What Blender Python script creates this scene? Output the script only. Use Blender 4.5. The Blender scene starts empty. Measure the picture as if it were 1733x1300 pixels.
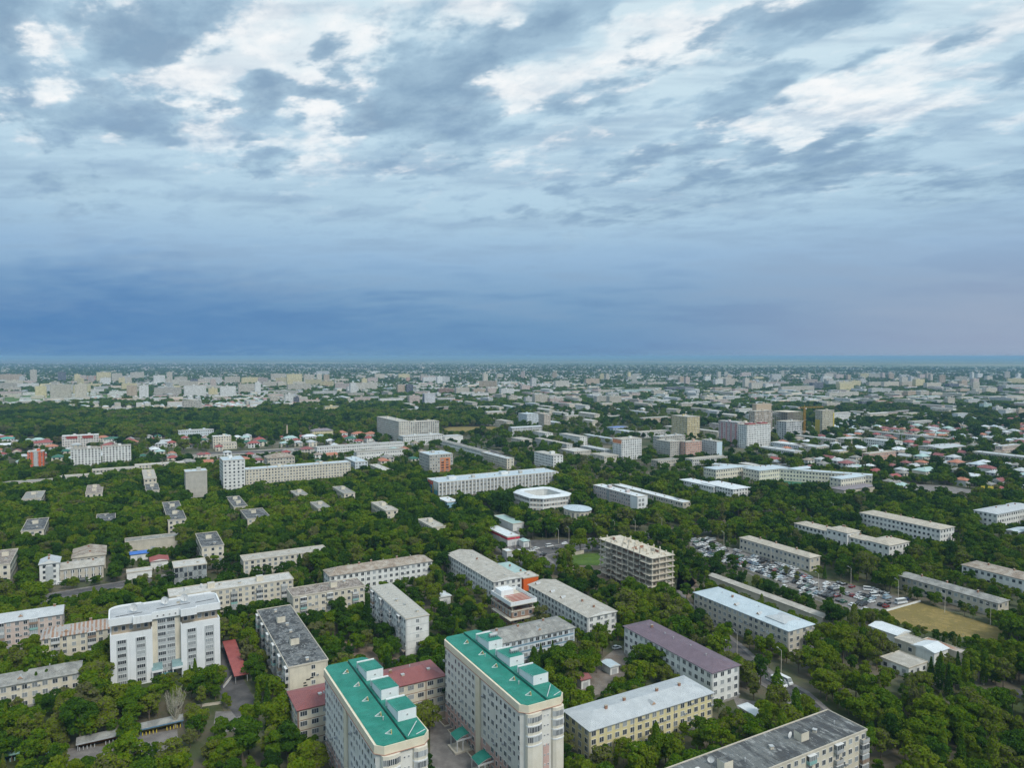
import bpy, math, random
import numpy as np

# ------------------------------------------------------------------ camera, sky, sun, exposure
sc = bpy.context.scene
R = math.radians
CAM_H = 125.0
cam_data = bpy.data.cameras.new('camera')
cam_data.sensor_width = 36.0
cam_data.lens = 36.0 * 1203.0 / 1733.0
cam_data.clip_start = 1.0
cam_data.clip_end = 200000.0
cam = bpy.data.objects.new('camera', cam_data)
sc.collection.objects.link(cam)
cam.location = (0, 0, CAM_H)
cam.rotation_euler = (R(90) - math.atan(47 / 1203), 0, 0)
sc.camera = cam
sc.view_settings.view_transform = 'Standard'
sc.view_settings.look = 'None'
sc.view_settings.exposure = 0.7
sc.view_settings.gamma = 1.0
sc.render.engine = 'CYCLES'
cy = sc.cycles
cy.max_bounces = 4
cy.diffuse_bounces = 2
cy.glossy_bounces = 2
cy.transmission_bounces = 2
cy.transparent_max_bounces = 4
cy.volume_bounces = 1
cy.sample_clamp_indirect = 4.0
cy.caustics_reflective = False
cy.caustics_refractive = False
cy.use_light_tree = False
cy.use_denoising = True
cy.use_adaptive_sampling = True
cy.adaptive_threshold = 0.015
cy.adaptive_min_samples = 8

SUN_AZ = R(140)      # clockwise from +Y (the viewing direction): behind the camera, to its right
SUN_EL = R(48)
sun_data = bpy.data.lights.new('sun', 'SUN')
sun_data.energy = 1.5
sun_data.angle = R(18)
sun_data.color = (1.0, 0.95, 0.86)
sun = bpy.data.objects.new('sun', sun_data)
sc.collection.objects.link(sun)
sun.location = (0, -200, 400)
sun.rotation_euler = (R(90) - SUN_EL, 0, math.pi - SUN_AZ)


def srgb(r, g, b):
    f = lambda c: (c / 255 / 12.92) if c / 255 <= 0.04045 else ((c / 255 + 0.055) / 1.055) ** 2.4
    return (f(r), f(g), f(b), 1.0)


class Nodes:
    """tiny helper for wiring node trees"""
    def __init__(self, tree):
        self.t = tree
        self.n = tree.nodes
        self.l = tree.links

    def add(self, kind, ins=None, **props):
        nd = self.n.new(kind)
        for k, v in props.items():
            setattr(nd, k, v)
        for k, v in (ins or {}).items():
            if isinstance(v, bpy.types.NodeSocket):
                self.l.new(v, nd.inputs[k])
            else:
                nd.inputs[k].default_value = v
        return nd

    def math(self, op, a, b=None, c=None, clamp=False):
        nd = self.n.new('ShaderNodeMath')
        nd.operation = op
        nd.use_clamp = clamp
        for i, v in enumerate((a, b, c)):
            if v is None:
                continue
            if isinstance(v, bpy.types.NodeSocket):
                self.l.new(v, nd.inputs[i])
            else:
                nd.inputs[i].default_value = v
        return nd.outputs[0]

    def mix(self, fac, a, b, blend='MIX'):
        nd = self.n.new('ShaderNodeMix')
        nd.data_type = 'RGBA'
        nd.blend_type = blend
        for sock, v in ((nd.inputs[0], fac), (nd.inputs[6], a), (nd.inputs[7], b)):
            if isinstance(v, bpy.types.NodeSocket):
                self.l.new(v, sock)
            else:
                sock.default_value = v
        return nd.outputs[2]

    def ramp(self, fac, stops, interp='LINEAR'):
        nd = self.n.new('ShaderNodeValToRGB')
        cr = nd.color_ramp
        cr.interpolation = interp
        while len(cr.elements) < len(stops):
            cr.elements.new(0.5)
        for e, (p, c) in zip(cr.elements, stops):
            e.position = p
            e.color = c if len(c) == 4 else (*c, 1)
        if isinstance(fac, bpy.types.NodeSocket):
            self.l.new(fac, nd.inputs[0])
        return nd.outputs[0]

    def sstep(self, v, lo, hi, o0=0.0, o1=1.0):
        nd = self.n.new('ShaderNodeMapRange')
        nd.interpolation_type = 'SMOOTHSTEP'
        self.l.new(v, nd.inputs[0])
        for i, x in enumerate((lo, hi, o0, o1)):
            nd.inputs[1 + i].default_value = x
        return nd.outputs[0]


def build_world():
    w = bpy.data.worlds.new('World')
    sc.world = w
    w.use_nodes = True
    w.cycles.sampling_method = 'NONE'
    N = Nodes(w.node_tree)
    N.n.clear()
    out = N.add('ShaderNodeOutputWorld')
    bg = N.add('ShaderNodeBackground', {'Strength': 0.0616})
    N.l.new(bg.outputs[0], out.inputs[0])
    sky = N.add('ShaderNodeTexSky', sky_type='NISHITA', sun_disc=False, sun_elevation=SUN_EL, sun_rotation=SUN_AZ)
    tc = N.add('ShaderNodeTexCoord')
    D = tc.outputs['Generated']
    sep = N.add('ShaderNodeSeparateXYZ', {0: D})
    dx, dy, dz = sep.outputs
    ady = N.math('MAXIMUM', N.math('ABSOLUTE', dy), 0.02)
    up = N.math('MAXIMUM', dz, 0.0)
    # azimuth tangent and elevation tangent of the direction
    hor = N.math('SQRT', N.math('ADD', N.math('MULTIPLY', dx, dx), N.math('MULTIPLY', dy, dy)))
    el = N.math('DIVIDE', up, N.math('MAXIMUM', hor, 0.05))
    az = N.math('DIVIDE', dx, ady)
    uv = N.add('ShaderNodeCombineXYZ', {0: az, 1: N.math('DIVIDE', up, ady), 2: 0.0}).outputs[0]
    # cloud deck coordinates: direction projected on a high sheet
    inv = N.math('DIVIDE', 1.0, N.math('ADD', up, 0.13))
    px = N.math('MULTIPLY', dx, inv)
    py = N.math('MULTIPLY', dy, inv)
    # wind streaks run from lower left to upper right: shear the deck
    pv = N.add('ShaderNodeCombineXYZ', {0: N.math('ADD', px, N.math('MULTIPLY', py, 0.35)), 1: py, 2: 0.3}).outputs[0]
    n_mid = N.add('ShaderNodeTexNoise', {'Vector': pv, 'Scale': 5.0, 'Detail': 6.0, 'Roughness': 0.60}).outputs[0]
    n_mid2 = N.add('ShaderNodeTexNoise', {'Vector': N.add('ShaderNodeVectorMath', {0: pv, 1: (7.3, 2.1, 5.9)}, operation='ADD').outputs[0], 'Scale': 6.8, 'Detail': 6.0, 'Roughness': 0.62}).outputs[0]
    # the placed masses are bent by the same noise so that no outline is geometric
    nv = N.add('ShaderNodeTexNoise', {'Vector': pv, 'Scale': 3.4, 'Detail': 2.0, 'Roughness': 0.6})
    off = N.add('ShaderNodeVectorMath', {0: nv.outputs['Color'], 1: (0.5, 0.5, 0.5)}, operation='SUBTRACT').outputs[0]
    off = N.add('ShaderNodeVectorMath', {0: off, 1: (0.22, 0.11, 0.0)}, operation='MULTIPLY').outputs[0]
    uvd = N.add('ShaderNodeVectorMath', {0: uv, 1: off}, operation='ADD').outputs[0]

    def field(items):
        tot = None
        for (x, y, rx, ry, rot, amp) in items:
            cx, cyy = (x - 866.5) / 1203, (603 - y) / 1203
            mp = N.add('ShaderNodeMapping', {'Vector': uvd, 'Location': (cx, cyy, 0), 'Rotation': (0, 0, R(rot)),
                                             'Scale': (rx / 1203, ry / 1203, 1)}, vector_type='TEXTURE')
            g = N.add('ShaderNodeTexGradient', {0: mp.outputs[0]}, gradient_type='SPHERICAL').outputs[1]
            tot = N.math('MULTIPLY', g, amp) if tot is None else N.math('MULTIPLY_ADD', g, amp, tot)
        return tot

    dark = field([(40, 50, 260, 140, 10, .75), (300, 65, 200, 85, 30, .8), (160, 200, 260, 70, 4, .85),
                  (800, 110, 330, 75, 22, .85), (700, 185, 180, 80, 5, .75), (800, 240, 200, 60, 8, .6), (990, 25, 170, 60, 20, .6),
                  (1330, 45, 260, 60, 14, .95), (1010, 185, 130, 48, 15, .6), (1240, 165, 150, 45, 22, .8), (1425, 135, 110, 32, 22, .65),
                  (1140, 258, 230, 45, 12, .6), (1290, 310, 330, 60, 6, .6), (1640, 318, 260, 50, 6, .55), (960, 365, 230, 60, 3, .45),
                  (140, 318, 150, 60, 0, .6), (450, 292, 90, 36, 0, .55), (510, 150, 120, 50, 20, .85), (420, 200, 90, 45, 10, .6), (545, 80, 60, 22, 5, .5), (410, 238, 40, 22, 0, .5), (1615, 78, 80, 26, 25, .5),
                  (1722, 110, 60, 80, 60, .5), (1440, 245, 160, 26, 10, .5), (1080, 110, 60, 40, 10, .45), (1270, 252, 80, 22, 4, .5),
                  (1400, 280, 260, 40, 8, .4), (660, 60, 120, 60, 20, .3)])
    light = field([(470, 95, 250, 150, 25, .85), (330, 145, 220, 60, 10, .55), (570, 205, 110, 80, 20, .7), (110, 100, 110, 80, 40, .75), (880, 165, 120, 55, 10, .95),
                   (1100, 85, 280, 70, 20, .65), (1400, 190, 430, 60, 12, .6), (480, 265, 200, 60, 0, .45), (800, 20, 90, 60, 40, .6),
                   (165, 150, 110, 50, -20, .5), (1640, 60, 160, 60, 15, .35)])
    # sheet of high cloud, fading to the rain-blue band over the plain
    base = N.ramp(N.math('MULTIPLY', el, 2.0), [
        (0.0, srgb(112, 153, 188)), (0.03, srgb(106, 149, 190)), (0.09, srgb(110, 152, 191)), (0.17, srgb(127, 165, 200)),
        (0.27, srgb(153, 187, 218)), (0.40, srgb(179, 209, 229)), (0.55, srgb(193, 220, 236)), (0.75, srgb(206, 229, 241)), (1.0, srgb(212, 232, 242))])
    streak = N.add('ShaderNodeTexNoise', {'Vector': N.add('ShaderNodeMapping', {'Vector': uv, 'Scale': (2.2, 16.0, 1)}).outputs[0],
                                          'Scale': 1.6, 'Detail': 3.0, 'Roughness': 0.6}).outputs[0]
    lowband = N.sstep(el, 0.02, 0.20, 1.0, 0.0)
    base = N.mix(N.math('MULTIPLY', N.sstep(streak, 0.42, 0.68), N.math('MULTIPLY', N.sstep(el, 0.01, 0.08), 0.55)), base, srgb(140, 169, 198))
    base = N.mix(N.math('MULTIPLY', N.sstep(streak, 0.36, 0.50, 1.0, 0.0), N.math('MULTIPLY', lowband, 0.5)), base, srgb(98, 138, 182))
    # darker rain curtain to the left, paler air to the right
    rain = field([(110, 540, 620, 120, 0, .9), (600, 565, 460, 55, 0, .25)])
    base = N.mix(N.math('MULTIPLY', rain, 0.85, clamp=True), base, srgb(74, 125, 180))
    pale = N.math('MULTIPLY', N.sstep(az, 0.0, 0.75), N.math('MULTIPLY', lowband, 0.60))
    base = N.mix(pale, base, srgb(174, 180, 196))
    # bright openings
    hi = N.math('ADD', light, N.math('MULTIPLY', N.math('SUBTRACT', n_mid, 0.5), 2.6))
    hi = N.math('MULTIPLY', N.sstep(hi, 0.04, 0.56), N.sstep(el, 0.17, 0.30))
    c = N.mix(N.math('MULTIPLY', hi, N.sstep(n_mid2, 0.30, 0.62, 1.0, 0.45)), base, srgb(252, 254, 255))
    # low dark stratocumulus
    dk = N.math('ADD', N.math('MULTIPLY', dark, 1.8), N.math('MULTIPLY', N.math('SUBTRACT', n_mid2, 0.5), 3.1))
    dk = N.math('SUBTRACT', dk, N.math('MULTIPLY_ADD', light, 0.30, 0.10))
    soft = N.math('MULTIPLY', N.sstep(dk, 0.06, 0.66), N.sstep(el, 0.10, 0.22))
    shade_f = N.math('MULTIPLY_ADD', N.sstep(dk, 0.3, 1.3), 0.45, N.math('MULTIPLY', N.sstep(n_mid, 0.34, 0.64), 0.6), clamp=True)
    shade = N.mix(shade_f, srgb(181, 210, 229), srgb(130, 162, 190))
    c = N.mix(N.math('MULTIPLY', soft, 0.92), c, shade)
    faint = N.math('MULTIPLY', N.sstep(n_mid2, 0.47, 0.62), N.math('MULTIPLY', N.sstep(el, 0.11, 0.19), N.sstep(el, 0.28, 0.40, 0.26, 0.0)))
    c = N.mix(faint, c, srgb(142, 172, 204))
    # emission is scaled for strength 0.1; a little of the clear sky above the deck is kept
    c10 = N.add('ShaderNodeVectorMath', {0: c, 1: (9.6, 9.6, 9.6)}, operation='MULTIPLY').outputs[0]
    s2 = N.add('ShaderNodeVectorMath', {0: sky.outputs[0], 1: (0.02, 0.02, 0.02)}, operation='MULTIPLY').outputs[0]
    tot = N.add('ShaderNodeVectorMath', {0: c10, 1: s2}, operation='ADD').outputs[0]
    N.l.new(tot, bg.inputs[0])


build_world()

# ------------------------------------------------------------------ survey: every plan position in metres
BUILDINGS = [
('apartment_tower', 'cream ten-storey tower with green roof at the bottom, left of its twin', 'left green-roofed tower', -33.21, 171.95, 29, 13.8, 52.5, 28, 10, 'x', 'grey', 'white', 'tower1', 3, 5, 2.2),
('apartment_tower', 'cream ten-storey tower with green roof and pink base, right of its twin', 'right green-roofed tower', 3.02, 192.63, 29, 13.8, 54.8, 28, 10, 'x', 'grey', 'white', 'tower2', 3, 7, 2.2),
('clinic_building', 'white eight-storey clinic with two projecting wings and round-cornered roof', 'white winged clinic', -149.99, 261.24, 29, 38.2, 15, 19.5, 7, 'x', 'grey', 'white', 'clinic', 3, 10, 2.2),
('dormitory', 'long four-storey dormitory with maroon hipped roof passing behind the left green tower', 'maroon-roofed dormitory', -67.72, 220.53, 29, 50.5, 14, 13, 4, 'hip', 'maroon', 'cream', 'pair', 2, 4, 2.2),
('dormitory', 'cream yellow four-storey dormitory with pale grey metal roof beside the right green tower', 'cream yellow dormitory', 23.73, 212.78, 29, 50.8, 14.0, 10.5, 4, 'hip', 'palegrey', 'yellowcream', 'p', 2, 3, 1.6),
('apartment_block', 'white four-storey block with purple brown metal roof in the centre foreground', 'purple-roofed white block', 71.28, 249.12, 29, 13.5, 50.2, 12, 4, 'hip', 'purple', 'white', 'p', 2, 4, 1.7),
('apartment_block', 'white five-storey panel block with bare slab roof and blank end wall', 'white slab-roofed block', -43.9, 290.2, 29, 10.2, 47.2, 16, 5, 'slabs', 'concrete', 'white', 'k', 2, 4, 2.2),
('apartment_block', 'long five-storey block with dark patchy tar roof and satellite dishes', 'dark patchy-roofed block', -79.48, 248.47, 29, 14.0, 65.0, 14, 5, 'flat', 'tarpatch', 'cream', 'k', 2, 4, 2.2),
('apartment_block', 'beige four-storey office with pale blue roof, beside the car park', 'pale blue-roofed office', 114.45, 290.29, 29, 15.8, 55.0, 11, 4, 'hip', 'paleblue', 'beige', 'p', 2, 4, 1.6),
('apartment_block', 'white four-storey block with blue panels and grey corrugated roof behind the right tower', 'blue-panelled block', -10.3, 274.15, 29, 41.8, 14, 11, 4, 'hip', 'slate', 'bluewhite', 'band', 2, 4, 2.4),
('apartment_block', 'white four-storey block with torn beige grey roof beyond the blue-panelled block', 'torn-roofed white block', 33.11, 306.93, 29, 15.8, 51.0, 10.5, 4, 'gable', 'beigegrey', 'white', 'p', 2, 4, 1.5),
('apartment_block', 'white block with beige roof left of the orange-walled shop', 'beige-roofed white block', -9.09, 354.17, 29, 16.0, 58.2, 11, 4, 'gable', 'beigegrey', 'white', 'p', 2, 4, 1.6),
('apartment_block', 'cream four-storey block with sooty flat roof behind the dark patchy-roofed block', 'sooty cream block', -101.99, 327.01, 29, 34.2, 13.2, 12.5, 4, 'flat', 'browntar', 'cream', 'k', 2, 4, 2.2),
('apartment_block', 'long white four-storey block with mottled brown gable roof', 'brown-roofed white block', -93.53, 360.59, 29, 56.5, 12, 12, 4, 'hip', 'brownslate', 'white', 'p', 2, 4, 2.6),
('apartment_block', 'long five-storey block whose pale flat roof shows behind the clinic', 'pale strip-roofed block', -158.81, 325.55, 29, 56.0, 12, 13, 5, 'flat', 'paleroof', 'cream', 'k', 2, 4, 2.2),
('apartment_block', 'cream five-storey block with rust-striped metal roof adjoining the clinic', 'rust-striped block', -185.99, 276.75, 29, 25.0, 12, 13, 5, 'hip', 'rust', 'cream', 'k', 2, 4, 2.4),
('apartment_block', 'pinkish four-storey block with pale grey roof cut by the left edge of the picture', 'pinkish edge block', -250.41, 275.72, 29, 62, 12, 12.5, 5, 'gable', 'palegrey', 'pinkcream', 'k', 2, 4, 2.2),
('apartment_block', 'low cream block with grey slate hipped roof among poplars below the rust-striped block', 'slate hipped block', -203.91, 231.01, 29, 52, 11, 9, 3, 'hip', 'slate', 'cream', 'p', 2, 4, 2.4),
('apartment_block', 'five-storey block with weathered dark roof and balconies at the bottom right edge', 'weathered balcony block', 38.5, 168.38, 29, 75, 13, 15, 5, 'flat', 'tardark', 'cream', 'k', 2, 3, 2.2),
('unfinished_house', 'brown brick house under construction with red roof tiles stacked on top', 'unfinished brick house', -0.13, 317.5, 29, 11.8, 20.0, 9, 3, 'flat', 'redtile', 'brownbrick', 'p', 1, 4, 2.2),
('shop', 'low shop with a bright orange wall beside the beige-roofed block', 'orange-walled shop', 6.0, 366.19, 29, 9, 9.0, 9, 2, 'flat', 'paleroof', 'orange', 'n', 1, 9, 2.2),
('hut', 'small white-roofed hut under trees right of the cream yellow dormitory', 'white-roofed hut', 82.62, 235.23, 29, 4.0, 7.8, 3.5, 1, 'hip', 'whiteroof', 'beige', 'p', 1, 4, 0.8),
('garage', 'tiny white garage with pale roof in the yard behind the white slab-roofed block', 'tiny yard garage', -36.27, 351.72, 29, 6.0, 7.0, 4, 1, 'gable', 'whiteroof', 'white', 'n', 1, 4, 0.7),
('kiosk', 'pale blue-roofed kiosk in the muddy yard', 'yard kiosk', 38.51, 273.7, 29, 4, 5.2, 3.2, 1, 'gable', 'paleblue', 'white', 'n', 1, 4, 0.6),
('garage', 'small red-roofed transformer hut in the muddy yard', 'transformer hut', 26.02, 261.9, 29, 4, 4.0, 3.5, 1, 'gable', 'maroon', 'white', 'n', 1, 4, 0.8),
('shed', 'long low shed with pale grey roof running beside the car park', 'long pale shed', 143.05, 323.02, 29, 4.8, 71.5, 4.5, 1, 'gable', 'beigegrey', 'beige', 'n', 1, 4, 1.0),
('shed', 'white-roofed shed left of the dry field', 'left field shed', 165.29, 300.9, 29, 9, 12.5, 5, 1, 'gable', 'whiteroof', 'white', 'n', 1, 4, 1.0),
('workshop', 'low workshop with patched flat roof between the field sheds', 'patched workshop', 166.9, 289.53, 29, 9, 9, 5, 1, 'flat', 'beigegrey', 'beige', 'p', 1, 4, 2.2),
('shed', 'white gabled shed facing the tall conifers', 'white gabled shed', 170.68, 282.84, 29, 9.5, 9, 5, 1, 'gable', 'whiteroof', 'white', 'n', 1, 4, 1.2),
('shed', 'long flat shed with a rust-red roof corner by the dry field', 'rust-cornered shed', 183.56, 284.92, 29, 4, 16.5, 3.5, 1, 'flat', 'rustcorner', 'beige', 'n', 1, 4, 2.2),
('workshop', 'white garage row with dark doors in front of the patched workshop', 'white garage row', 153.57, 270.6, 29, 12.0, 11.5, 4, 1, 'flat', 'beigegrey', 'white', 'p', 1, 4, 2.2),
('canopy_shed', 'red corrugated lean-to roof right of the clinic', 'red lean-to', -105.54, 266.43, 29, 4.5, 34.8, 3, 1, 'lean', 'red', 'beige', 'n', 1, 4, 1),
('school_building', 'two-storey school with grey roof edged in white right of the car park', 'white-edged school', 231.81, 334.66, 29, 9.5, 51.0, 7, 2, 'hip', 'slate', 'beige', 'p', 1, 4, 1.6),
('school_building', 'long two-storey building with beige roof along the far side of the car park', 'car-park-side building', 172.44, 407.38, 29, 9, 53.0, 8, 2, 'hip', 'beigeroof', 'beige', 'p', 1, 4, 1.7),
('school_wing', 'low white link wing of the beige-roofed school', 'beige school link wing', 228.04, 445.97, 29, 12, 59.0, 7, 2, 'hip', 'beigeroof', 'white', 'p', 1, 4, 1.6),
('school_pavilion', 'two-storey white pavilion with square beige roof in the middle of the beige-roofed school', 'middle school pavilion', 218.41, 458.89, 29, 12.8, 15.2, 9.5, 2, 'hip', 'beigeroof', 'white', 'p', 1, 8, 2.2),
('school_pavilion', 'two-storey white pavilion with hipped beige roof at the near end of the beige-roofed school', 'near school pavilion', 231.64, 432.22, 29, 20.2, 15.2, 8.5, 2, 'hip', 'beigeroof', 'white', 'p', 1, 8, 2.2),
('school_building', 'long white three-storey building with pale beige roof behind the school pavilions', 'long pale institute', 283.79, 466.87, 29, 16.2, 58.5, 10, 3, 'hip', 'beigeroof', 'white', 'p', 1, 7, 1.8),
('school_building', 'white three-storey building with grey roof at the right edge', 'right edge institute', 349.56, 507.96, 29, 55.5, 16.0, 11, 3, 'hip', 'palegrey', 'white', 'p', 1, 7, 1.8),
('school_building', 'white two-storey building with dusty brown roof at the right edge', 'brown-roofed edge building', 270.36, 361.72, 29, 15, 37.2, 8, 2, 'hip', 'brownslate', 'white', 'p', 1, 6, 1.6),
('house', 'small white house with pale blue roof at the right edge below the institute', 'pale edge house', 346.47, 482.81, 29, 18.0, 8, 4, 1, 'gable', 'paleblue', 'white', 'p', 1, 4, 1),
('school_wing', 'far left wing of the yellow school with pale blue roof', 'left yellow school wing', 202.94, 703.25, 29, 38.8, 16.8, 12, 3, 'hip', 'paleblue', 'palecream', 'p', 1, 9, 1.5),
('school_wing', 'second wing from the left of the pale-blue-roofed yellow school', 'second yellow school wing', 243.97, 696.77, 29, 42.2, 21.2, 12, 3, 'hip', 'paleblue', 'palecream', 'p', 1, 9, 1.5),
('school_wing', 'third wing from the left of the pale-blue-roofed yellow school', 'third yellow school wing', 282.78, 703.25, 29, 27.0, 10.0, 12, 3, 'hip', 'paleblue', 'palecream', 'p', 1, 9, 1.5),
('school_wing', 'near right wing of the yellow school with pale blue roof', 'right yellow school wing', 302.41, 648.93, 29, 35.2, 12.0, 12, 3, 'hip', 'paleblue', 'palecream', 'p', 1, 9, 1.5),
('school_wing', 'long link bar joining the wings of the yellow school', 'yellow school link bar', 209.88, 742.02, -28, 150, 12, 11, 3, 'flat', 'paleblue', 'palecream', 'p', 1, 9, 2.2),
('shop', 'low pale building with a dark roof in front of the yellow school', 'dark-roofed annex', 296.94, 631.03, 29, 47.2, 14.8, 5, 1, 'hip', 'purplegrey', 'beige', 'n', 1, 4, 1),
('institute', 'long white institute with fin-like piers, pale blue roof and a mural on its end', 'long muralled institute', -64.91, 623.26, 29, 125.0, 26.2, 13, 4, 'flat', 'paleblue', 'greybeige', 'fins', 2, 11, 2.2),  # shade in the recesses between the white fins is put into the wall colour
('institute_wing', 'pinkish four-storey block with white end wall and white roof right of the courtyard building', 'pink-white institute wing', 100.54, 565.59, 29, 10.2, 60.5, 12, 4, 'flat', 'whiteroof', 'pinkgrey', 'p', 2, 8, 2.2),
('institute_wing', 'long low white-roofed wing behind the pink-white institute wing', 'long white-roofed wing', 137.33, 566.92, 29, 9, 94.5, 7, 2, 'flat', 'whiteroof', 'beige', 'p', 1, 4, 2.2),
('school_building', 'white-roofed three-storey building zigzagging among trees below the yellow school', 'zigzag white school', 192.37, 614.14, 29, 20.8, 38.2, 9, 3, 'hip', 'whiteroof', 'white', 'p', 1, 7, 1.4),
('school_wing', 'far wing of the zigzag white school with long pale roof', 'far zigzag wing', 180.37, 631.59, 29, 14, 43.8, 8, 2, 'hip', 'whiteroof', 'white', 'p', 1, 4, 1.4),
('courtyard_building', 'white four-storey ring-shaped building round a leafy courtyard', 'ring courtyard building', 18.08, 560.78, 29, 39.8, 42.0, 11, 3, 'x', 'grey', 'white', 'ring', 3, 8, 2.2),
('pavilion', 'low round-fronted pavilion with pale blue roof before the ring courtyard building', 'round pavilion', 48.35, 531.88, 29, 19.2, 24.8, 7, 2, 'x', 'grey', 'white', 'round', 3, 6, 2.2),
('unfinished_building', 'bare seven-storey concrete frame without walls beside the car park', 'bare concrete frame', 72.28, 362.32, 29, 14.0, 45.2, 21, 7, 'x', 'grey', 'white', 'frame', 3, 6, 2.2),
('shop', 'low white shop with a red fascia at the road junction', 'red-fascia shop', -2.91, 462.37, 29, 9, 31.8, 6, 1, 'flat', 'whiteroof', 'redfascia', 'n', 1, 8, 2.2),
('shop', 'low shop with pale teal flat roof behind the red-fascia shop', 'teal-roofed shop', 0.63, 502.61, 29, 9, 30.2, 5, 1, 'flat', 'tealgrey', 'white', 'n', 1, 5, 2.2),
('pavilion', 'small glassy blue pavilion before the muralled institute end', 'glassy blue pavilion', -52.14, 568.66, 29, 10.0, 20.8, 7, 2, 'flat', 'whiteroof', 'glassblue', 'n', 1, 6, 2.2),
('shop', 'low hall with pale teal roof at the road junction above the torn-roofed block', 'pale teal hall', 4.92, 377.24, 29, 9, 30.2, 5.5, 1, 'hip', 'tealgrey', 'white', 'n', 1, 4, 1),
('office_building', 'small white four-storey office with slanted top by the side street', 'small white office', -255.84, 380.6, 29, 9, 12, 12, 4, 'gable', 'palegrey', 'white', 'p', 1, 6, 1.8),
('shopping_hall', 'long low hall with white columns and pale roof beside the small white office', 'columned hall', -251.21, 386.22, 29, 23.2, 16, 7, 2, 'gable', 'beigegrey', 'beige', 'p', 1, 9, 1.6),
('office_building', 'dark teal glass-fronted office with white flat roof', 'teal glass office', -184.73, 384.28, 29, 16.5, 13, 9, 3, 'flat', 'paleroof', 'glassdark', 'glass', 1, 7, 2.2),
('factory_hall', 'low ribbed hall with rust-red yard roof behind the teal glass office', 'ribbed rust hall', -244.95, 445.97, 29, 30.8, 10, 7, 2, 'flat', 'slate', 'beige', 'n', 1, 7, 2.2),
('tower_block', 'blank beige nine-storey tower standing among the trees', 'blank beige tower', -275.21, 595.65, 29, 16.8, 14, 27, 9, 'flat', 'paleblue', 'greybeige', 'blank', 1, 7, 2.2),
('tower_block', 'white ten-storey hotel tower at the end of the long cream slab', 'white hotel tower', -258.9, 633.79, 29, 18.5, 27.0, 31, 10, 'flat', 'paleblue', 'white', 'p', 1, 9, 2.2),
('apartment_slab', 'long cream six-storey slab with pale balconies right of the white hotel tower', 'long cream slab', -252.29, 669.99, 29, 100.8, 14, 17, 6, 'flat', 'paleblue', 'cream', 'k', 1, 9, 2.2),
('office_building', 'white annex with blue-white roof at the end of the long cream slab', 'blue-white annex', -166.8, 751.95, 29, 13.8, 40.8, 12, 4, 'flat', 'paleblue', 'bluewhite', 'p', 1, 4, 2.2),
('tower_block', 'beige seven-storey tower with an orange red panel on its front', 'orange-panelled tower', -85.41, 733.42, 29, 26.5, 29.5, 22, 7, 'flat', 'paleblue', 'greybeige', 'panel', 1, 7, 2.2),
('market_hall', 'wide hall with mottled brown roof behind the columned hall', 'brown market hall', -254.42, 406.77, 29, 16.8, 22, 8, 2, 'gable', 'brownslate', 'beige', 'p', 1, 6, 2),
('shop', 'low red-roofed shop left of the teal glass office', 'red-roofed shop', -211.52, 411.84, 29, 9.2, 10, 4.5, 1, 'gable', 'red', 'white', 'n', 1, 6, 1),
('market_stall', 'low blue-roofed stall row beside the ribbed rust hall', 'blue stall row', -232.26, 428.38, 29, 9.5, 7, 4, 1, 'gable', 'bluevivid', 'white', 'n', 1, 6, 0.8),
('garage', 'white garage row under the trees right of the brown market hall', 'roadside garage row', -214.48, 391.34, 29, 12.5, 7, 4, 1, 'flat', 'paleroof', 'white', 'n', 1, 6, 2.2),
('kiosk', 'small white kiosk on the corner of the road junction', 'junction kiosk', -3.1, 434.38, 29, 4.2, 6, 4, 1, 'flat', 'whiteroof', 'greywhite', 'n', 1, 8, 2.2),
('kiosk', 'small pale kiosk beside the red-fascia shop', 'shop-side kiosk', 7.52, 459.56, 29, 4.2, 6, 4, 1, 'hip', 'tealgrey', 'white', 'n', 1, 8, 1.2),
('apartment_block', 'dark patchy roof deep in the trees below the blank beige tower', 'dark patchy roof deep in the trees below the blank beige tower', -233.68, 478.9, 29, 11.2, 68.5, 13, 4, 'flat', 'tarpatch', 'cream', 'p', 1, 1.5, 2.2),
('apartment_block', 'patchy grey roof among trees above the teal glass office', 'patchy grey roof among trees above the teal glass office', -181.11, 410.93, 29, 12.0, 36.5, 13, 4, 'flat', 'tarpatch', 'cream', 'p', 1, 1.5, 2.2),
('apartment_block', 'patchy grey roof among trees at far left, third row down', 'patchy grey roof among trees at far left, third row down', -312.8, 448.82, 29, 12.2, 38, 13, 4, 'flat', 'tarpatch', 'cream', 'p', 1, 1.5, 2.2),
('apartment_block', 'small grey roof alone in the dense trees left of the blank tower', 'small grey roof alone in the dense trees left of the blank tower', -286.01, 484.61, 29, 11.5, 30, 10, 4, 'flat', 'tarpatch', 'cream', 'p', 1, 1.5, 2.2),
('apartment_block', 'slate roof near the left edge below the white slab pair', 'slate roof near the left edge below the white slab pair', -382.43, 550.55, 29, 12.8, 34, 13, 4, 'flat', 'slate', 'cream', 'p', 1, 1.5, 2.2),
('apartment_block', 'brown flat roof in trees below the white slab pair', 'brown flat roof in trees below the white slab pair', -345.31, 571.6, 29, 11.8, 44, 13, 4, 'flat', 'browntar', 'cream', 'p', 1, 1.5, 2.2),
('apartment_block', 'pale patched roof just left of the blank beige tower', 'pale patched roof just left of the blank beige tower', -303.69, 586.33, 29, 9.8, 34, 13, 4, 'flat', 'tarpatch', 'cream', 'p', 1, 1.5, 2.2),
('apartment_block', 'cream end-on block behind the pale patched roof', 'cream end-on block behind the pale patched roof', -334.15, 641.61, 29, 10.2, 60, 13, 4, 'flat', 'beigegrey', 'cream', 'p', 1, 1.5, 2.2),
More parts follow.
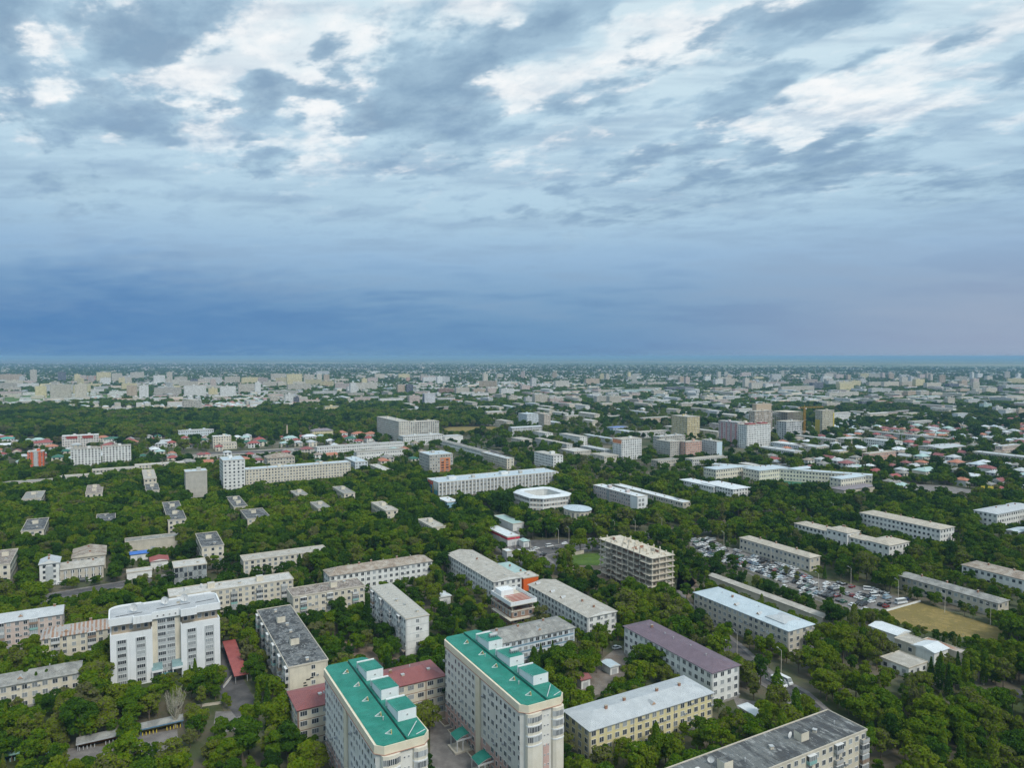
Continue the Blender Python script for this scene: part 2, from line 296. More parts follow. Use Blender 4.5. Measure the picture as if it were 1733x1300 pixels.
('apartment_block', 'patchy dark roof below the white hotel tower', 'patchy dark roof below the white hotel tower', -205.67, 521.98, 29, 9.5, 43.2, 13, 4, 'flat', 'tarpatch', 'cream', 'p', 1, 1.5, 2.2),
('apartment_block', 'patchy dark roof in trees right of the blank beige tower', 'patchy dark roof in trees right of the blank beige tower', -181.31, 483.34, 29, 15.0, 32.2, 13, 4, 'flat', 'tarpatch', 'cream', 'p', 1, 1.5, 2.2),
('apartment_block', 'brown roof cut by the left edge above the pinkish edge block', 'brown roof cut by the left edge above the pinkish edge block', -278.29, 374.51, 29, 9, 34, 13, 4, 'flat', 'browntar', 'cream', 'p', 1, 1.5, 2.2),
('apartment_block', 'long low slab at the left edge below the orange tower', 'long low slab at the left edge below the orange tower', -463.28, 631.73, 29, 43.5, 12, 10, 4, 'flat', 'slate', 'cream', 'p', 1, 1.5, 2.2),
('apartment_block', 'low cream slab in trees below the twin white slabs', 'low cream slab in trees below the twin white slabs', -428.92, 669.44, 29, 35.5, 12, 10, 4, 'flat', 'beigegrey', 'cream', 'p', 1, 1.5, 2.2),
('apartment_block', 'low cream slab right below the twin white slabs', 'low cream slab right below the twin white slabs', -420.5, 708.17, 29, 41.8, 12, 10, 4, 'flat', 'beigegrey', 'cream', 'p', 1, 1.5, 2.2),
('apartment_block', 'pale low slab left of the white hotel tower', 'pale low slab left of the white hotel tower', -394.67, 740.26, 29, 47.0, 12, 10, 4, 'flat', 'paleroof', 'cream', 'p', 1, 1.5, 2.2),
('apartment_block', 'grey roof in trees below the long cream slab', 'grey roof in trees below the long cream slab', -136.39, 573.48, 29, 9, 34.8, 13, 4, 'flat', 'slate', 'cream', 'p', 1, 1.5, 2.2),
('apartment_block', 'tiny grey roof below the left end of the long cream slab', 'tiny grey roof below the left end of the long cream slab', -172.34, 565.43, 29, 9, 22.8, 13, 4, 'flat', 'slate', 'cream', 'p', 1, 1.5, 2.2),
('apartment_block', 'grey roof glimpsed deep in the central trees', 'grey roof glimpsed deep in the central trees', -141.7, 516.82, 29, 9, 25.8, 13, 4, 'flat', 'slate', 'cream', 'p', 1, 1.5, 2.2),
('apartment_block', 'narrow grey roof diagonal in the central trees', 'narrow grey roof diagonal in the central trees', -90.82, 508.76, 29, 9, 34.8, 13, 4, 'flat', 'beigegrey', 'cream', 'p', 1, 1.5, 2.2),
('apartment_block', 'beige roof in the trees left of the junction shops', 'beige roof in the trees left of the junction shops', -51.77, 459.5, 29, 9, 26.8, 13, 4, 'flat', 'beigegrey', 'cream', 'p', 1, 1.5, 2.2),
('apartment_block', 'long low building with a satellite dish on its roof behind the brown-roofed block', 'long low building with a satellite dish on its roof behind the brown-roofed block', -150.33, 393.92, 29, 47.2, 12, 10, 4, 'flat', 'beigegrey', 'cream', 'p', 1, 1.5, 2.2),
('apartment_block', 'low pale roof right of the blue-white annex', 'low pale roof right of the blue-white annex', -127.3, 706.31, 29, 9, 48.5, 10, 4, 'flat', 'paleroof', 'cream', 'p', 1, 1.5, 2.2),
('tower_block', 'orange red tower with a white window strip at far left', 'orange tower', -529.8, 773.47, 29, 15.0, 14, 20, 7, 'flat', 'palegrey', 'orangered', 'strip', 1, 8, 2.2),
('apartment_slab', 'left one of the twin white eight-storey slabs', 'left twin white slab', -491.0, 787.1, 29, 29.2, 13, 21, 8, 'flat', 'slate', 'white', 'p', 1, 9, 2.2),
('apartment_slab', 'right one of the twin white eight-storey slabs', 'right twin white slab', -468.57, 809.26, 29, 29.0, 13, 21, 8, 'flat', 'slate', 'white', 'p', 1, 9, 2.2),
('residence', 'white and dark red five-storey residence with white roof before the wood', 'red-topped residence', -609.8, 959.33, 29, 43.0, 16, 16, 5, 'flat', 'whiteroof', 'redwhite', 'p', 1, 6, 2.2),
('house', 'white house with dark green roof beside the red-topped residence', 'green-roofed house', -575.69, 997.98, 29, 19.5, 14, 8, 2, 'hip', 'darkgreen', 'white', 'p', 1, 4, 2.2),
('house', 'white house with teal green roof at the far left edge', 'teal-roofed edge house', -728.81, 1006.51, 29, 16.8, 14, 7, 2, 'hip', 'teal', 'white', 'p', 1, 4, 2.2),
('house', 'pink villa with red roof at far left above the orange tower', 'pink villa', -644.68, 951.38, 29, 22.2, 16, 8, 2, 'hip', 'red', 'pinkcream', 'p', 1, 4, 2.2),
('office_building', 'pale blue-white flat office before the wood, left of the cream stepped building', 'pale flat office', -501.94, 1066.34, 29, 49.2, 16, 12, 3, 'flat', 'palegrey', 'bluewhite', 'p', 1, 4, 2.2),
('office_building', 'cream stepped building with white roof right of the pale flat office', 'cream stepped building', -403.46, 955.75, 29, 23.0, 14, 16, 5, 'flat', 'whiteroof', 'cream', 'p', 1, 4, 2.2),
('office_building', 'low cream annex in front of the cream stepped building', 'stepped building annex', -389.66, 946.47, 29, 20.5, 14, 8, 2, 'flat', 'beigegrey', 'cream', 'p', 1, 4, 2.2),
('hospital_block', 'left block of the big beige ten-storey hospital', 'left hospital block', -163.41, 1023.67, 29, 18, 100.0, 30, 10, 'flat', 'concrete', 'beigelight', 'p', 1, 8, 2.2),
('hospital_block', 'right block of the big beige hospital with rows of dark windows', 'right hospital block', -156.29, 1044.06, 29, 52.8, 20, 27, 9, 'flat', 'concrete', 'beigelight', 'bigwin', 1, 8, 2.2),
('hospital_wing', 'white podium of the hospital behind dark trees', 'hospital podium', -150.66, 982.05, 29, 60.5, 20, 13, 4, 'flat', 'palegrey', 'white', 'p', 1, 4, 2.2),
('hospital_wing', 'white blank hall right of the hospital podium', 'blank hospital hall', -95.95, 1008.36, 29, 28.8, 19.0, 10, 1, 'flat', 'palegrey', 'white', 'n', 1, 4, 2.2),
('hospital_wing', 'long low white ward building left of the hospital', 'long ward building', -242.67, 881.24, 29, 114.5, 12, 11, 3, 'flat', 'palegrey', 'white', 'p', 1, 5, 2.2),
('hospital_wing', 'white two-storey ward in front of the hospital', 'front ward building', -186.67, 850.5, 29, 62.8, 13, 9, 2, 'flat', 'slate', 'white', 'p', 1, 7, 2.2),
('hospital_wing', 'long low white wing running right of the hospital', 'right ward wing', -34.68, 864.58, 29, 9, 134.2, 8, 2, 'flat', 'slate', 'white', 'p', 1, 5, 2.2),
('apartment_block', 'cream four-storey block end-on right of the hospital wing', 'cream end-on block', -5.68, 783.23, 29, 9, 63.2, 11, 4, 'flat', 'palegrey', 'cream', 'p', 1, 5, 2.2),
('office_building', 'ornate beige building group behind the long cream slab', 'ornate beige building', -264.67, 765.98, 29, 28.8, 22, 14, 4, 'hip', 'brownslate', 'beige', 'p', 1, 4, 4),
('house', 'yellowish manor with purple grey roof before the wood', 'purple-roofed manor', -305.47, 1085.21, 29, 31.5, 16, 10, 3, 'hip', 'purplegrey', 'yellowcream', 'p', 1, 4, 3),
('house', 'villa with bright orange roof left of the hospital', 'villa with bright orange roof left of the hospital', -240.74, 1075.12, 29, 18.8, 13, 6.5, 2, 'hip', 'orangeroof', 'white', 'p', 1, 4, 3),
('house', 'small villa with orange roof right of the purple-roofed manor', 'small villa with orange roof right of the purple-roofed manor', -267.1, 1089.83, 29, 14.2, 13, 6.5, 2, 'hip', 'orangeroof', 'white', 'p', 1, 4, 3),
('house', 'villa with salmon roof tucked against the hospital', 'villa with salmon roof tucked against the hospital', -220.24, 1075.12, 29, 15.8, 13, 6.5, 2, 'hip', 'orangeroof', 'white', 'p', 1, 4, 3),
('house', 'low red-roofed cottage below the hospital', 'low red-roofed cottage below the hospital', -209.01, 1020.03, 29, 9.8, 13, 6.5, 2, 'hip', 'red', 'white', 'p', 1, 4, 3),
('house', 'red-roofed cottage above the long cream slab', 'red-roofed cottage above the long cream slab', -363.8, 1001.69, 29, 14.2, 13, 6.5, 2, 'hip', 'red', 'white', 'p', 1, 4, 3),
('house', 'pale teal-roofed hall by the slim chimney', 'pale teal-roofed hall by the slim chimney', -327.21, 1020.03, 29, 18.0, 13, 6.5, 2, 'hip', 'tealgrey', 'white', 'p', 1, 4, 3),
('house', 'white low hall beside the slim chimney', 'white low hall beside the slim chimney', -305.77, 1039.05, 29, 19.8, 13, 6.5, 2, 'hip', 'whiteroof', 'white', 'p', 1, 4, 3),
('tower_block', 'yellow twelve-storey apartment tower with two visible faces', 'yellow tower', 264.67, 1069.61, 29, 25.0, 35.0, 33, 12, 'flat', 'concrete', 'yellow', 'p', 1, 4, 2.2),
('tower_block', 'white nine-storey tower with an orange corner panel', 'orange-cornered white tower', 131.46, 848.36, 29, 30.5, 17.8, 25, 9, 'flat', 'beigegrey', 'white', 'stripes', 1, 8, 2.2),
('tower_block', 'grey beige seven-storey block right of the orange-cornered white tower', 'grey panel block', 193.43, 865.78, 29, 19.5, 26.5, 20, 7, 'flat', 'concrete', 'greybeige', 'k', 1, 8, 2.2),
('apartment_slab', 'grey slab with white roof behind the grey panel block', 'grey slab behind', 191.98, 920.68, 29, 44.0, 13, 20, 6, 'flat', 'palegrey', 'greybeige', 'p', 1, 4, 2.2),
('apartment_slab', 'salmon pink block right of the grey panel block', 'salmon pink block', 212.32, 864.27, 29, 26.0, 9, 20, 7, 'flat', 'concrete', 'salmon', 'k', 1, 5, 2.2),
('apartment_slab', 'grey white block with a pale blue end wall', 'blue-ended block', 251.18, 868.83, 29, 9.2, 25.8, 20, 7, 'flat', 'concrete', 'greywhite', 'k', 1, 5, 2.2),
('tower_block', 'pink and white eleven-storey tower', 'pink-white tower', 312.1, 980.14, 29, 12.2, 35.8, 33, 11, 'flat', 'palegrey', 'pinkwhite', 'p', 1, 4, 2.2),
('tower_block', 'white tower with red gables next to the pink-white tower', 'red-gabled tower', 316.38, 954.1, 29, 45.8, 16, 32, 11, 'flat', 'beigegrey', 'white', 'p', 1, 4, 2.2),
('tower_block', 'tall tan tower with a dark unfinished face behind the pink-white tower', 'tan unfinished tower', 373.52, 1090.4, 29, 38.2, 12.0, 40, 13, 'flat', 'concrete', 'tan', 'dark', 1, 4, 2.2),
('tower_block', 'square tan tower top rising behind the tan unfinished tower', 'rear tan tower', 411.73, 1195.03, 29, 36.2, 9, 44, 14, 'flat', 'concrete', 'tan', 'n', 1, 4, 2.2),
('unfinished_building', 'grey concrete tower frame under construction beside the yellow crane', 'grey tower frame', 428.54, 1101.08, 29, 32.8, 30.5, 38, 12, 'x', 'grey', 'white', 'frame2', 3, 4, 2.2),
('unfinished_building', 'lower white part of the tower frame under construction', 'lower tower frame', 408.98, 1056.0, 29, 33.0, 18.0, 27, 8, 'flat', 'concrete', 'greywhite', 'bigwin', 1, 4, 2.2),
('tower_block', 'grey and yellow twelve-storey tower right of the crane', 'grey-yellow tower', 494.01, 1128.33, 29, 28.5, 13.2, 38, 13, 'flat', 'beigegrey', 'yellowgrey', 'p', 1, 4, 2.2),
('warehouse', 'low hall with bright white roof below the red-gabled tower', 'low hall with bright white roof below the red-gabled tower', 371.23, 914.76, 29, 18.8, 46.0, 9, 2, 'flat', 'whiteroof', 'bluewhite', 'p', 1, 2, 1.5),
('warehouse', 'beige low block right of the bright white hall', 'beige low block right of the bright white hall', 387.06, 899.66, 29, 20.2, 35.8, 9, 2, 'flat', 'palegrey', 'beige', 'p', 1, 2, 1.5),
('office_building', 'long grey-roofed block below the grey-yellow tower', 'long grey-roofed block below the grey-yellow tower', 447.66, 980.56, 29, 9, 66.2, 9, 2, 'flat', 'palegrey', 'beige', 'p', 1, 2, 1.5),
('office_building', 'cream works block with pale roof', 'cream works block with pale roof', 458.33, 972.4, 29, 35.8, 15.2, 11, 3, 'flat', 'palegrey', 'beige', 'p', 1, 2, 1.5),
('warehouse', 'long white works hall with grey roof', 'long white works hall with grey roof', 506.98, 938.35, 29, 18.0, 46.8, 11, 3, 'flat', 'palegrey', 'white', 'p', 1, 2, 1.5),
('warehouse', 'very long railway shed among poplars', 'very long railway shed among poplars', 619.42, 1006.51, 29, 11.2, 123.8, 7, 2, 'gable', 'slate', 'greywhite', 'p', 1, 2, 1.5),
('warehouse', 'wide grey-roofed warehouse on the right', 'wide grey-roofed warehouse on the right', 547.53, 903.24, 29, 56.0, 29.2, 7, 2, 'gable', 'palegrey', 'beige', 'p', 1, 2, 1.5),
('warehouse', 'long pale warehouse at the right edge', 'long pale warehouse at the right edge', 595.86, 807.38, 29, 16, 67.0, 8, 2, 'flat', 'palegrey', 'beige', 'p', 1, 2, 1.5),
('warehouse', 'pale house block above the right edge warehouse', 'pale house block above the right edge warehouse', 628.67, 907.14, 29, 45.8, 9, 9, 2, 'flat', 'palegrey', 'pinkcream', 'p', 1, 2, 1.5),
('office_building', 'salmon-ended low block above the red roofs', 'salmon-ended low block above the red roofs', 422.56, 837.42, 29, 52.2, 9, 9, 2, 'flat', 'beigegrey', 'salmon', 'p', 1, 2, 1.5),
('warehouse', 'cream low block below the works halls', 'cream low block below the works halls', 400.47, 864.58, 29, 20.0, 12.8, 8, 2, 'flat', 'palegrey', 'yellowcream', 'p', 1, 2, 1.5),
('warehouse', 'white low block before the bright white hall', 'white low block before the bright white hall', 344.57, 864.58, 29, 17.0, 56.0, 8, 2, 'flat', 'palegrey', 'greywhite', 'p', 1, 2, 1.5),
('office_building', 'low brick-eaved block right of the orange-cornered white tower', 'low brick-eaved block right of the orange-cornered white tower', 164.19, 794.42, 29, 31.2, 12, 7, 2, 'flat', 'slate', 'beige', 'p', 1, 2, 2.2),
('office_building', 'low pale block below the blue-ended block', 'low pale block below the blue-ended block', 205.89, 805.99, 29, 54.2, 12, 7, 2, 'flat', 'beigegrey', 'greywhite', 'p', 1, 2, 2.2),
('office_building', 'tan flat block above the ring building woods', 'tan flat block above the ring building woods', 74.66, 849.8, 29, 24.8, 30.0, 10, 3, 'flat', 'paleroof', 'beige', 'p', 1, 2, 2.2),
('office_building', 'low block with pale roof left of the orange-cornered tower', 'low block with pale roof left of the orange-cornered tower', 113.43, 870.9, 29, 11.5, 52.0, 9, 3, 'flat', 'palegrey', 'greywhite', 'p', 1, 2, 2.2),
('office_building', 'low block in front of the orange-cornered tower', 'low block in front of the orange-cornered tower', 107.57, 825.6, 29, 20.8, 27.2, 8, 2, 'flat', 'beigegrey', 'beige', 'p', 1, 2, 2.2),
('office_building', 'flat grey block left of centre, middle distance', 'flat grey block left of centre, middle distance', 71.23, 922.35, 29, 9, 80.0, 10, 3, 'flat', 'beigegrey', 'greywhite', 'p', 1, 2, 2.2),
('office_building', 'flat beige block right of the open field', 'flat beige block right of the open field', 13.26, 972.11, 29, 16.8, 30.0, 10, 3, 'flat', 'beigegrey', 'beige', 'p', 1, 2, 2.2),
('office_building', 'pale blue-roofed works hall', 'pale blue-roofed works hall', 174.62, 1078.72, 29, 14.5, 28.0, 10, 3, 'flat', 'paleblue', 'bluewhite', 'p', 1, 2, 2.2),
('office_building', 'grey ruined works hall left of the yellow tower', 'grey ruined works hall left of the yellow tower', 194.94, 1077.37, 29, 61.2, 12.8, 9, 3, 'flat', 'concrete', 'greywhite', 'p', 1, 2, 2.2),
('office_building', 'long low roof before the blue works hall', 'long low roof before the blue works hall', 141.67, 1006.51, 29, 9, 71.0, 7, 2, 'flat', 'paleblue', 'greywhite', 'p', 1, 2, 2.2),
('office_building', 'bright blue-roofed works hall', 'bright blue-roofed works hall', 164.92, 1155.03, 29, 30.8, 18, 8, 2, 'flat', 'bluevivid', 'blue', 'p', 1, 2, 2.2),
('office_building', 'blue-white office block left of the striped tower', 'blue-white office block left of the striped tower', 26.86, 1277.46, 29, 25.5, 31.5, 20, 6, 'flat', 'paleblue', 'bluewhite', 'p', 1, 2, 2.2),
('office_building', 'narrow cream tower with brown stripes', 'narrow cream tower with brown stripes', 53.53, 1180.13, 29, 12.8, 18.0, 28, 9, 'flat', 'concrete', 'stripebrown', 'p', 1, 2, 2.2),
('office_building', 'low white hall far right of centre', 'low white hall far right of centre', 446.37, 1710.12, 29, 41.8, 20, 8, 2, 'flat', 'palegrey', 'greywhite', 'p', 1, 2, 2.2),
('apartment_tower', '', '', -1400.8, 2085.3, 29, 28.0, 14, 37.4, 12, 'flat', 'concrete', 'yellowcream', 'p', 0, 3, 2),
('apartment_slab', '', '', -1319.5, 2028.0, 29, 51.5, 14, 44.1, 14, 'flat', 'concrete', 'beige', 'p', 0, 3, 2),
('apartment_tower', '', '', -1240.2, 2014.1, 29, 29.5, 14, 45.5, 15, 'flat', 'concrete', 'cream', 'p', 0, 3, 2),
('apartment_tower', '', '', -1131.5, 2085.3, 29, 27.0, 14, 38.3, 12, 'flat', 'concrete', 'tan', 'p', 0, 3, 2),
('apartment_tower', '', '', -1075.8, 2049.1, 29, 24.0, 14, 41.1, 13, 'flat', 'concrete', 'white', 'p', 0, 3, 2),
('apartment_slab', '', '', -1089.4, 2161.6, 29, 75.5, 14, 28.7, 9, 'flat', 'concrete', 'greybeige', 'p', 0, 3, 2),
('apartment_slab', '', '', -962.7, 2085.3, 29, 59.5, 14, 38.3, 12, 'flat', 'concrete', 'white', 'p', 0, 3, 2),
('apartment_tower', '', '', -890.8, 2085.3, 29, 24.0, 14, 30.8, 10, 'flat', 'concrete', 'yellowcream', 'p', 0, 3, 2),
('apartment_slab', '', '', -856.9, 2085.3, 29, 43.5, 14, 36.5, 12, 'flat', 'concrete', 'white', 'p', 0, 3, 2),
('apartment_slab', '', '', -898.3, 2332.3, 29, 67.5, 14, 33.0, 11, 'flat', 'concrete', 'beige', 'p', 0, 3, 2),
('apartment_slab', '', '', -2456.5, 3408.1, 29, 86.5, 14, 38.1, 12, 'flat', 'concrete', 'tan', 'p', 0, 3, 2),
('apartment_tower', '', '', -2311.1, 3408.1, 29, 26.5, 14, 59.7, 19, 'flat', 'concrete', 'beige', 'p', 0, 3, 2),
('apartment_tower', '', '', -2243.2, 3509.2, 29, 34.0, 14, 45.9, 15, 'flat', 'slate', 'dark', 'p', 0, 3, 2),
('apartment_slab', '', '', -2180.8, 3551.4, 29, 45.5, 14, 30.0, 10, 'flat', 'concrete', 'pinkcream', 'p', 0, 3, 2),
('apartment_slab', '', '', -2099.4, 3509.2, 29, 38.5, 14, 28.1, 9, 'flat', 'concrete', 'salmon', 'p', 0, 3, 2),
('apartment_slab', '', '', -1992.2, 3408.1, 29, 60.0, 14, 48.2, 16, 'flat', 'concrete', 'yellowcream', 'p', 0, 3, 2),
('apartment_slab', '', '', -1920.2, 3408.1, 29, 44.5, 14, 43.2, 14, 'flat', 'concrete', 'beige', 'p', 0, 3, 2),
('apartment_slab', '', '', -2068.7, 3852.0, 29, 65.5, 14, 38.2, 12, 'flat', 'concrete', 'beige', 'p', 0, 3, 2),
('apartment_slab', '', '', -1582.7, 3137.0, 29, 45.5, 14, 41.0, 13, 'flat', 'concrete', 'white', 'p', 0, 3, 2),
('apartment_tower', '', '', -1564.7, 3222.4, 29, 22.5, 13.8, 53.0, 17, 'flat', 'concrete', 'beige', 'p', 0, 3, 2),
('apartment_slab', '', '', -1530.6, 3222.4, 29, 53.5, 14, 30.6, 10, 'flat', 'concrete', 'beige', 'p', 0, 3, 2),
('apartment_slab', '', '', -1420.3, 3137.0, 29, 43.5, 14, 23.2, 7, 'flat', 'slate', 'dark', 'p', 0, 3, 2),
('apartment_slab', '', '', -1360.7, 3137.0, 29, 75.0, 14, 31.8, 10, 'flat', 'concrete', 'greywhite', 'p', 0, 3, 2),
('apartment_slab', '', '', -1302.6, 3222.4, 29, 65.0, 14, 32.0, 10, 'flat', 'concrete', 'beige', 'p', 0, 3, 2),
('apartment_slab', '', '', -1220.9, 3222.4, 29, 74.5, 14, 29.2, 9, 'flat', 'concrete', 'yellowcream', 'p', 0, 3, 2),
('apartment_slab', '', '', -1951.2, 2706.2, 29, 123.5, 14, 20.0, 6, 'flat', 'concrete', 'white', 'p', 0, 3, 2),
('apartment_slab', '', '', -880.9, 1520.8, 29, 65.5, 14, 12.2, 4, 'flat', 'concrete', 'white', 'p', 0, 3, 2),
('apartment_slab', '', '', -724.7, 1561.1, 29, 38.5, 14, 26.4, 8, 'flat', 'concrete', 'greybeige', 'p', 0, 3, 2),
('apartment_slab', '', '', -1504.5, 2554.1, 29, 45.0, 14, 15.1, 5, 'flat', 'concrete', 'greywhite', 'p', 0, 3, 2),
('apartment_slab', '', '', -1817.4, 3137.0, 29, 40.5, 14, 29.8, 9, 'flat', 'concrete', 'white', 'p', 0, 3, 2),
('apartment_slab', '', '', -1902.7, 3468.1, 29, 36.0, 14, 27.1, 9, 'flat', 'concrete', 'pinkcream', 'p', 0, 3, 2),
('apartment_slab', '', '', -627.8, 1844.2, 29, 19.5, 11.0, 21.0, 7, 'flat', 'concrete', 'beige', 'p', 0, 3, 2),
('apartment_tower', '', '', -565.7, 1772.2, 29, 19.5, 10.9, 29.9, 9, 'flat', 'concrete', 'white', 'p', 0, 3, 2),
('apartment_tower', '', '', -539.5, 1756.3, 29, 13.0, 7.3, 23.4, 7, 'flat', 'slate', 'dark', 'p', 0, 3, 2),
('apartment_tower', '', '', -826.8, 2287.2, 29, 17.0, 9.8, 41.0, 13, 'flat', 'concrete', 'white', 'p', 0, 3, 2),
('apartment_slab', '', '', -970.6, 2769.6, 29, 51.0, 14, 25.1, 8, 'flat', 'concrete', 'beige', 'p', 0, 3, 2),
('apartment_slab', '', '', -925.1, 2809.1, 29, 40.5, 14, 21.9, 7, 'flat', 'concrete', 'cream', 'p', 0, 3, 2),
('apartment_slab', '', '', -1190.2, 3509.2, 29, 66.5, 14, 38.5, 12, 'flat', 'concrete', 'beige', 'p', 0, 3, 2),
('apartment_slab', '', '', -993.9, 3137.0, 29, 66.0, 14, 46.3, 15, 'flat', 'concrete', 'yellowcream', 'p', 0, 3, 2),
('apartment_slab', '', '', -942.8, 3222.4, 29, 45.0, 14, 40.8, 13, 'flat', 'concrete', 'beige', 'p', 0, 3, 2),
('apartment_tower', '', '', -843.2, 3187.7, 29, 24.5, 13.6, 41.7, 13, 'flat', 'concrete', 'tan', 'p', 0, 3, 2),
('apartment_slab', '', '', -550.6, 2379.3, 29, 37.5, 14, 22.6, 7, 'flat', 'concrete', 'white', 'p', 0, 3, 2),
('apartment_slab', '', '', -871.8, 3981.6, 29, 54.5, 14, 16.8, 5, 'flat', 'concrete', 'beige', 'p', 0, 3, 2),
('apartment_slab', '', '', -665.9, 3276.0, 29, 49.0, 14, 25.6, 8, 'flat', 'concrete', 'pinkcream', 'p', 0, 3, 2),
('apartment_slab', '', '', -741.6, 3852.0, 29, 53.0, 14, 28.5, 9, 'flat', 'concrete', 'cream', 'p', 0, 3, 2),
('apartment_tower', '', '', -374.6, 2332.3, 29, 24.0, 12.6, 29.5, 9, 'flat', 'concrete', 'tan', 'p', 0, 3, 2),
('apartment_tower', '', '', -345.5, 2332.3, 29, 22.0, 11.5, 32.0, 10, 'flat', 'slate', 'dark', 'p', 0, 3, 2),
('apartment_tower', '', '', -215.1, 1745.9, 29, 28.5, 14, 33.2, 11, 'flat', 'concrete', 'blackwhite', 'p', 0, 3, 2),
('apartment_slab', '', '', -255.9, 1772.2, 29, 27.5, 14, 26.2, 8, 'flat', 'concrete', 'pinkcream', 'p', 0, 3, 2),
('apartment_slab', '', '', -233.3, 2269.6, 29, 51.5, 14, 21.1, 7, 'flat', 'concrete', 'brownbrick', 'p', 0, 3, 2),
('apartment_slab', '', '', -176.1, 2243.7, 29, 46.0, 14, 25.1, 8, 'flat', 'concrete', 'beige', 'p', 0, 3, 2),
('apartment_slab', '', '', -124.0, 2287.2, 29, 42.0, 14, 19.3, 6, 'flat', 'concrete', 'tan', 'p', 0, 3, 2),
('apartment_slab', '', '', -79.8, 2332.3, 29, 32.5, 14, 19.7, 6, 'flat', 'concrete', 'pinkcream', 'p', 0, 3, 2),
('apartment_slab', '', '', -33.1, 2201.9, 29, 45.5, 14, 24.2, 8, 'flat', 'concrete', 'white', 'p', 0, 3, 2),
('apartment_tower', '', '', -7.7, 1885.4, 29, 18.5, 9.0, 19.9, 6, 'flat', 'concrete', 'beige', 'p', 0, 3, 2),
('apartment_slab', '', '', -201.5, 1928.6, 29, 51.5, 14, 11.4, 3, 'flat', 'concrete', 'greywhite', 'p', 0, 3, 2),
('apartment_slab', '', '', -350.4, 1885.4, 29, 67.5, 14, 11.9, 3, 'flat', 'concrete', 'white', 'p', 0, 3, 2),
('apartment_slab', '', '', -400.7, 1520.8, 29, 30.0, 14, 16.7, 5, 'flat', 'concrete', 'yellowcream', 'p', 0, 3, 2),
('apartment_slab', '', '', -434.6, 1569.4, 29, 14.0, 7.8, 9.9, 3, 'flat', 'concrete', 'white', 'p', 0, 3, 2),
('apartment_slab', '', '', -82.8, 3928.7, 29, 38.5, 14, 26.5, 8, 'flat', 'concrete', 'beige', 'p', 0, 3, 2),
('apartment_slab', '', '', -1285.5, 4673.2, 29, 83.0, 14, 27.6, 9, 'flat', 'concrete', 'greywhite', 'p', 0, 3, 2),
('apartment_slab', '', '', -1010.5, 5073.8, 29, 71.5, 14, 17.1, 5, 'flat', 'concrete', 'white', 'p', 0, 3, 2),
('apartment_tower', '', '', -506.2, 3408.1, 29, 18.5, 9.7, 21.6, 7, 'flat', 'concrete', 'salmon', 'p', 0, 3, 2),
('apartment_slab', '', '', -5.5, 1885.4, 29, 22.5, 10.7, 19.9, 6, 'flat', 'concrete', 'beige', 'p', 0, 3, 2),
('apartment_slab', '', '', 57.7, 1788.3, 29, 37.5, 14, 27.9, 9, 'flat', 'concrete', 'beige', 'p', 0, 3, 2),
('apartment_slab', '', '', 97.2, 1799.2, 29, 38.5, 14, 18.2, 6, 'flat', 'concrete', 'pinkcream', 'p', 0, 3, 2),
('apartment_slab', '', '', 133.9, 1657.6, 29, 36.0, 14, 13.3, 4, 'flat', 'concrete', 'cream', 'p', 0, 3, 2),
('apartment_slab', '', '', 215.1, 1799.2, 29, 35.0, 14, 23.5, 7, 'flat', 'concrete', 'greybeige', 'p', 0, 3, 2),
('apartment_slab', '', '', 243.1, 1766.9, 29, 37.0, 14, 25.4, 8, 'flat', 'concrete', 'beige', 'p', 0, 3, 2),
('apartment_slab', '', '', 34.6, 2479.1, 29, 32.5, 14, 23.5, 7, 'flat', 'concrete', 'pinkcream', 'p', 0, 3, 2),
('apartment_slab', '', '', -6.8, 2379.3, 29, 38.5, 14, 12.6, 4, 'flat', 'concrete', 'white', 'p', 0, 3, 2),
('apartment_slab', '', '', 239.6, 2332.3, 29, 29.0, 13.3, 13.3, 4, 'flat', 'concrete', 'greywhite', 'p', 0, 3, 2),
('apartment_slab', '', '', 272.0, 2332.3, 29, 81.5, 14, 13.3, 4, 'flat', 'concrete', 'beige', 'p', 0, 3, 2),
('apartment_slab', '', '', 370.6, 2332.3, 29, 112.5, 14, 14.8, 4, 'flat', 'concrete', 'tealwhite', 'p', 0, 3, 2),
('apartment_slab', '', '', 432.1, 2161.6, 29, 42.5, 14, 19.6, 6, 'flat', 'concrete', 'beige', 'p', 0, 3, 2),
('apartment_slab', '', '', 563.3, 2949.2, 29, 105.5, 14, 16.2, 5, 'flat', 'concrete', 'beige', 'p', 0, 3, 2),
('apartment_slab', '', '', 589.8, 3616.5, 29, 31.0, 13.7, 19.1, 6, 'flat', 'concrete', 'greybeige', 'p', 0, 3, 2),
('apartment_slab', '', '', 781.7, 3551.4, 29, 32.0, 13.5, 17.2, 5, 'flat', 'concrete', 'greywhite', 'p', 0, 3, 2),
('apartment_slab', '', '', 983.2, 3616.5, 29, 38.5, 14, 22.9, 7, 'flat', 'concrete', 'white', 'p', 0, 3, 2),
('apartment_slab', '', '', 853.3, 2978.9, 29, 50.5, 14, 28.3, 9, 'flat', 'concrete', 'white', 'p', 0, 3, 2),
('apartment_slab', '', '', 861.7, 2863.5, 29, 50.5, 14, 35.1, 11, 'flat', 'concrete', 'beige', 'p', 0, 3, 2),
('apartment_slab', '', '', 1093.8, 3616.5, 29, 34.0, 13.7, 26.7, 8, 'flat', 'concrete', 'tan', 'p', 0, 3, 2),
('apartment_slab', '', '', 955.5, 2863.5, 29, 38.5, 14, 26.0, 8, 'flat', 'concrete', 'tan', 'p', 0, 3, 2),
('apartment_slab', '', '', 973.1, 2809.1, 29, 57.5, 14, 21.9, 7, 'flat', 'concrete', 'beige', 'p', 0, 3, 2),
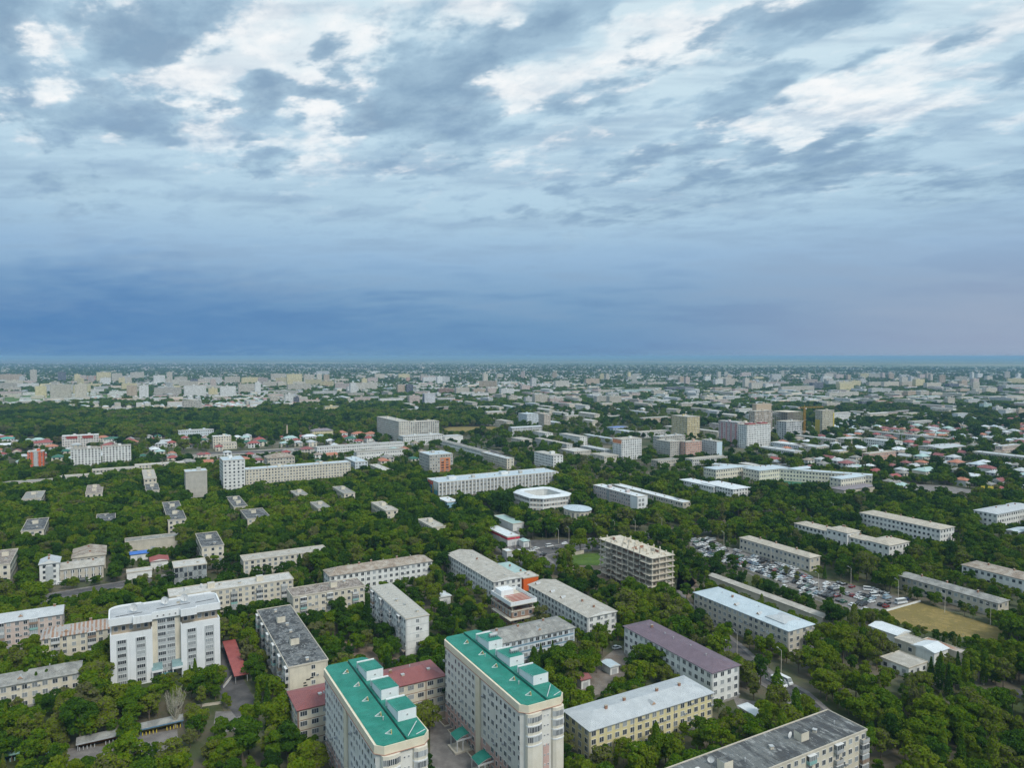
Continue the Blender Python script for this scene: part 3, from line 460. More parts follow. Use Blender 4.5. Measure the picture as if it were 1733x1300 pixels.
('apartment_slab', '', '', 527.8, 1855.8, 29, 51.0, 14, 11.0, 3, 'flat', 'concrete', 'pinkcream', 'p', 0, 3, 2),
('apartment_slab', '', '', 435.0, 1772.2, 29, 83.0, 14, 9.4, 3, 'flat', 'concrete', 'greywhite', 'p', 0, 3, 2),
('apartment_slab', '', '', 540.1, 2479.1, 29, 128.0, 14, 16.7, 5, 'flat', 'slate', 'dark', 'p', 0, 3, 2),
('apartment_slab', '', '', 35.2, 1827.1, 29, 22.0, 10.4, 19.3, 6, 'flat', 'concrete', 'greywhite', 'p', 0, 3, 2),
('apartment_slab', '', '', 108.0, 2014.1, 29, 103.5, 14, 8.5, 2, 'flat', 'concrete', 'white', 'p', 0, 3, 2),
('apartment_slab', '', '', 747.4, 2379.3, 29, 62.0, 14, 15.1, 5, 'flat', 'concrete', 'pinkcream', 'p', 0, 3, 2),
('apartment_slab', '', '', 181.6, 1394.8, 29, 44.5, 14, 6, 2, 'flat', 'concrete', 'beige', 'p', 0, 3, 2),
('apartment_slab', '', '', 244.3, 1316.8, 29, 67.0, 14, 9.7, 3, 'flat', 'concrete', 'tan', 'p', 0, 3, 2),
('apartment_slab', '', '', 107.8, 1394.8, 29, 35.5, 14, 7.4, 2, 'flat', 'concrete', 'beige', 'p', 0, 3, 2),
('apartment_slab', '', '', 914.5, 2408.4, 29, 166.0, 14, 21.3, 7, 'flat', 'concrete', 'beige', 'p', 0, 3, 2),
('apartment_slab', '', '', 1071.9, 2532.3, 29, 58.0, 14, 30.5, 10, 'flat', 'slate', 'dark', 'p', 0, 3, 2),
('apartment_slab', '', '', 916.5, 2049.1, 29, 132.0, 14, 19.5, 6, 'flat', 'concrete', 'beigelight', 'p', 0, 3, 2),
('apartment_slab', '', '', 1581.2, 3222.4, 29, 37.5, 13.2, 22.4, 7, 'flat', 'concrete', 'greywhite', 'p', 0, 3, 2),
('apartment_slab', '', '', 1412.5, 2809.1, 29, 76.0, 14, 21.9, 7, 'flat', 'concrete', 'beige', 'p', 0, 3, 2),
('apartment_slab', '', '', 1451.2, 2769.6, 29, 95.5, 14, 25.1, 8, 'flat', 'concrete', 'cream', 'p', 0, 3, 2),
('apartment_slab', '', '', 1543.0, 2809.1, 29, 89.0, 14, 24.9, 8, 'flat', 'concrete', 'beige', 'p', 0, 3, 2),
('apartment_slab', '', '', 1574.1, 2769.6, 29, 59.0, 14, 35.1, 11, 'flat', 'concrete', 'yellowcream', 'p', 0, 3, 2),
('apartment_slab', '', '', 1546.0, 2645.6, 29, 90.5, 14, 25.1, 8, 'flat', 'concrete', 'cream', 'p', 0, 3, 2),
('apartment_slab', '', '', 1158.9, 2287.2, 29, 104.0, 14, 19.3, 6, 'flat', 'concrete', 'greywhite', 'p', 0, 3, 2),
('apartment_slab', '', '', 1143.5, 2122.7, 29, 57.0, 14, 20.2, 6, 'flat', 'concrete', 'beige', 'p', 0, 3, 2),
('apartment_slab', '', '', 1183.9, 2122.7, 29, 54.0, 14, 20.2, 6, 'flat', 'concrete', 'tan', 'p', 0, 3, 2),
('apartment_slab', '', '', 1213.3, 2107.6, 29, 42.5, 14, 20.9, 6, 'flat', 'concrete', 'beige', 'p', 0, 3, 2),
('apartment_slab', '', '', 1255.6, 2122.7, 29, 55.5, 14, 15.7, 5, 'flat', 'concrete', 'cream', 'p', 0, 3, 2),
('apartment_slab', '', '', 1650.2, 2681.6, 29, 67.0, 14, 20.9, 6, 'flat', 'slate', 'dark', 'p', 0, 3, 2),
('apartment_tower', '', '', 1778.6, 2809.1, 29, 40.0, 12.5, 28.5, 9, 'flat', 'concrete', 'tan', 'p', 0, 3, 2),
('apartment_tower', '', '', 1799.6, 2769.6, 29, 38.5, 11.8, 36.8, 12, 'flat', 'concrete', 'pinkcream', 'p', 0, 3, 2),
('apartment_slab', '', '', 1454.1, 2379.3, 29, 69.0, 14, 12.6, 4, 'flat', 'concrete', 'beige', 'p', 0, 3, 2),
('apartment_slab', '', '', 1472.4, 2332.3, 29, 55.0, 14, 17.2, 5, 'flat', 'concrete', 'tan', 'p', 0, 3, 2),
('apartment_slab', '', '', 1524.1, 2332.3, 29, 51.5, 14, 16.2, 5, 'flat', 'concrete', 'beige', 'p', 0, 3, 2),
('apartment_slab', '', '', 1528.6, 2287.2, 29, 64.5, 14, 21.7, 7, 'flat', 'concrete', 'cream', 'p', 0, 3, 2),
('apartment_tower', '', '', 1597.8, 2332.3, 29, 26.0, 7.8, 24.6, 8, 'flat', 'slate', 'dark', 'p', 0, 3, 2),
('apartment_slab', '', '', 1307.2, 1947.7, 29, 80.5, 14, 13.6, 4, 'flat', 'concrete', 'beige', 'p', 0, 3, 2),
('apartment_slab', '', '', 1370.1, 1967.1, 29, 94.0, 14, 13.3, 4, 'flat', 'concrete', 'cream', 'p', 0, 3, 2),
('apartment_tower', '', '', 1081.7, 1761.6, 29, 31.5, 10.0, 21.2, 7, 'flat', 'concrete', 'beige', 'p', 0, 3, 2),
('apartment_slab', '', '', 982.8, 1411.5, 29, 51.0, 14, 17.9, 5, 'flat', 'concrete', 'white', 'p', 0, 3, 2),
('apartment_tower', '', '', 1009.1, 1411.5, 29, 20.0, 5.8, 19.4, 6, 'flat', 'concrete', 'tan', 'p', 0, 3, 2),
('apartment_tower', '', '', 1024.7, 1501.4, 29, 26.5, 7.8, 17.4, 5, 'flat', 'concrete', 'greywhite', 'p', 0, 3, 2),
('apartment_slab', '', '', 1081.4, 1625.6, 29, 33.5, 10.2, 16.1, 5, 'flat', 'concrete', 'tealwhite', 'p', 0, 3, 2),
('apartment_slab', '', '', 971.5, 1720.5, 29, 30.5, 10.1, 13.4, 4, 'flat', 'concrete', 'greybeige', 'p', 0, 3, 2),
('apartment_slab', '', '', 783.3, 1885.4, 29, 24.5, 9.1, 13.1, 4, 'flat', 'concrete', 'white', 'p', 0, 3, 2),
('apartment_slab', '', '', 855.8, 1735.7, 29, 28.5, 9.9, 14.7, 4, 'flat', 'slate', 'dark', 'p', 0, 3, 2),
('apartment_slab', '', '', 866.9, 1378.5, 29, 35.5, 11.1, 13.1, 4, 'flat', 'concrete', 'bluewhite', 'p', 0, 3, 2),
('apartment_slab', '', '', 1327.4, 2978.9, 29, 167.5, 14, 22.0, 7, 'flat', 'concrete', 'greywhite', 'p', 0, 3, 2),
('apartment_slab', '', '', 1023.7, 2769.6, 29, 34.5, 13.2, 17.5, 5, 'flat', 'concrete', 'greywhite', 'p', 0, 3, 2),
('apartment_slab', '', '', 1799.4, 2587.7, 29, 127.0, 14, 19.1, 6, 'flat', 'concrete', 'greywhite', 'p', 0, 3, 2),
('apartment_slab', '', '', 966.5, 2706.2, 29, 40.5, 14, 20.0, 6, 'flat', 'concrete', 'white', 'p', 0, 3, 2),
('apartment_slab', '', '', 1078.1, 1799.2, 29, 24.0, 7.7, 13.3, 4, 'flat', 'concrete', 'greywhite', 'p', 0, 3, 2),
('apartment_slab', '', '', 820.2, 1464.1, 29, 38.0, 12.5, 7.1, 2, 'flat', 'concrete', 'yellowcream', 'p', 0, 3, 2),
('apartment_slab', '', '', 727.6, 1885.4, 29, 62.0, 14, 8.0, 2, 'flat', 'concrete', 'greywhite', 'p', 0, 3, 2),
('apartment_slab', '', '', 708.4, 1247.1, 29, 57.5, 14, 9.2, 3, 'flat', 'concrete', 'greywhite', 'p', 0, 3, 2)]
AREAS = {
'parking': [(120.5, 477.8), (136.3, 487.3), (139.7, 464.3), (161.1, 426.6), (168.0, 417.0), (171.2, 395.7), (186.8, 383.3), (194.9, 374.5), (203.9, 358.0), (181.1, 343.7), (167.0, 342.1), (151.4, 366.1), (139.5, 392.5), (130.9, 419.4), (119.8, 432.9), (116.1, 458.5)],
'dry_field': [(180.3, 342.1), (206.8, 356.3), (215.7, 339.7), (225.6, 319.0), (211.5, 304.4), (204.1, 309.5), (191.6, 316.2), (180.7, 327.6)],
'lawn': [(37.7, 442.0), (55.4, 447.4), (59.3, 431.7), (53.4, 419.4), (36.7, 421.8)],
'dirt': [(32.9, 419.4), (54.2, 420.6), (61.0, 374.5), (81.0, 365.2), (102.7, 389.4), (100.8, 423.0), (101.9, 374.5), (81.1, 352.0), (55.7, 360.7), (38.8, 389.4)],
'junction': [(-11.1, 462.8), (5.4, 477.8), (58.1, 482.5), (58.7, 455.7), (34.7, 442.0), (25.6, 414.6), (11.7, 414.6), (-2.3, 429.1)],
'muddy_yard': [(24.0, 269.4), (35.1, 285.3), (44.4, 299.4), (50.9, 293.3), (45.8, 271.5), (38.4, 261.7), (22.6, 252.6)],
'far_lot': [(-405.6, 896.9), (-337.7, 948.3), (-252.2, 985.9), (-239.6, 936.4), (-315.7, 886.3), (-379.2, 846.0)],
'tower_yard': [(-28.3, 241.2), (-22.1, 245.3), (-1.2, 211.2), (-6.2, 199.5), (-18.1, 199.5), (-25.2, 214.3)],
'play_left': [(-142.3, 221.6), (-128.0, 223.7), (-123.2, 214.3), (-134.2, 208.1)],
'play_mid': [(-123.6, 229.7), (-112.1, 233.4), (-107.2, 223.7), (-113.9, 217.6), (-119.4, 220.2)],
'play_right': [(-104.2, 245.3), (-95.3, 245.3), (-88.8, 234.6), (-95.5, 231.5), (-101.5, 237.2)],
'clinic_yard': [(-126.3, 304.4), (-121.1, 304.4), (-103.9, 270.4), (-89.4, 247.4), (-95.4, 241.2), (-107.2, 256.1)],
'side_street_yard': [(-246.7, 363.3), (-218.3, 389.4), (-205.3, 374.5), (-233.3, 347.8)],
'far_field': [(-121.6, 1200.0), (-111.0, 1250.2), (-17.3, 1260.7), (-27.9, 1171.7), (-100.9, 1136.1)],
'far_field_left': [(-1526.7, 2116.3), (-1552.1, 2312.1), (-1263.5, 2312.1), (-1142.1, 2058.2), (-1245.5, 1854.4), (-1245.9, 1726.2)],
'far_field_mid': [(-1130.9, 1726.2), (-958.3, 1726.2), (-666.9, 1877.7), (-573.7, 1614.5), (-746.0, 1580.4), (-930.3, 1580.4)],
'sports_pitch': [(236.7, 715.7), (285.6, 737.0), (300.6, 673.5), (255.4, 658.6)],
'gas_yard': [(368.6, 695.6), (419.0, 682.8), (438.6, 644.3), (391.7, 604.9), (363.0, 625.3)],
'hidden_yard': [(-74.4, 307.6), (-57.2, 299.4), (-42.3, 283.6), (-52.8, 275.6), (-64.5, 286.4)],
'street_gap': [(81.0, 256.1), (93.7, 249.5), (87.2, 237.2), (79.4, 241.2)]}
ROADS = {
'boulevard': (14, [(-23.4, 419.4), (24.1, 452.9), (69.8, 479.4), (133.4, 507.4), (204.8, 538.8), (306.0, 576.6)]),
'avenue': (12, [(-40.0, 625.3), (-29.9, 581.1), (-7.2, 519.9), (5.2, 462.8), (21.9, 411.2)]),
'side_street': (8, [(83.7, 374.5), (85.4, 339.7), (93.4, 304.4), (97.7, 273.0), (104.6, 258.4), (107.3, 237.2), (109.2, 224.3)]),
'lane': (5, [(149.9, 241.2), (165.6, 249.5), (190.5, 259.8)]),
'left_street': (9, [(-265.6, 347.8), (-244.9, 360.7), (-213.8, 384.3), (-190.5, 400.0)]),
'far_street_a': (16, [(-406.7, 907.9), (-329.3, 924.8), (-249.0, 973.1)]),
'yard_lane': (5, [(117.6, 280.9), (132.0, 287.6)]),
'avenue_far': (16, [(-93.8, 1055.7), (-28.2, 924.8), (2.3, 800.5)])}
STREET_CARS = [
(101.4, 265.5, 'minibus', -61, 0, 'minibus parked first in the side street right of the purple-roofed block'),
(104.2, 267.5, 'minibus', -61, 0, 'minibus standing just behind the first minibus of the side street'),
(97.3, 259.8, 'hatch', -61, 3, 'hatchback below the side street minibuses'),
(104.7, 254.3, 'saloon', -61, 0, 'saloon parked in the side street under trees, farthest'),
(106.0, 251.7, 'hatch', -61, 0, 'hatchback in the side street, nearest the weathered balcony block'),
(105.4, 248.7, 'saloon', -61, 7, 'saloon wedged between white cars in the side street'),
(105.1, 244.9, 'saloon', -61, 9, 'saloon last in the side street row by the balcony block'),
(44.8, 298.8, 'hatch', 29, 0, 'hatchback on the muddy yard road by the torn-roofed block'),
(46.3, 277.1, 'saloon', -40, 3, 'saloon parked in front of the purple-roofed block'),
(28.0, 296.9, 'van', 29, 0, 'van at the blue-panelled block corner'),
(-29.1, 337.4, 'van', 29, 0, 'van in the yard right of the white slab-roofed block'),
(-25.9, 372.6, 'saloon', -61, 0, 'saloon beside the beige-roofed block'),
(-23.7, 368.8, 'saloon', -61, 3, 'saloon next to the white one at the beige-roofed block'),
(-49.2, 283.1, 'saloon', 29, 5, 'saloon behind the left green tower'),
(-45.8, 284.7, 'hatch', 29, 6, 'hatchback behind the left green tower'),
(153.3, 236.9, 'saloon', 29, 6, 'saloon on the lane at lower right'),
(156.7, 238.4, 'hatch', 29, 5, 'hatchback on the lane at lower right'),
(12.7, 450.1, 'saloon', 29, 0, 'saloon crossing the road junction'),
(15.9, 455.7, 'hatch', 29, 0, 'hatchback crossing the road junction'),
(-1.6, 431.7, 'saloon', 119, 6, 'saloon entering the road junction'),
(24.6, 461.4, 'van', 29, 0, 'van on the boulevard right of the junction'),
(47.1, 473.2, 'minibus', 29, 0, 'bus-like minibus on the boulevard'),
(10.1, 423.0, 'hatch', 119, 3, 'hatchback on the avenue below the junction'),
(12.4, 414.6, 'saloon', 119, 8, 'saloon on the avenue below the junction'),
(16.8, 411.2, 'saloon', 119, 3, 'saloon waiting on the avenue below the junction'),
(-253.6, 382.3, 'saloon', 20, 0, 'saloon first in front of the columned hall'),
(-251.0, 384.3, 'hatch', 20, 0, 'hatchback second in front of the columned hall'),
(-246.8, 384.3, 'saloon', 20, 0, 'saloon third in front of the columned hall'),
(-244.8, 386.3, 'hatch', 20, 3, 'hatchback fourth in front of the columned hall'),
(-242.5, 387.3, 'saloon', 20, 6, 'saloon fifth in front of the columned hall'),
(-237.9, 389.4, 'van', 20, 6, 'van on the side street before the columned hall'),
(-233.9, 390.4, 'saloon', 20, 0, 'saloon on the side street before the columned hall'),
(-258.6, 365.2, 'saloon', 20, 0, 'saloon near the left edge by the small white office'),
(190.2, 374.5, 'van', -20, 0, 'van largest at the near end of the car park'),
(188.6, 365.2, 'van', 10, 0, 'van with rounded roof at the near end of the car park'),
(196.6, 354.6, 'minibus', 20, 0, 'long minibus by the dry field wall'),
(28.1, 455.7, 'saloon', 29, 5, 'saloon on the boulevard just right of the junction lamp'),
(34.7, 467.2, 'hatch', 209, 0, 'hatchback driving left on the boulevard'),
(19.9, 442.0, 'saloon', 29, 6, 'saloon turning at the junction beside the lawn'),
(4.3, 447.4, 'van', 119, 0, 'van waiting at the junction'),
(53.5, 477.8, 'saloon', 29, 3, 'saloon on the boulevard before the bus-like minibus'),
(-121.8, 516.2, 'saloon', 29, 0, 'saloon glimpsed in the central trees'),
(-42.7, 538.8, 'saloon', 119, 0, 'saloon glimpsed by the avenue trees'),
(104.8, 256.1, 'hatch', -61, 0, 'hatchback under the side street trees'),
(93.0, 307.6, 'saloon', -61, 3, 'saloon between the pale blue office and the purple roof')]
SPECIAL_TREES = [(-119.8, 264.1, 'conifer', 11, 0.45), (-121.0, 262.6, 'conifer', 9, 0.4), (-179.3, 251.7, 'poplar', 9, 0.3), (-175.7, 252.6, 'poplar', 10, 0.35), (-171.4, 251.7, 'poplar', 9, 0.3), (-169.1, 253.9, 'poplar', 9, 0.3), (-180.6, 249.5, 'poplar', 8.5, 0.3), (11.4, 278.2, 'conifer', 11, 0.35), (16.2, 279.8, 'conifer', 11.5, 0.4), (157.7, 263.1, 'conifer', 12, 0.2), (159.1, 259.8, 'poplar', 11, 0.25), (160.1, 256.1, 'conifer', 12, 0.15), (170.7, 260.7, 'conifer', 12, 0.15), (179.3, 265.5, 'poplar', 12, 0.45), (188.3, 270.4, 'poplar', 11, 0.45), (172.3, 270.4, 'conifer', 11, 0.2), (138.7, 241.2, 'poplar', 10, 0.95), (139.5, 237.2, 'poplar', 10.5, 0.92), (140.9, 234.6, 'poplar', 10, 0.6), (142.1, 231.5, 'poplar', 10.5, 0.7), (143.8, 227.9, 'poplar', 10, 0.6), (145.5, 226.1, 'poplar', 9.5, 0.65), (140.1, 247.4, 'poplar', 9, 0.95), (51.9, 280.9, 'round', 10, 0.55), (54.4, 275.6, 'round', 12, 0.5), (57.9, 272.5, 'round', 11, 0.55), (63.7, 270.4, 'round', 9, 0.55), (47.6, 276.6, 'round', 8, 0.25), (26.3, 274.0, 'round', 8.5, 0.5), (29.5, 271.5, 'round', 8, 0.6), (33.4, 275.6, 'round', 7.5, 0.5), (31.8, 282.0, 'round', 8, 0.45), (24.1, 275.6, 'round', 7, 0.4), (35.2, 312.2, 'round', 9, 0.55), (40.7, 314.2, 'round', 9, 0.35), (38.5, 307.6, 'round', 8, 0.5), (-55.3, 289.3, 'round', 9, 0.4), (-62.0, 298.1, 'round', 9, 0.95), (-65.2, 295.1, 'round', 8, 0.5), (-51.6, 282.0, 'round', 9, 0.5), (-49.2, 289.3, 'round', 8.5, 0.3), (-74.6, 314.2, 'round', 8.5, 0.45), (-83.0, 321.1, 'round', 8, 0.4), (-72.9, 324.7, 'round', 9, 0.3), (-85.2, 314.2, 'round', 8, 0.5), (-130.2, 245.3, 'round', 8, 0.45), (-126.7, 247.4, 'round', 9, 0.55), (-135.6, 249.5, 'round', 8, 0.35), (127.2, 446.0, 'round', 7, 0.3), (138.6, 452.9, 'round', 6, 0.35), (122.5, 419.4, 'round', 8, 0.3), (157.1, 386.3, 'round', 7, 0.9), (145.2, 389.4, 'round', 6, 0.35), (130.1, 414.6, 'round', 8, 0.25), (134.9, 407.7, 'round', 7, 0.35), (155.9, 400.0, 'round', 6, 0.95), (170.8, 363.3, 'round', 6, 0.4), (128.2, 429.1, 'round', 7, 0.3), (-112.0, 256.1, 'round', 7, 0.45), (-107.6, 253.4, 'round', 6, 0.4)]
POLES = [(131.1, 492.2, 119, 'street lamp with round head at the far corner of the car park'), (139.3, 462.8, 119, 'street lamp beside the first trees of the car park'), (151.3, 448.7, 119, 'street lamp at the car-park-side building'), (163.4, 374.5, 119, 'street lamp in the near third of the car park'), (185.4, 384.3, 119, 'street lamp behind the near end of the car park'), (199.9, 363.3, 119, 'street lamp by the long minibus'), (211.1, 342.1, 119, 'street lamp on the far edge of the dry field'), (222.6, 326.1, 119, 'street lamp at the right end of the dry field'), (155.8, 423.0, 119, 'street lamp between the car park rows'), (-25.9, 546.8, 119, 'tall street lamp on the avenue above the junction'), (-7.0, 448.7, 119, 'street lamp left of the junction'), (2.1, 459.9, 119, 'street lamp before the red-fascia shop'), (11.7, 442.0, 119, 'street lamp at the junction centre'), (31.0, 470.2, 119, 'street lamp right of the junction'), (38.4, 474.7, 119, 'pale mast on the boulevard'), (58.5, 485.7, 119, 'street lamp on the boulevard near the lawn'), (71.9, 493.8, 119, 'street lamp on the boulevard behind the bare frame'), (86.9, 497.1, 119, 'street lamp on the boulevard right of the bare frame'), (106.8, 502.2, 119, 'street lamp on the boulevard before the car park'), (-197.5, 365.2, 119, 'street lamp on the left street behind the rust-striped block'), (-244.7, 354.6, 119, 'street lamp at the left edge street'), (-177.3, 384.3, 119, 'street lamp near the teal glass office'), (106.1, 275.6, 119, 'street lamp in the side street by the minibuses'), (94.3, 293.3, 119, 'street lamp behind the purple-roofed block'), (216.1, 538.8, 119, 'street lamp on the right part of the boulevard'), (252.7, 555.0, 119, 'street lamp in the trees above the school pavilion'), (194.5, 529.2, 119, 'pale lamp pair on the boulevard')]
SHELTER = [(-122.1, 229.0), (-137.5, 220.2), (-158.2, 212.4)]
BEDS = (-22.8, 234.6)
BARE_AT = (-113.3, 234.6)
CRANE_AT = (448.3, 1086.5)
CHIM = (-337.6, 1063.2)
BOARD = (420.6, 625.3)
WALLS = [('boundary_wall', (115.3, 455.7), (166.3, 340.5), 1.2, 0.25, 'conc', 'low concrete wall along the near side of the car park', 'wall'), ('boundary_wall', (180.9, 342.1), (207.9, 357.1), 1.0, 0.25, 'white', 'pale low wall between car park and dry field', 'wall'), ('boundary_wall', (-32.7, 234.6), (-22.4, 241.6), 2.5, 0.3, 'brick', 'tan brick wall between the two green towers', 'wall'), ('boundary_wall', (31.7, 436.8), (45.5, 446.0), 2.2, 0.25, 'conc', 'pale wall behind the bright lawn', 'wall'), ('boundary_wall', (155.2, 242.4), (180.1, 255.2), 1.0, 0.3, 'conc', 'white kerb wall of the lower right lane', 'wall'), ('garden_wall', (-108.7, 263.1), (-108.9, 271.5), 0.8, 0.3, 'white', 'white pipe-like wall beside the clinic yard', 'wall'), ('garden_wall', (-114.9, 247.4), (-104.4, 250.8), 0.8, 0.3, 'conc', 'low garden wall right of the bare tree', 'wall')]

# ------------------------------------------------------------------ materials (all procedural)
MATS = {}


def principled(name, rough=0.8, spec=0.3):
    m = bpy.data.materials.new(name)
    m.use_nodes = True
    N = Nodes(m.node_tree)
    b = N.n['Principled BSDF']
    b.inputs['Roughness'].default_value = rough
    b.inputs['Specular IOR Level'].default_value = spec
    return m, N, b


def mottled(name, c1, c2, scale=0.35, rough=0.85, streak=False, bump=0.0, spec=0.25):
    """two-tone weathered surface; streak = rain streaks running down a wall"""
    if name in MATS:
        return MATS[name]
    m, N, b = principled(name, rough, spec)
    tc = N.add('ShaderNodeTexCoord')
    v = tc.outputs['Object']
    n1 = N.add('ShaderNodeTexNoise', {'Vector': v, 'Scale': scale, 'Detail': 6.0, 'Roughness': 0.62}).outputs[0]
    col = N.mix(N.sstep(n1, 0.35, 0.68), (*c1, 1), (*c2, 1))
    if streak:
        mp = N.add('ShaderNodeMapping', {'Vector': v, 'Scale': (1.3, 1.3, 0.12)}).outputs[0]
        n2 = N.add('ShaderNodeTexNoise', {'Vector': mp, 'Scale': 1.0, 'Detail': 4.0}).outputs[0]
        col = N.mix(N.sstep(n2, 0.52, 0.8, 0, 0.35), col, (c1[0] * .62, c1[1] * .6, c1[2] * .57, 1))
    N.l.new(col, b.inputs['Base Color'])
    if bump:
        bp = N.add('ShaderNodeBump', {'Height': n1, 'Strength': bump, 'Distance': 0.1})
        N.l.new(bp.outputs[0], b.inputs['Normal'])
    MATS[name] = m
    return m


def patchy(name, c1, c2, c3, scale=0.22, stretch=(1, 1, 1), joints=True):
    """tar roof mended again and again: hard-edged patches of three tones"""
    if name in MATS:
        return MATS[name]
    m, N, b = principled(name, 0.9, 0.15)
    v = N.add('ShaderNodeMapping', {'Vector': N.add('ShaderNodeTexCoord').outputs['Object'], 'Scale': stretch}).outputs[0]
    n1 = N.add('ShaderNodeTexNoise', {'Vector': v, 'Scale': scale, 'Detail': 7.0, 'Roughness': 0.7}).outputs[0]
    n2 = N.add('ShaderNodeTexNoise', {'Vector': v, 'Scale': scale * 4, 'Detail': 5.0, 'Roughness': 0.7}).outputs[0]
    col = N.mix(N.sstep(n1, 0.44, 0.54), (*c1, 1), (*c2, 1))
    col = N.mix(N.sstep(n2, 0.56, 0.63), col, (*c3, 1))
    if not joints:
        N.l.new(N.mix(N.sstep(n2, 0.3, 0.7), col, (*c2, 1)), b.inputs['Base Color'])
        MATS[name] = m
        return m
    br = N.add('ShaderNodeTexBrick', {'Vector': v, 'Scale': 0.35, 'Mortar Size': 0.012, 'Color1': (1, 1, 1, 1), 'Color2': (.8, .8, .8, 1), 'Mortar': (.55, .55, .55, 1)})
    col = N.mix(0.6, col, br.outputs[0], 'MULTIPLY')
    N.l.new(col, b.inputs['Base Color'])
    MATS[name] = m
    return m


def ribbed(name, c1, c2, period=0.9, axis='X', rough=0.55, stripes=0.0, c3=None):
    """profiled sheet: fine ribs as relief, stains as colour, optional coloured stripes"""
    if name in MATS:
        return MATS[name]
    m, N, b = principled(name, rough, 0.35)
    tc = N.add('ShaderNodeTexCoord').outputs['Object']
    n1 = N.add('ShaderNodeTexNoise', {'Vector': tc, 'Scale': 0.3, 'Detail': 6.0, 'Roughness': 0.65}).outputs[0]
    col = N.mix(N.sstep(n1, 0.36, 0.66), (*c1, 1), (*c2, 1))
    wv = N.add('ShaderNodeTexWave', {'Vector': tc, 'Scale': 0.314 / period * 1.0, 'Distortion': 0.0}, bands_direction=axis)
    if c3 is not None:
        w2 = N.add('ShaderNodeTexWave', {'Vector': tc, 'Scale': 0.314 / stripes, 'Distortion': 1.0, 'Detail': 2.0}, bands_direction=axis)
        col = N.mix(N.math('MULTIPLY', N.sstep(w2.outputs['Fac'], 0.35, 0.6), N.sstep(n1, 0.38, 0.5)), col, (*c3, 1))
    N.l.new(col, b.inputs['Base Color'])
    bp = N.add('ShaderNodeBump', {'Height': wv.outputs['Fac'], 'Strength': 0.35, 'Distance': 0.08})
    N.l.new(bp.outputs[0], b.inputs['Normal'])
    MATS[name] = m
    return m


def seamed(name, c1, c2, c3):
    """roll roofing: sheet seams as relief and slightly worn tone, faded and dirty patches"""
    m, N, b = principled(name, 0.5, 0.3)
    tc = N.add('ShaderNodeTexCoord').outputs['Object']
    n1 = N.add('ShaderNodeTexNoise', {'Vector': tc, 'Scale': 0.25, 'Detail': 7.0, 'Roughness': 0.68}).outputs[0]
    n2 = N.add('ShaderNodeTexNoise', {'Vector': N.add('ShaderNodeMapping', {'Vector': tc, 'Scale': (.35, 1.6, 1)}).outputs[0], 'Scale': 0.8, 'Detail': 4.0}).outputs[0]
    col = N.mix(N.sstep(n1, 0.36, 0.66), (*c1, 1), (*c2, 1))
    col = N.mix(N.sstep(n2, 0.54, 0.72, 0, 0.6), col, (*c3, 1))
    br = N.add('ShaderNodeTexBrick', {'Vector': tc, 'Scale': 0.5, 'Mortar Size': 0.012, 'Brick Width': 2.0, 'Row Height': 0.5, 'Color1': (1, 1, 1, 1), 'Color2': (.9, .9, .9, 1), 'Mortar': (.62, .66, .64, 1)})
    col = N.mix(0.8, col, br.outputs[0], 'MULTIPLY')
    N.l.new(col, b.inputs['Base Color'])
    bp = N.add('ShaderNodeBump', {'Height': br.outputs['Fac'], 'Strength': 0.3, 'Distance': 0.05})
    N.l.new(bp.outputs[0], b.inputs['Normal'])
    MATS[name] = m
    return m


def lighter(c, k):
    return tuple(min(0.85, x * k) for x in c)


WALLC = dict(
    white=(.74, .75, .73), palecream=(.70, .67, .55), cream=(.66, .61, .50), yellowcream=(.70, .62, .36), beige=(.55, .51, .43), beigelight=(.62, .59, .51),
    greybeige=(.47, .45, .40), greywhite=(.55, .56, .55), pinkcream=(.58, .48, .43), pinkgrey=(.52, .45, .43), bluewhite=(.60, .66, .70),
    yellow=(.62, .52, .27), salmon=(.58, .36, .28), tan=(.52, .42, .31), orange=(.72, .14, .03), orangered=(.62, .13, .05),
    brownbrick=(.30, .20, .15), redfascia=(.66, .66, .66), glassblue=(.25, .42, .52), glassdark=(.05, .09, .10), pinkwhite=(.58, .48, .47),
    redwhite=(.66, .62, .58), yellowgrey=(.50, .46, .33), stripebrown=(.56, .48, .40), dark=(.12, .13, .16), blackwhite=(.68, .70, .74),
    tealwhite=(.45, .60, .58), blue=(.35, .45, .6))


def wall_mat(key):
    c = WALLC[key]
    if key in ('glassblue', 'glassdark'):
        return mottled('wall_' + key, c, lighter(c, 1.4), 0.5, 0.15, spec=0.6)
    return mottled('wall_' + key, lighter(c, 0.9), lighter(c, 1.08), 0.25, 0.9, streak=True)


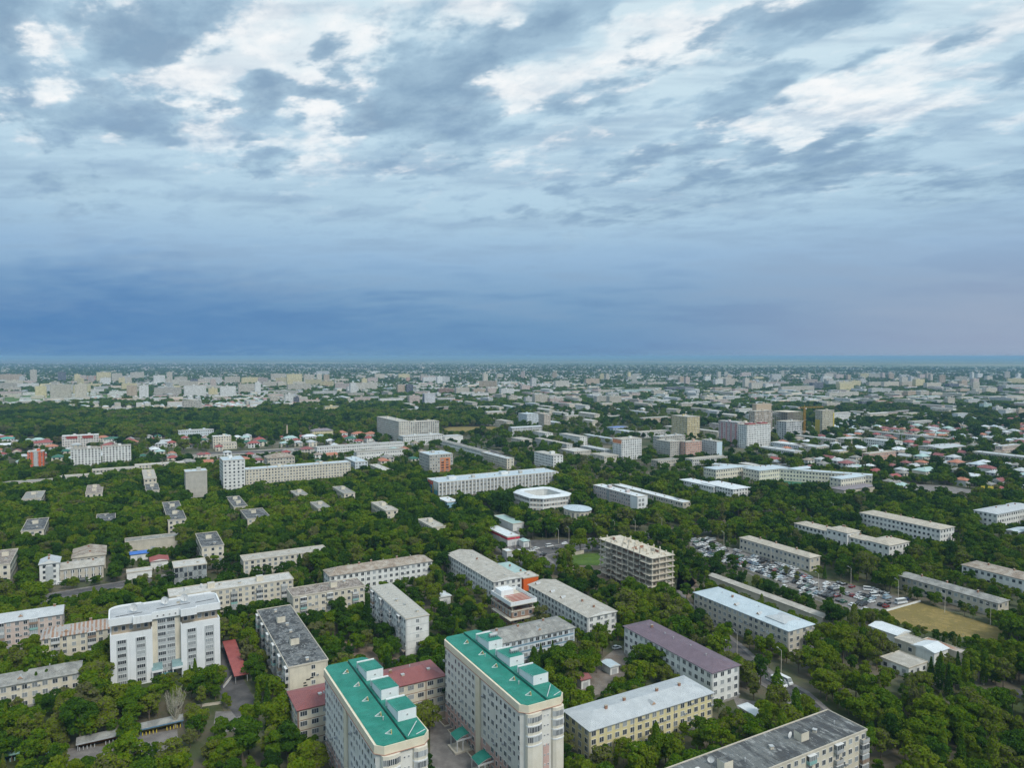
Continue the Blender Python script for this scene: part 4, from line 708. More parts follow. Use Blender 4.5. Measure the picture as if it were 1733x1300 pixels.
def roof_mat(key):
    k = 'roof_' + key
    if k in MATS:
        return MATS[k]
    t = {
        'grey': lambda: mottled(k, (.26, .27, .27), (.36, .36, .35), .2),
        'palegrey': lambda: ribbed(k, (.42, .45, .47), (.50, .53, .55), .6, 'X', .55),
        'paleblue': lambda: ribbed(k, (.44, .52, .57), (.52, .60, .65), .6, 'X', .5),
        'whiteroof': lambda: ribbed(k, (.60, .65, .68), (.70, .74, .77), .6, 'X', .5),
        'paleroof': lambda: mottled(k, (.44, .43, .40), (.56, .55, .53), .35),
        'beigegrey': lambda: mottled(k, (.36, .34, .30), (.48, .46, .42), .35),
        'beigeroof': lambda: ribbed(k, (.40, .36, .30), (.50, .46, .39), .8, 'X', .7),
        'concrete': lambda: mottled(k, (.38, .37, .34), (.50, .49, .45), .4),
        'slate': lambda: ribbed(k, (.20, .20, .19), (.34, .34, .32), 1.0, 'X', .85),
        'brownslate': lambda: ribbed(k, (.24, .19, .15), (.40, .36, .31), 1.0, 'X', .85),
        'maroon': lambda: ribbed(k, (.24, .085, .085), (.28, .105, .10), .5, 'X', .55),
        'purple': lambda: ribbed(k, (.145, .108, .135), (.18, .135, .165), .5, 'Y', .55),
        'purplegrey': lambda: ribbed(k, (.20, .18, .20), (.27, .24, .26), .6, 'X', .6),
        'rust': lambda: ribbed(k, (.34, .33, .32), (.40, .38, .36), .8, 'X', .7, 1.5, (.30, .18, .12)),
        'rustcorner': lambda: mottled(k, (.46, .45, .42), (.34, .16, .09), .07),
        'tarpatch': lambda: patchy(k, (.075, .08, .085), (.17, .18, .185), (.32, .33, .33), .25),
        'tardark': lambda: patchy(k, (.085, .09, .095), (.17, .18, .18), (.30, .31, .31), .2, (1, .35, 1)),
        'browntar': lambda: patchy(k, (.20, .17, .15), (.34, .30, .27), (.46, .43, .40), .3),
        'redtile': lambda: patchy(k, (.28, .12, .09), (.34, .32, .30), (.42, .40, .38), .5),
        'red': lambda: ribbed(k, (.30, .075, .07), (.36, .10, .09), .7, 'Y', .55),
        'orangeroof': lambda: ribbed(k, (.40, .16, .10), (.46, .21, .14), .6, 'X', .7),
        'darkgreen': lambda: ribbed(k, (.03, .13, .09), (.05, .17, .12), .6, 'X', .5),
        'teal': lambda: ribbed(k, (.06, .32, .27), (.10, .38, .32), .6, 'X', .5),
        'tealgrey': lambda: ribbed(k, (.34, .48, .47), (.42, .56, .54), .6, 'X', .5),
        'bluevivid': lambda: ribbed(k, (.05, .16, .50), (.07, .20, .58), .6, 'X', .5),
    }
    return t[key]()


def glass_mat(name, dark, pale):
    if name in MATS:
        return MATS[name]
    m, N, b = principled(name, 0.08, 0.6)
    rnd = N.add('ShaderNodeObjectInfo').outputs['Random']
    geo = N.add('ShaderNodeNewGeometry').outputs['Random Per Island']
    r = N.math('FRACT', N.math('ADD', rnd, geo))
    N.l.new(N.ramp(r, [(0.0, (*dark, 1)), (0.48, (*lighter(dark, 1.8), 1)), (0.72, (*pale, 1)), (1.0, (*lighter(pale, 1.8), 1))]), b.inputs['Base Color'])
    MATS[name] = m
    return m


GLASS = glass_mat('window_glass', (.035, .042, .05), (.22, .24, .25))  # pale panes stand for curtains and for grey reflection put into the colour
FRAME = mottled('window_frame', (.70, .71, .71), (.62, .63, .63), 2.0, 0.5)
METAL = mottled('grey_metal', (.40, .42, .43), (.48, .50, .51), 1.0, 0.45)
CONC = mottled('raw_concrete', (.36, .315, .255), (.47, .42, .345), 0.5, 0.9)
CONCW = mottled('pale_concrete', (.52, .475, .395), (.62, .57, .48), 0.4, 0.9)
BRICK = mottled('brick_red', (.28, .15, .10), (.36, .20, .14), 1.2)
ASPH = mottled('asphalt', (.075, .074, .076), (.13, .125, .125), 0.15, 0.9)
PAVE = mottled('paving', (.16, .15, .145), (.24, .225, .215), 0.25, 0.9)
DIRT = mottled('bare_dirt', (.17, .125, .09), (.27, .21, .16), 0.15, 0.95)
DRY = patchy('dry_grass', (.29, .22, .085), (.20, .16, .06), (.12, .145, .045), 0.09, joints=False)
LAWN = mottled('lawn_grass', (.07, .13, .025), (.10, .17, .035), 0.2, 0.95)
BARK = mottled('bark', (.13, .105, .08), (.20, .17, .14), 2.0, 0.95)
PALEBARK = mottled('pale_bark', (.30, .28, .22), (.42, .40, .33), 2.0, 0.95)
GREENROOF = seamed('green_membrane', (.012, .19, .14), (.03, .26, .20), (.05, .20, .16))
TRIMY = mottled('cornice_cream', (.70, .63, .48), (.76, .70, .56), 0.4, 0.85)
REDLINE = mottled('cornice_red', (.36, .19, .14), (.42, .23, .17), 0.6, 0.8)
PINK = mottled('pink_render', (.56, .38, .34), (.62, .44, .40), 0.3, 0.9, streak=True)
TOWERW = mottled('tower_render', (.66, .65, .60), (.74, .73, .69), 0.3, 0.9, streak=True)
WHITEP = mottled('white_plaster', (.72, .75, .77), (.78, .80, .81), 0.25, 0.85, streak=True)
GREYP = mottled('grey_panel', (.42, .45, .46), (.50, .53, .54), 0.5, 0.8)
BLUEPANEL = mottled('blue_panel', (.17, .28, .38), (.24, .35, .44), 0.4, 0.8)
CABLE = mottled('dark_gap', (.03, .03, .03), (.05, .05, .05), 1.0, 0.9)
CRANE = mottled('crane_orange', (.60, .30, .04), (.66, .35, .06), 1.0, 0.6)
MURALS = [mottled('mural_' + n, c, lighter(c, 1.15), 0.5, 0.8) for n, c in
          (('red', (.62, .10, .05)), ('blue', (.05, .20, .50)), ('yellow', (.70, .52, .10)), ('teal', (.15, .45, .50)), ('white', (.72, .72, .70)))]
ORANGEP = mottled('orange_panel', (.60, .22, .10), (.66, .28, .14), 0.4, 0.8)


# ------------------------------------------------------------------ mesh helpers
COL = sc.collection


class MB:
    """collects faces of ONE part and builds one mesh"""
    def __init__(self):
        self.v = []
        self.f = []
        self.m = []
        self.mats = []

    def mi(self, mat):
        if mat not in self.mats:
            self.mats.append(mat)
        return self.mats.index(mat)

    def face(self, pts, mat):
        b = len(self.v)
        self.v += [tuple(p) for p in pts]
        self.f.append(tuple(range(b, b + len(pts))))
        self.m.append(self.mi(mat))

    def box(self, x0, y0, z0, x1, y1, z1, mat, bottom=True, top=None):
        b = len(self.v)
        self.v += [(x0, y0, z0), (x1, y0, z0), (x1, y1, z0), (x0, y1, z0), (x0, y0, z1), (x1, y0, z1), (x1, y1, z1), (x0, y1, z1)]
        fs = [(4, 5, 6, 7), (0, 1, 5, 4), (1, 2, 6, 5), (2, 3, 7, 6), (3, 0, 4, 7)]
        if bottom:
            fs.append((3, 2, 1, 0))
        k = self.mi(mat)
        kt = self.mi(top) if top is not None else k
        for i, f in enumerate(fs):
            self.f.append(tuple(b + q for q in f))
            self.m.append(kt if i == 0 else k)

    def prism(self, pts, z0, z1, mat, top=None):
        """upright prism over a counter-clockwise outline"""
        n = len(pts)
        b = len(self.v)
        self.v += [(p[0], p[1], z0) for p in pts] + [(p[0], p[1], z1) for p in pts]
        k = self.mi(mat)
        kt = self.mi(top) if top is not None else k
        for i in range(n):
            j = (i + 1) % n
            self.f.append((b + i, b + j, b + n + j, b + n + i))
            self.m.append(k)
        self.f.append(tuple(b + n + i for i in range(n)))
        self.m.append(kt)
        self.f.append(tuple(b + n - 1 - i for i in range(n)))
        self.m.append(k)

    def tube(self, p, q, r0, r1, mat, n=6):
        p = np.array(p, float)
        q = np.array(q, float)
        d = q - p
        d /= np.linalg.norm(d)
        a = np.cross(d, (0, 0, 1) if abs(d[2]) < .9 else (1, 0, 0))
        a /= np.linalg.norm(a)
        c = np.cross(d, a)
        b = len(self.v)
        for (o, r) in ((p, r0), (q, r1)):
            for i in range(n):
                t = 2 * math.pi * i / n
                self.v.append(tuple(o + r * (math.cos(t) * a + math.sin(t) * c)))
        k = self.mi(mat)
        for i in range(n):
            j = (i + 1) % n
            self.f.append((b + i, b + j, b + n + j, b + n + i))
            self.m.append(k)
        self.f.append(tuple(b + n + i for i in range(n)))
        self.m.append(k)

    def mesh(self, name):
        me = bpy.data.meshes.new(name)
        me.from_pydata(self.v, [], self.f)
        for mt in self.mats:
            me.materials.append(mt)
        me.polygons.foreach_set('material_index', self.m)
        me.update()
        return me

    def build(self, name, parent=None, loc=None, rotz=0.0):
        return put(name, self.mesh(name), parent, loc, rotz)


def put(name, me, parent=None, loc=None, rotz=0.0):
    o = bpy.data.objects.new(name, me)
    COL.objects.link(o)
    if parent is not None:
        o.parent = parent
    if loc is not None:
        o.location = loc
    if rotz:
        o.rotation_euler = (0, 0, rotz)
    return o


def tag(o, label=None, cat=None, group=None, kind=None):
    if label:
        o['label'] = label
    if cat:
        o['category'] = cat
    if group:
        o['group'] = group
    if kind:
        o['kind'] = kind
    return o


def empty(name, loc, rotz=0.0):
    o = bpy.data.objects.new(name, None)
    COL.objects.link(o)
    o.location = loc
    o.rotation_euler = (0, 0, rotz)
    o.empty_display_size = 1.0
    return o


# ------------------------------------------------------------------ windows, balconies (shared meshes)
_wm = {}


def window_mesh(w, h, mull=1):
    """framed window for a wall facing local -y, centred on its middle"""
    key = (w, h, mull)
    if key in _wm:
        return _wm[key]
    b = MB()
    t, d = 0.09, 0.10
    b.face([(-w / 2, -.03, -h / 2), (w / 2, -.03, -h / 2), (w / 2, -.03, h / 2), (-w / 2, -.03, h / 2)], GLASS)
    b.box(-w / 2 - t, -d, -h / 2 - t, w / 2 + t, 0.02, -h / 2, FRAME, False)
    b.box(-w / 2 - t, -d, h / 2, w / 2 + t, 0.02, h / 2 + t, FRAME, False)
    b.box(-w / 2 - t, -d + .005, -h / 2, -w / 2, 0.02, h / 2, FRAME, False)
    b.box(w / 2, -d + .005, -h / 2, w / 2 + t, 0.02, h / 2, FRAME, False)
    for i in range(mull):
        x = -w / 2 + w * (i + 1) / (mull + 1)
        b.box(x - .04, -d + .01, -h / 2, x + .04, 0.0, h / 2, FRAME, False)
    _wm[key] = b.mesh('window')
    return _wm[key]


def balcony_mesh(kind):
    key = ('balcony', kind)
    if key in _wm:
        return _wm[key]
    b = MB()
    pm = {0: mottled('balcony_white', (.62, .64, .64), (.55, .56, .56), 1), 1: mottled('balcony_grey', (.38, .40, .41), (.46, .46, .45), 1),
          2: mottled('balcony_teal', (.22, .42, .40), (.28, .46, .44), 1), 3: mottled('balcony_brown', (.24, .17, .13), (.30, .23, .18), 1)}[kind % 4]
    b.box(-1.5, -1.15, 0, 1.5, 0.0, .14, CONC)
    b.box(-1.5, -1.15, .14, 1.5, -1.08, 1.15, pm)
    b.box(-1.5, -1.08, .14, -1.43, 0, 1.15, pm)
    b.box(1.43, -1.08, .14, 1.5, 0, 1.15, pm)
    if kind < 6:
        b.box(-1.46, -1.10, 1.15, 1.46, -1.0, 2.45, GLASS)
        for x in (-1.5, -.78, -.04, .70, 1.42):
            b.box(x, -1.13, 1.15, x + .08, -.98, 2.5, FRAME)
        b.box(-1.5, -1.15, 2.5, 1.5, 0, 2.62, FRAME)
        b.box(-1.47, -1.0, 1.15, -1.42, 0, 2.5, GLASS)
        b.box(1.42, -1.0, 1.15, 1.47, 0, 2.5, GLASS)
    _wm[key] = b.mesh('balcony')
    return _wm[key]


_misc = {}


def misc_mesh(key):
    if key in _misc:
        return _misc[key]
    b = MB()
    if key == 'chimney':
        b.box(-.45, -.3, -.6, .45, .3, 1.2, BRICK)
        b.box(-.52, -.37, 1.2, .52, .37, 1.32, CONC)
    elif key == 'vent':
        b.box(-.5, -.5, -.2, .5, .5, .8, CONCW)
        b.box(-.62, -.62, .8, .62, .62, .92, METAL)
    elif key == 'vent_pipe':
        b.tube((0, 0, -.4), (0, 0, .9), .13, .13, METAL, 8)
        b.tube((0, 0, .9), (0, 0, 1.12), .26, .05, METAL, 8)
    elif key == 'dish':
        n = 12
        for k in range(2):
            r0, r1 = (.0, .55) if k == 0 else (.55, .95)
            for i in range(n):
                t0, t1 = 2 * math.pi * i / n, 2 * math.pi * (i + 1) / n
                P = lambda r, t: (r * math.cos(t), -.25 * (r * r) * -1 - .35, r * math.sin(t) + 1.2)
                b.face([P(r0, t0), P(r0, t1), P(r1, t1), P(r1, t0)], FRAME)
        b.tube((0, 0, 0), (0, -.3, 1.2), .06, .05, METAL)
    elif key == 'dormer':
        p = [(-.9, -1.1, 0), (.9, -1.1, 0), (0, -1.1, .95), (0, 1.4, .95), (-.9, 1.4, 0), (.9, 1.4, 0)]
        b.face([p[0], p[1], p[2]], mottled('dormer_front', (.42, .26, .17), (.5, .33, .22), 1))
        b.face([p[0], p[2], p[3], p[4]], METAL)
        b.face([p[2], p[1], p[5], p[3]], METAL)
    elif key == 'air_conditioner':
        b.box(-.42, -.42, -.28, .42, -.05, .28, METAL)
        b.tube((.12, -.42, 0), (.12, -.44, 0), .2, .2, CABLE, 8)
    elif key == 'frame_vent':
        # white timber A-frame over a roof hatch
        Y = mottled('hatch_yellow', (.55, .40, .12), (.6, .45, .16), 1)
        for (p, q, m_) in (((-1, 0, 0), (1.2, 0, 1.3), FRAME), ((-1, 0, 0), (1.2, 1.0, .1), FRAME), ((-1, 0, 0), (1.2, -1.0, .1), FRAME),
                           ((1.2, -1, .1), (1.2, 0, 1.3), Y), ((1.2, 1, .1), (1.2, 0, 1.3), Y), ((1.2, -1, .1), (1.2, 1, .1), Y)):
            b.tube(p, q, .11, .11, m_, 4)
        b.face([(1.15, -.9, .1), (1.15, .9, .1), (1.15, 0, 1.2)], mottled('hatch_board', (.35, .28, .2), (.42, .34, .25), 1))
    _misc[key] = b.mesh(key)
    return _misc[key]


def hip_faces(b, a, w, z, rh, mat, gable=False, over=0.6, wallmat=None):
    x0, y0, x1, y1 = -over, -over, a + over, w + over
    lx, ly = x1 - x0, y1 - y0
    t = 0.18
    b.box(x0, y0, z - 0.02, x1, y1, z + t, mat)
    z += t + .003
    if lx >= ly:
        k = 0.0 if gable else ly / 2 * .9
        r0, r1 = (x0 + k, (y0 + y1) / 2, z + rh), (x1 - k, (y0 + y1) / 2, z + rh)
        b.face([(x0, y0, z), (x1, y0, z), r1, r0], mat)
        b.face([(x1, y1, z), (x0, y1, z), r0, r1], mat)
        e = wallmat if (gable and wallmat) else mat
        b.face([(x0, y1, z), (x0, y0, z), r0], e)
        b.face([(x1, y0, z), (x1, y1, z), r1], e)
        return ('x', (y0 + y1) / 2, r0[0], r1[0])
    k = 0.0 if gable else lx / 2 * .9
    r0, r1 = ((x0 + x1) / 2, y0 + k, z + rh), ((x0 + x1) / 2, y1 - k, z + rh)
    b.face([(x0, y1, z), (x0, y0, z), r0, r1], mat)
    b.face([(x1, y0, z), (x1, y1, z), r1, r0], mat)
    e = wallmat if (gable and wallmat) else mat
    b.face([(x0, y0, z), (x1, y0, z), r0], e)
    b.face([(x1, y1, z), (x0, y1, z), r1], e)
    return ('y', (x0 + x1) / 2, r0[1], r1[1])


FOOT = []        # (x, y, ang, a, b, clear, h) footprints that keep trees away
LAND = []        # (short name, x, y) landmarks for labels


def visible_walls(x, y, ang, a, b):
    """which walls of a block face the photographer: list of (origin, direction, length, rotz)"""
    c, s = math.cos(ang), math.sin(ang)
    lx, ly = -(x * c + y * s), -(-x * s + y * c)      # camera in block coordinates
    out = []
    if ly < 0:
        out.append(('front', (0, 0), (1, 0), a, 0.0))
    if lx < 0:
        out.append(('left', (0, b), (0, -1), b, -math.pi / 2))
    if lx > a:
        out.append(('right', (a, 0), (0, 1), b, math.pi / 2))
    return out


STY = {  # spacing, width, height, mullions
    'p': (2.9, 1.5, 1.55, 1), 'pair': (3.4, 2.1, 1.5, 2), 'k': (2.8, 1.3, 1.4, 1), 'band': (2.6, 1.6, 1.4, 1), 'fins': (3.6, 1.7, 1.6, 1),
    'bigwin': (3.4, 2.2, 2.0, 1), 'stripes': (2.6, 1.2, 1.8, 1), 'panel': (2.8, 1.4, 1.5, 1), 'strip': (2.8, 1.3, 1.4, 1), 'blank': (3.0, 1.1, 1.3, 1),
    'glass': (2.0, 1.8, 2.4, 1), 'dark': (3.0, 1.9, 2.0, 1)}


def far_windows(b, wall, fl, h, sty, frame=True, rnd=None, balc=None):
    """joined windows of one wall: real panes standing proud of the wall"""
    _, o, d, L, rz = wall
    sp, w, wh, _m = STY.get(sty, STY['p'])
    n = max(1, int((L - 1.2) / sp))
    st = L / n
    nx, ny = d[1], -d[0]
    fh = h / fl
    for i in range(n):
        s = st * (i + .5)
        for k in range(fl):
            z = k * fh + fh * .56
            for (ww, hh, off, mt) in (((w + .3, wh + .3, .03, FRAME),) if frame else ()) + ((w, wh, .07, GLASS),):
                hw = ww / 2
                zz = min(hh, fh * .9) / 2
                p = [(o[0] + d[0] * (s + e * hw) + nx * off, o[1] + d[1] * (s + e * hw) + ny * off, z + f * zz) for e, f in ((-1, -1), (1, -1), (1, 1), (-1, 1))]
                b.face(p, mt)


def block(rec):
    (name, label, short, x, y, angd, a, w, h, fl, roof, rc, wc, style, lod, clear, rh) = rec
    ang = R(angd)
    rnd = random.Random(int(x * 7 + y * 13))
    root = empty(name, (x, y, 0), ang)
    FOOT.append((x, y, ang, a, w, clear, h, lod))
    wm = wall_mat(wc)
    walls = visible_walls(x, y, ang, a, w)
    b = MB()
    if roof == 'lean':
        for (px, py) in ((.1, .1), (a - .2, .1), (.1, w / 2), (a - .2, w / 2), (.1, w - .2), (a - .2, w - .2)):
            b.box(px, py, -.3, px + .15, py + .15, h + rh * py / w - .12, METAL)
    else:
        b.box(0, 0, -1.0, a, w, h, wm)
    if lod >= 2:
        b.box(-.06, -.06, -1.0, a + .06, w + .06, .9, mottled('plinth', (.28, .27, .26), (.34, .33, .31), .5))
    wall_o = b.build('posts' if roof == 'lean' else 'wall', root)
    # ---- roof
    rm = roof_mat(rc)
    rb = MB()
    ridge = None
    if roof == 'flat':
        rb.box(-.25, -.25, h + .003, a + .25, w + .25, h + .25, CONCW if lod else rm, top=rm)
        if lod:
            p, q = .22, .55
            rb.box(-.25, -.25, h + .253, a + .25, -.25 + p, h + q, CONCW)
            rb.box(-.25, w + .25 - p, h + .253, a + .25, w + .25, h + q, CONCW)
            rb.box(-.25, -.25 + p, h + .253, -.25 + p, w + .25 - p, h + q - .02, CONCW)
            rb.box(a + .25 - p, -.25 + p, h + .253, a + .25, w + .25 - p, h + q - .02, CONCW)
        elif h > 15:
            rb.box(a * .4, w * .3, h + .25, a * .4 + 5, w * .3 + 4, h + 3, wm)
    elif roof == 'slabs':
        rb.box(-.3, -.3, h + .003, a + .3, w + .3, h + .22, CONCW)
    elif roof == 'lean':
        rb.face([(-.3, -.3, h), (a + .3, -.3, h), (a + .3, w + .3, h + rh), (-.3, w + .3, h + rh)], rm)
        rb.face([(-.3, w + .3, h + rh - .1), (a + .3, w + .3, h + rh - .1), (a + .3, -.3, h - .1), (-.3, -.3, h - .1)], rm)
    elif roof in ('hip', 'gable'):
        ridge = hip_faces(rb, a, w, h, rh, rm, roof == 'gable', 0.55, wm)
    roof_o = rb.build('roof', root)
    if roof == 'slabs':
        n = max(4, int(w / 3.0))
        pm = MB()
        pm.box(0, 0, 0, a + .2, w / n - .16, .16, rm)
        slab = pm.mesh('roof_slab')
        for i in range(n):
            put('roof_slab', slab, roof_o, (-.1, i * w / n + .08, h + .225 + .05 * rnd.random()))
    # ---- roof furniture
    if lod >= 1 and roof in ('flat', 'slabs', 'hip', 'gable') and h > 5:
        cnt = max(2, int(max(a, w) / (9 if lod >= 2 else 14)))
        for i in range(cnt):
            f = (i + .3 + .4 * rnd.random()) / cnt
            if ridge:
                px, py = (ridge[2] + (ridge[3] - ridge[2]) * f, ridge[1]) if ridge[0] == 'x' else (ridge[1], ridge[2] + (ridge[3] - ridge[2]) * f)
                key = rnd.choice(['chimney', 'vent_pipe', 'vent_pipe', 'dormer']) if lod >= 2 else 'chimney'
                if key == 'dormer':
                    if ridge[0] == 'x':
                        put('dormer', misc_mesh('dormer'), roof_o, (px, w * .22, h + .25 + rh * .40))
                    else:
                        put('dormer', misc_mesh('dormer'), roof_o, (a * .22, py, h + .25 + rh * .40), -math.pi / 2)
                else:
                    put(key, misc_mesh(key), roof_o, (px + rnd.uniform(-.8, .8), py + rnd.uniform(-.8, .8), h + rh * .9))
            else:
                px, py = (a * f, w * rnd.uniform(.3, .7)) if a > w else (a * rnd.uniform(.3, .7), w * f)
                key = rnd.choice(['vent', 'vent', 'vent_pipe', 'dish'] if lod >= 2 else ['vent'])
                put(key, misc_mesh(key), roof_o, (px, py, h + .25 + (.2 if roof == 'slabs' else 0)), rnd.uniform(0, 6))
    if lod >= 1 and roof == 'flat' and h > 11:
        for f in ((.3, .7) if max(a, w) > 40 else (.55,)):
            px, py = (a * f, w * .35) if a > w else (a * .35, w * f)
            sb = MB()
            sb.box(px, py, h + .253, px + 3.2, py + 2.6, h + 2.7, wm, top=rm)
            sb.build('stair_house', roof_o)
    # ---- openings
    if style == 'n' or fl < 1:
        if lod >= 1 and roof != 'lean':
            d = MB()
            wl = walls[0]
            d.box(a * .5 - 1.2, -.06, 0, a * .5 + 1.2, .0, min(2.6, h * .7), METAL)
            d.build('door', root)
    elif lod >= 2:
        sp, ww, wh, mul = STY[style]
        me = window_mesh(ww, wh, mul)
        fh = h / fl
        for wl in walls:
            nm, o, d, L, rz = wl
            n = max(1, int((L - 1.5) / sp))
            st = L / n
            nx, ny = d[1], -d[0]
            blank = (style == 'k' and L < 20) or (style == 'band' and L < 20)
            for i in range(n):
                s = st * (i + .5)
                if blank and i != n // 2:
                    continue
                bal = style == 'k' and L > 20 and i % 4 == 1
                for k in range(fl):
                    z = k * fh + fh * .55
                    if bal and k > 0:
                        kind = rnd.choice([0, 0, 1, 2, 3, 4, 5, 8, 9])
                        put('balcony', balcony_mesh(kind), root, (o[0] + d[0] * s, o[1] + d[1] * s, k * fh + .15), rz)
                        if kind >= 6:
                            put('window', me, root, (o[0] + d[0] * s, o[1] + d[1] * s, z), rz)
                        continue
                    if style == 'k' and i % 4 == 3 and k == 0:
                        dm = MB()
                        dm.box(-.7, -.08, -.2, .7, 0, 2.1, mottled('door_brown', (.12, .08, .06), (.16, .11, .08), 1))
                        dm.box(-1.1, -1.3, 2.3, 1.1, 0, 2.45, CONC)
                        dm.build('door', root, (o[0] + d[0] * s, o[1] + d[1] * s, .2), rz)
                        continue
                    put('window', me, root, (o[0] + d[0] * s, o[1] + d[1] * s, z), rz)
                    if rnd.random() < .12:
                        e = s + st * .42
                        put('air_conditioner', misc_mesh('air_conditioner'), root, (o[0] + d[0] * e, o[1] + d[1] * e, z - .3), rz)
            if style == 'pair':      # brown frame strips between the storeys and bays
                bm = MB()
                BR = mottled('brown_strip', (.26, .15, .10), (.32, .19, .13), .8)
                for k in range(1, fl + 1):
                    bm.box(0, -.05, k * fh - .45, L, -.002, k * fh - .25, BR)
                for i in range(0, n + 1, 3):
                    bm.box(min(i * st, L - .3), -.07, 0, min(i * st, L - .3) + .25, -.003, h - .3, BR)
                tag(bm.build('trim_strip', root, (o[0], o[1], 0), rz))
            if style == 'band' and L > 20:
                for k in range(fl):
                    bm = MB()
                    bm.box(.5, -.06, k * fh + .0, L - .5, -.002, k * fh + fh * .55 - wh / 2 - .12, BLUEPANEL)
                    bm.build('spandrel_panel', root, (o[0], o[1], 0), rz)
            if style == 'fins' and L > 30:
                bm = MB()
                bm.box(-.45, -.75, 0, .45, 0, h, WHITEP)
                fin = bm.mesh('fin')
                for i in range(n + 1):
                    put('fin', fin, root, (o[0] + d[0] * min(max(st * i, .3), L - .3), o[1] + d[1] * min(max(st * i, .3), L - .3), 0), rz)
        # drain pipes on the near blocks
        if style in ('p', 'pair', 'k'):
            for wl in walls:
                nm, o, d, L, rz = wl
                dp = MB()
                dp.tube((0, -.14, 0), (0, -.14, h), .07, .07, METAL, 5)
                pm = dp.mesh('drain_pipe')
                for s in ((.35, L - .35) if L < 25 else (.35, L / 3, L * 2 / 3, L - .35)):
                    put('drain_pipe', pm, root, (o[0] + d[0] * s, o[1] + d[1] * s, 0), rz)
    else:
        b = MB()
        for wl in walls:
            if style == 'blank' and wl[0] == 'front':
                continue
            far_windows(b, wl, fl, h, style, frame=lod >= 1)
        if b.f:
            tag(b.build('windows', root), kind='stuff')
    extras(root, rec, walls)
    if label:
        tag(root, label, None)
        LAND.append((short, x + .5 * a * math.cos(ang) - .5 * w * math.sin(ang), y + .5 * a * math.sin(ang) + .5 * w * math.cos(ang), lod, short == label))
    return root


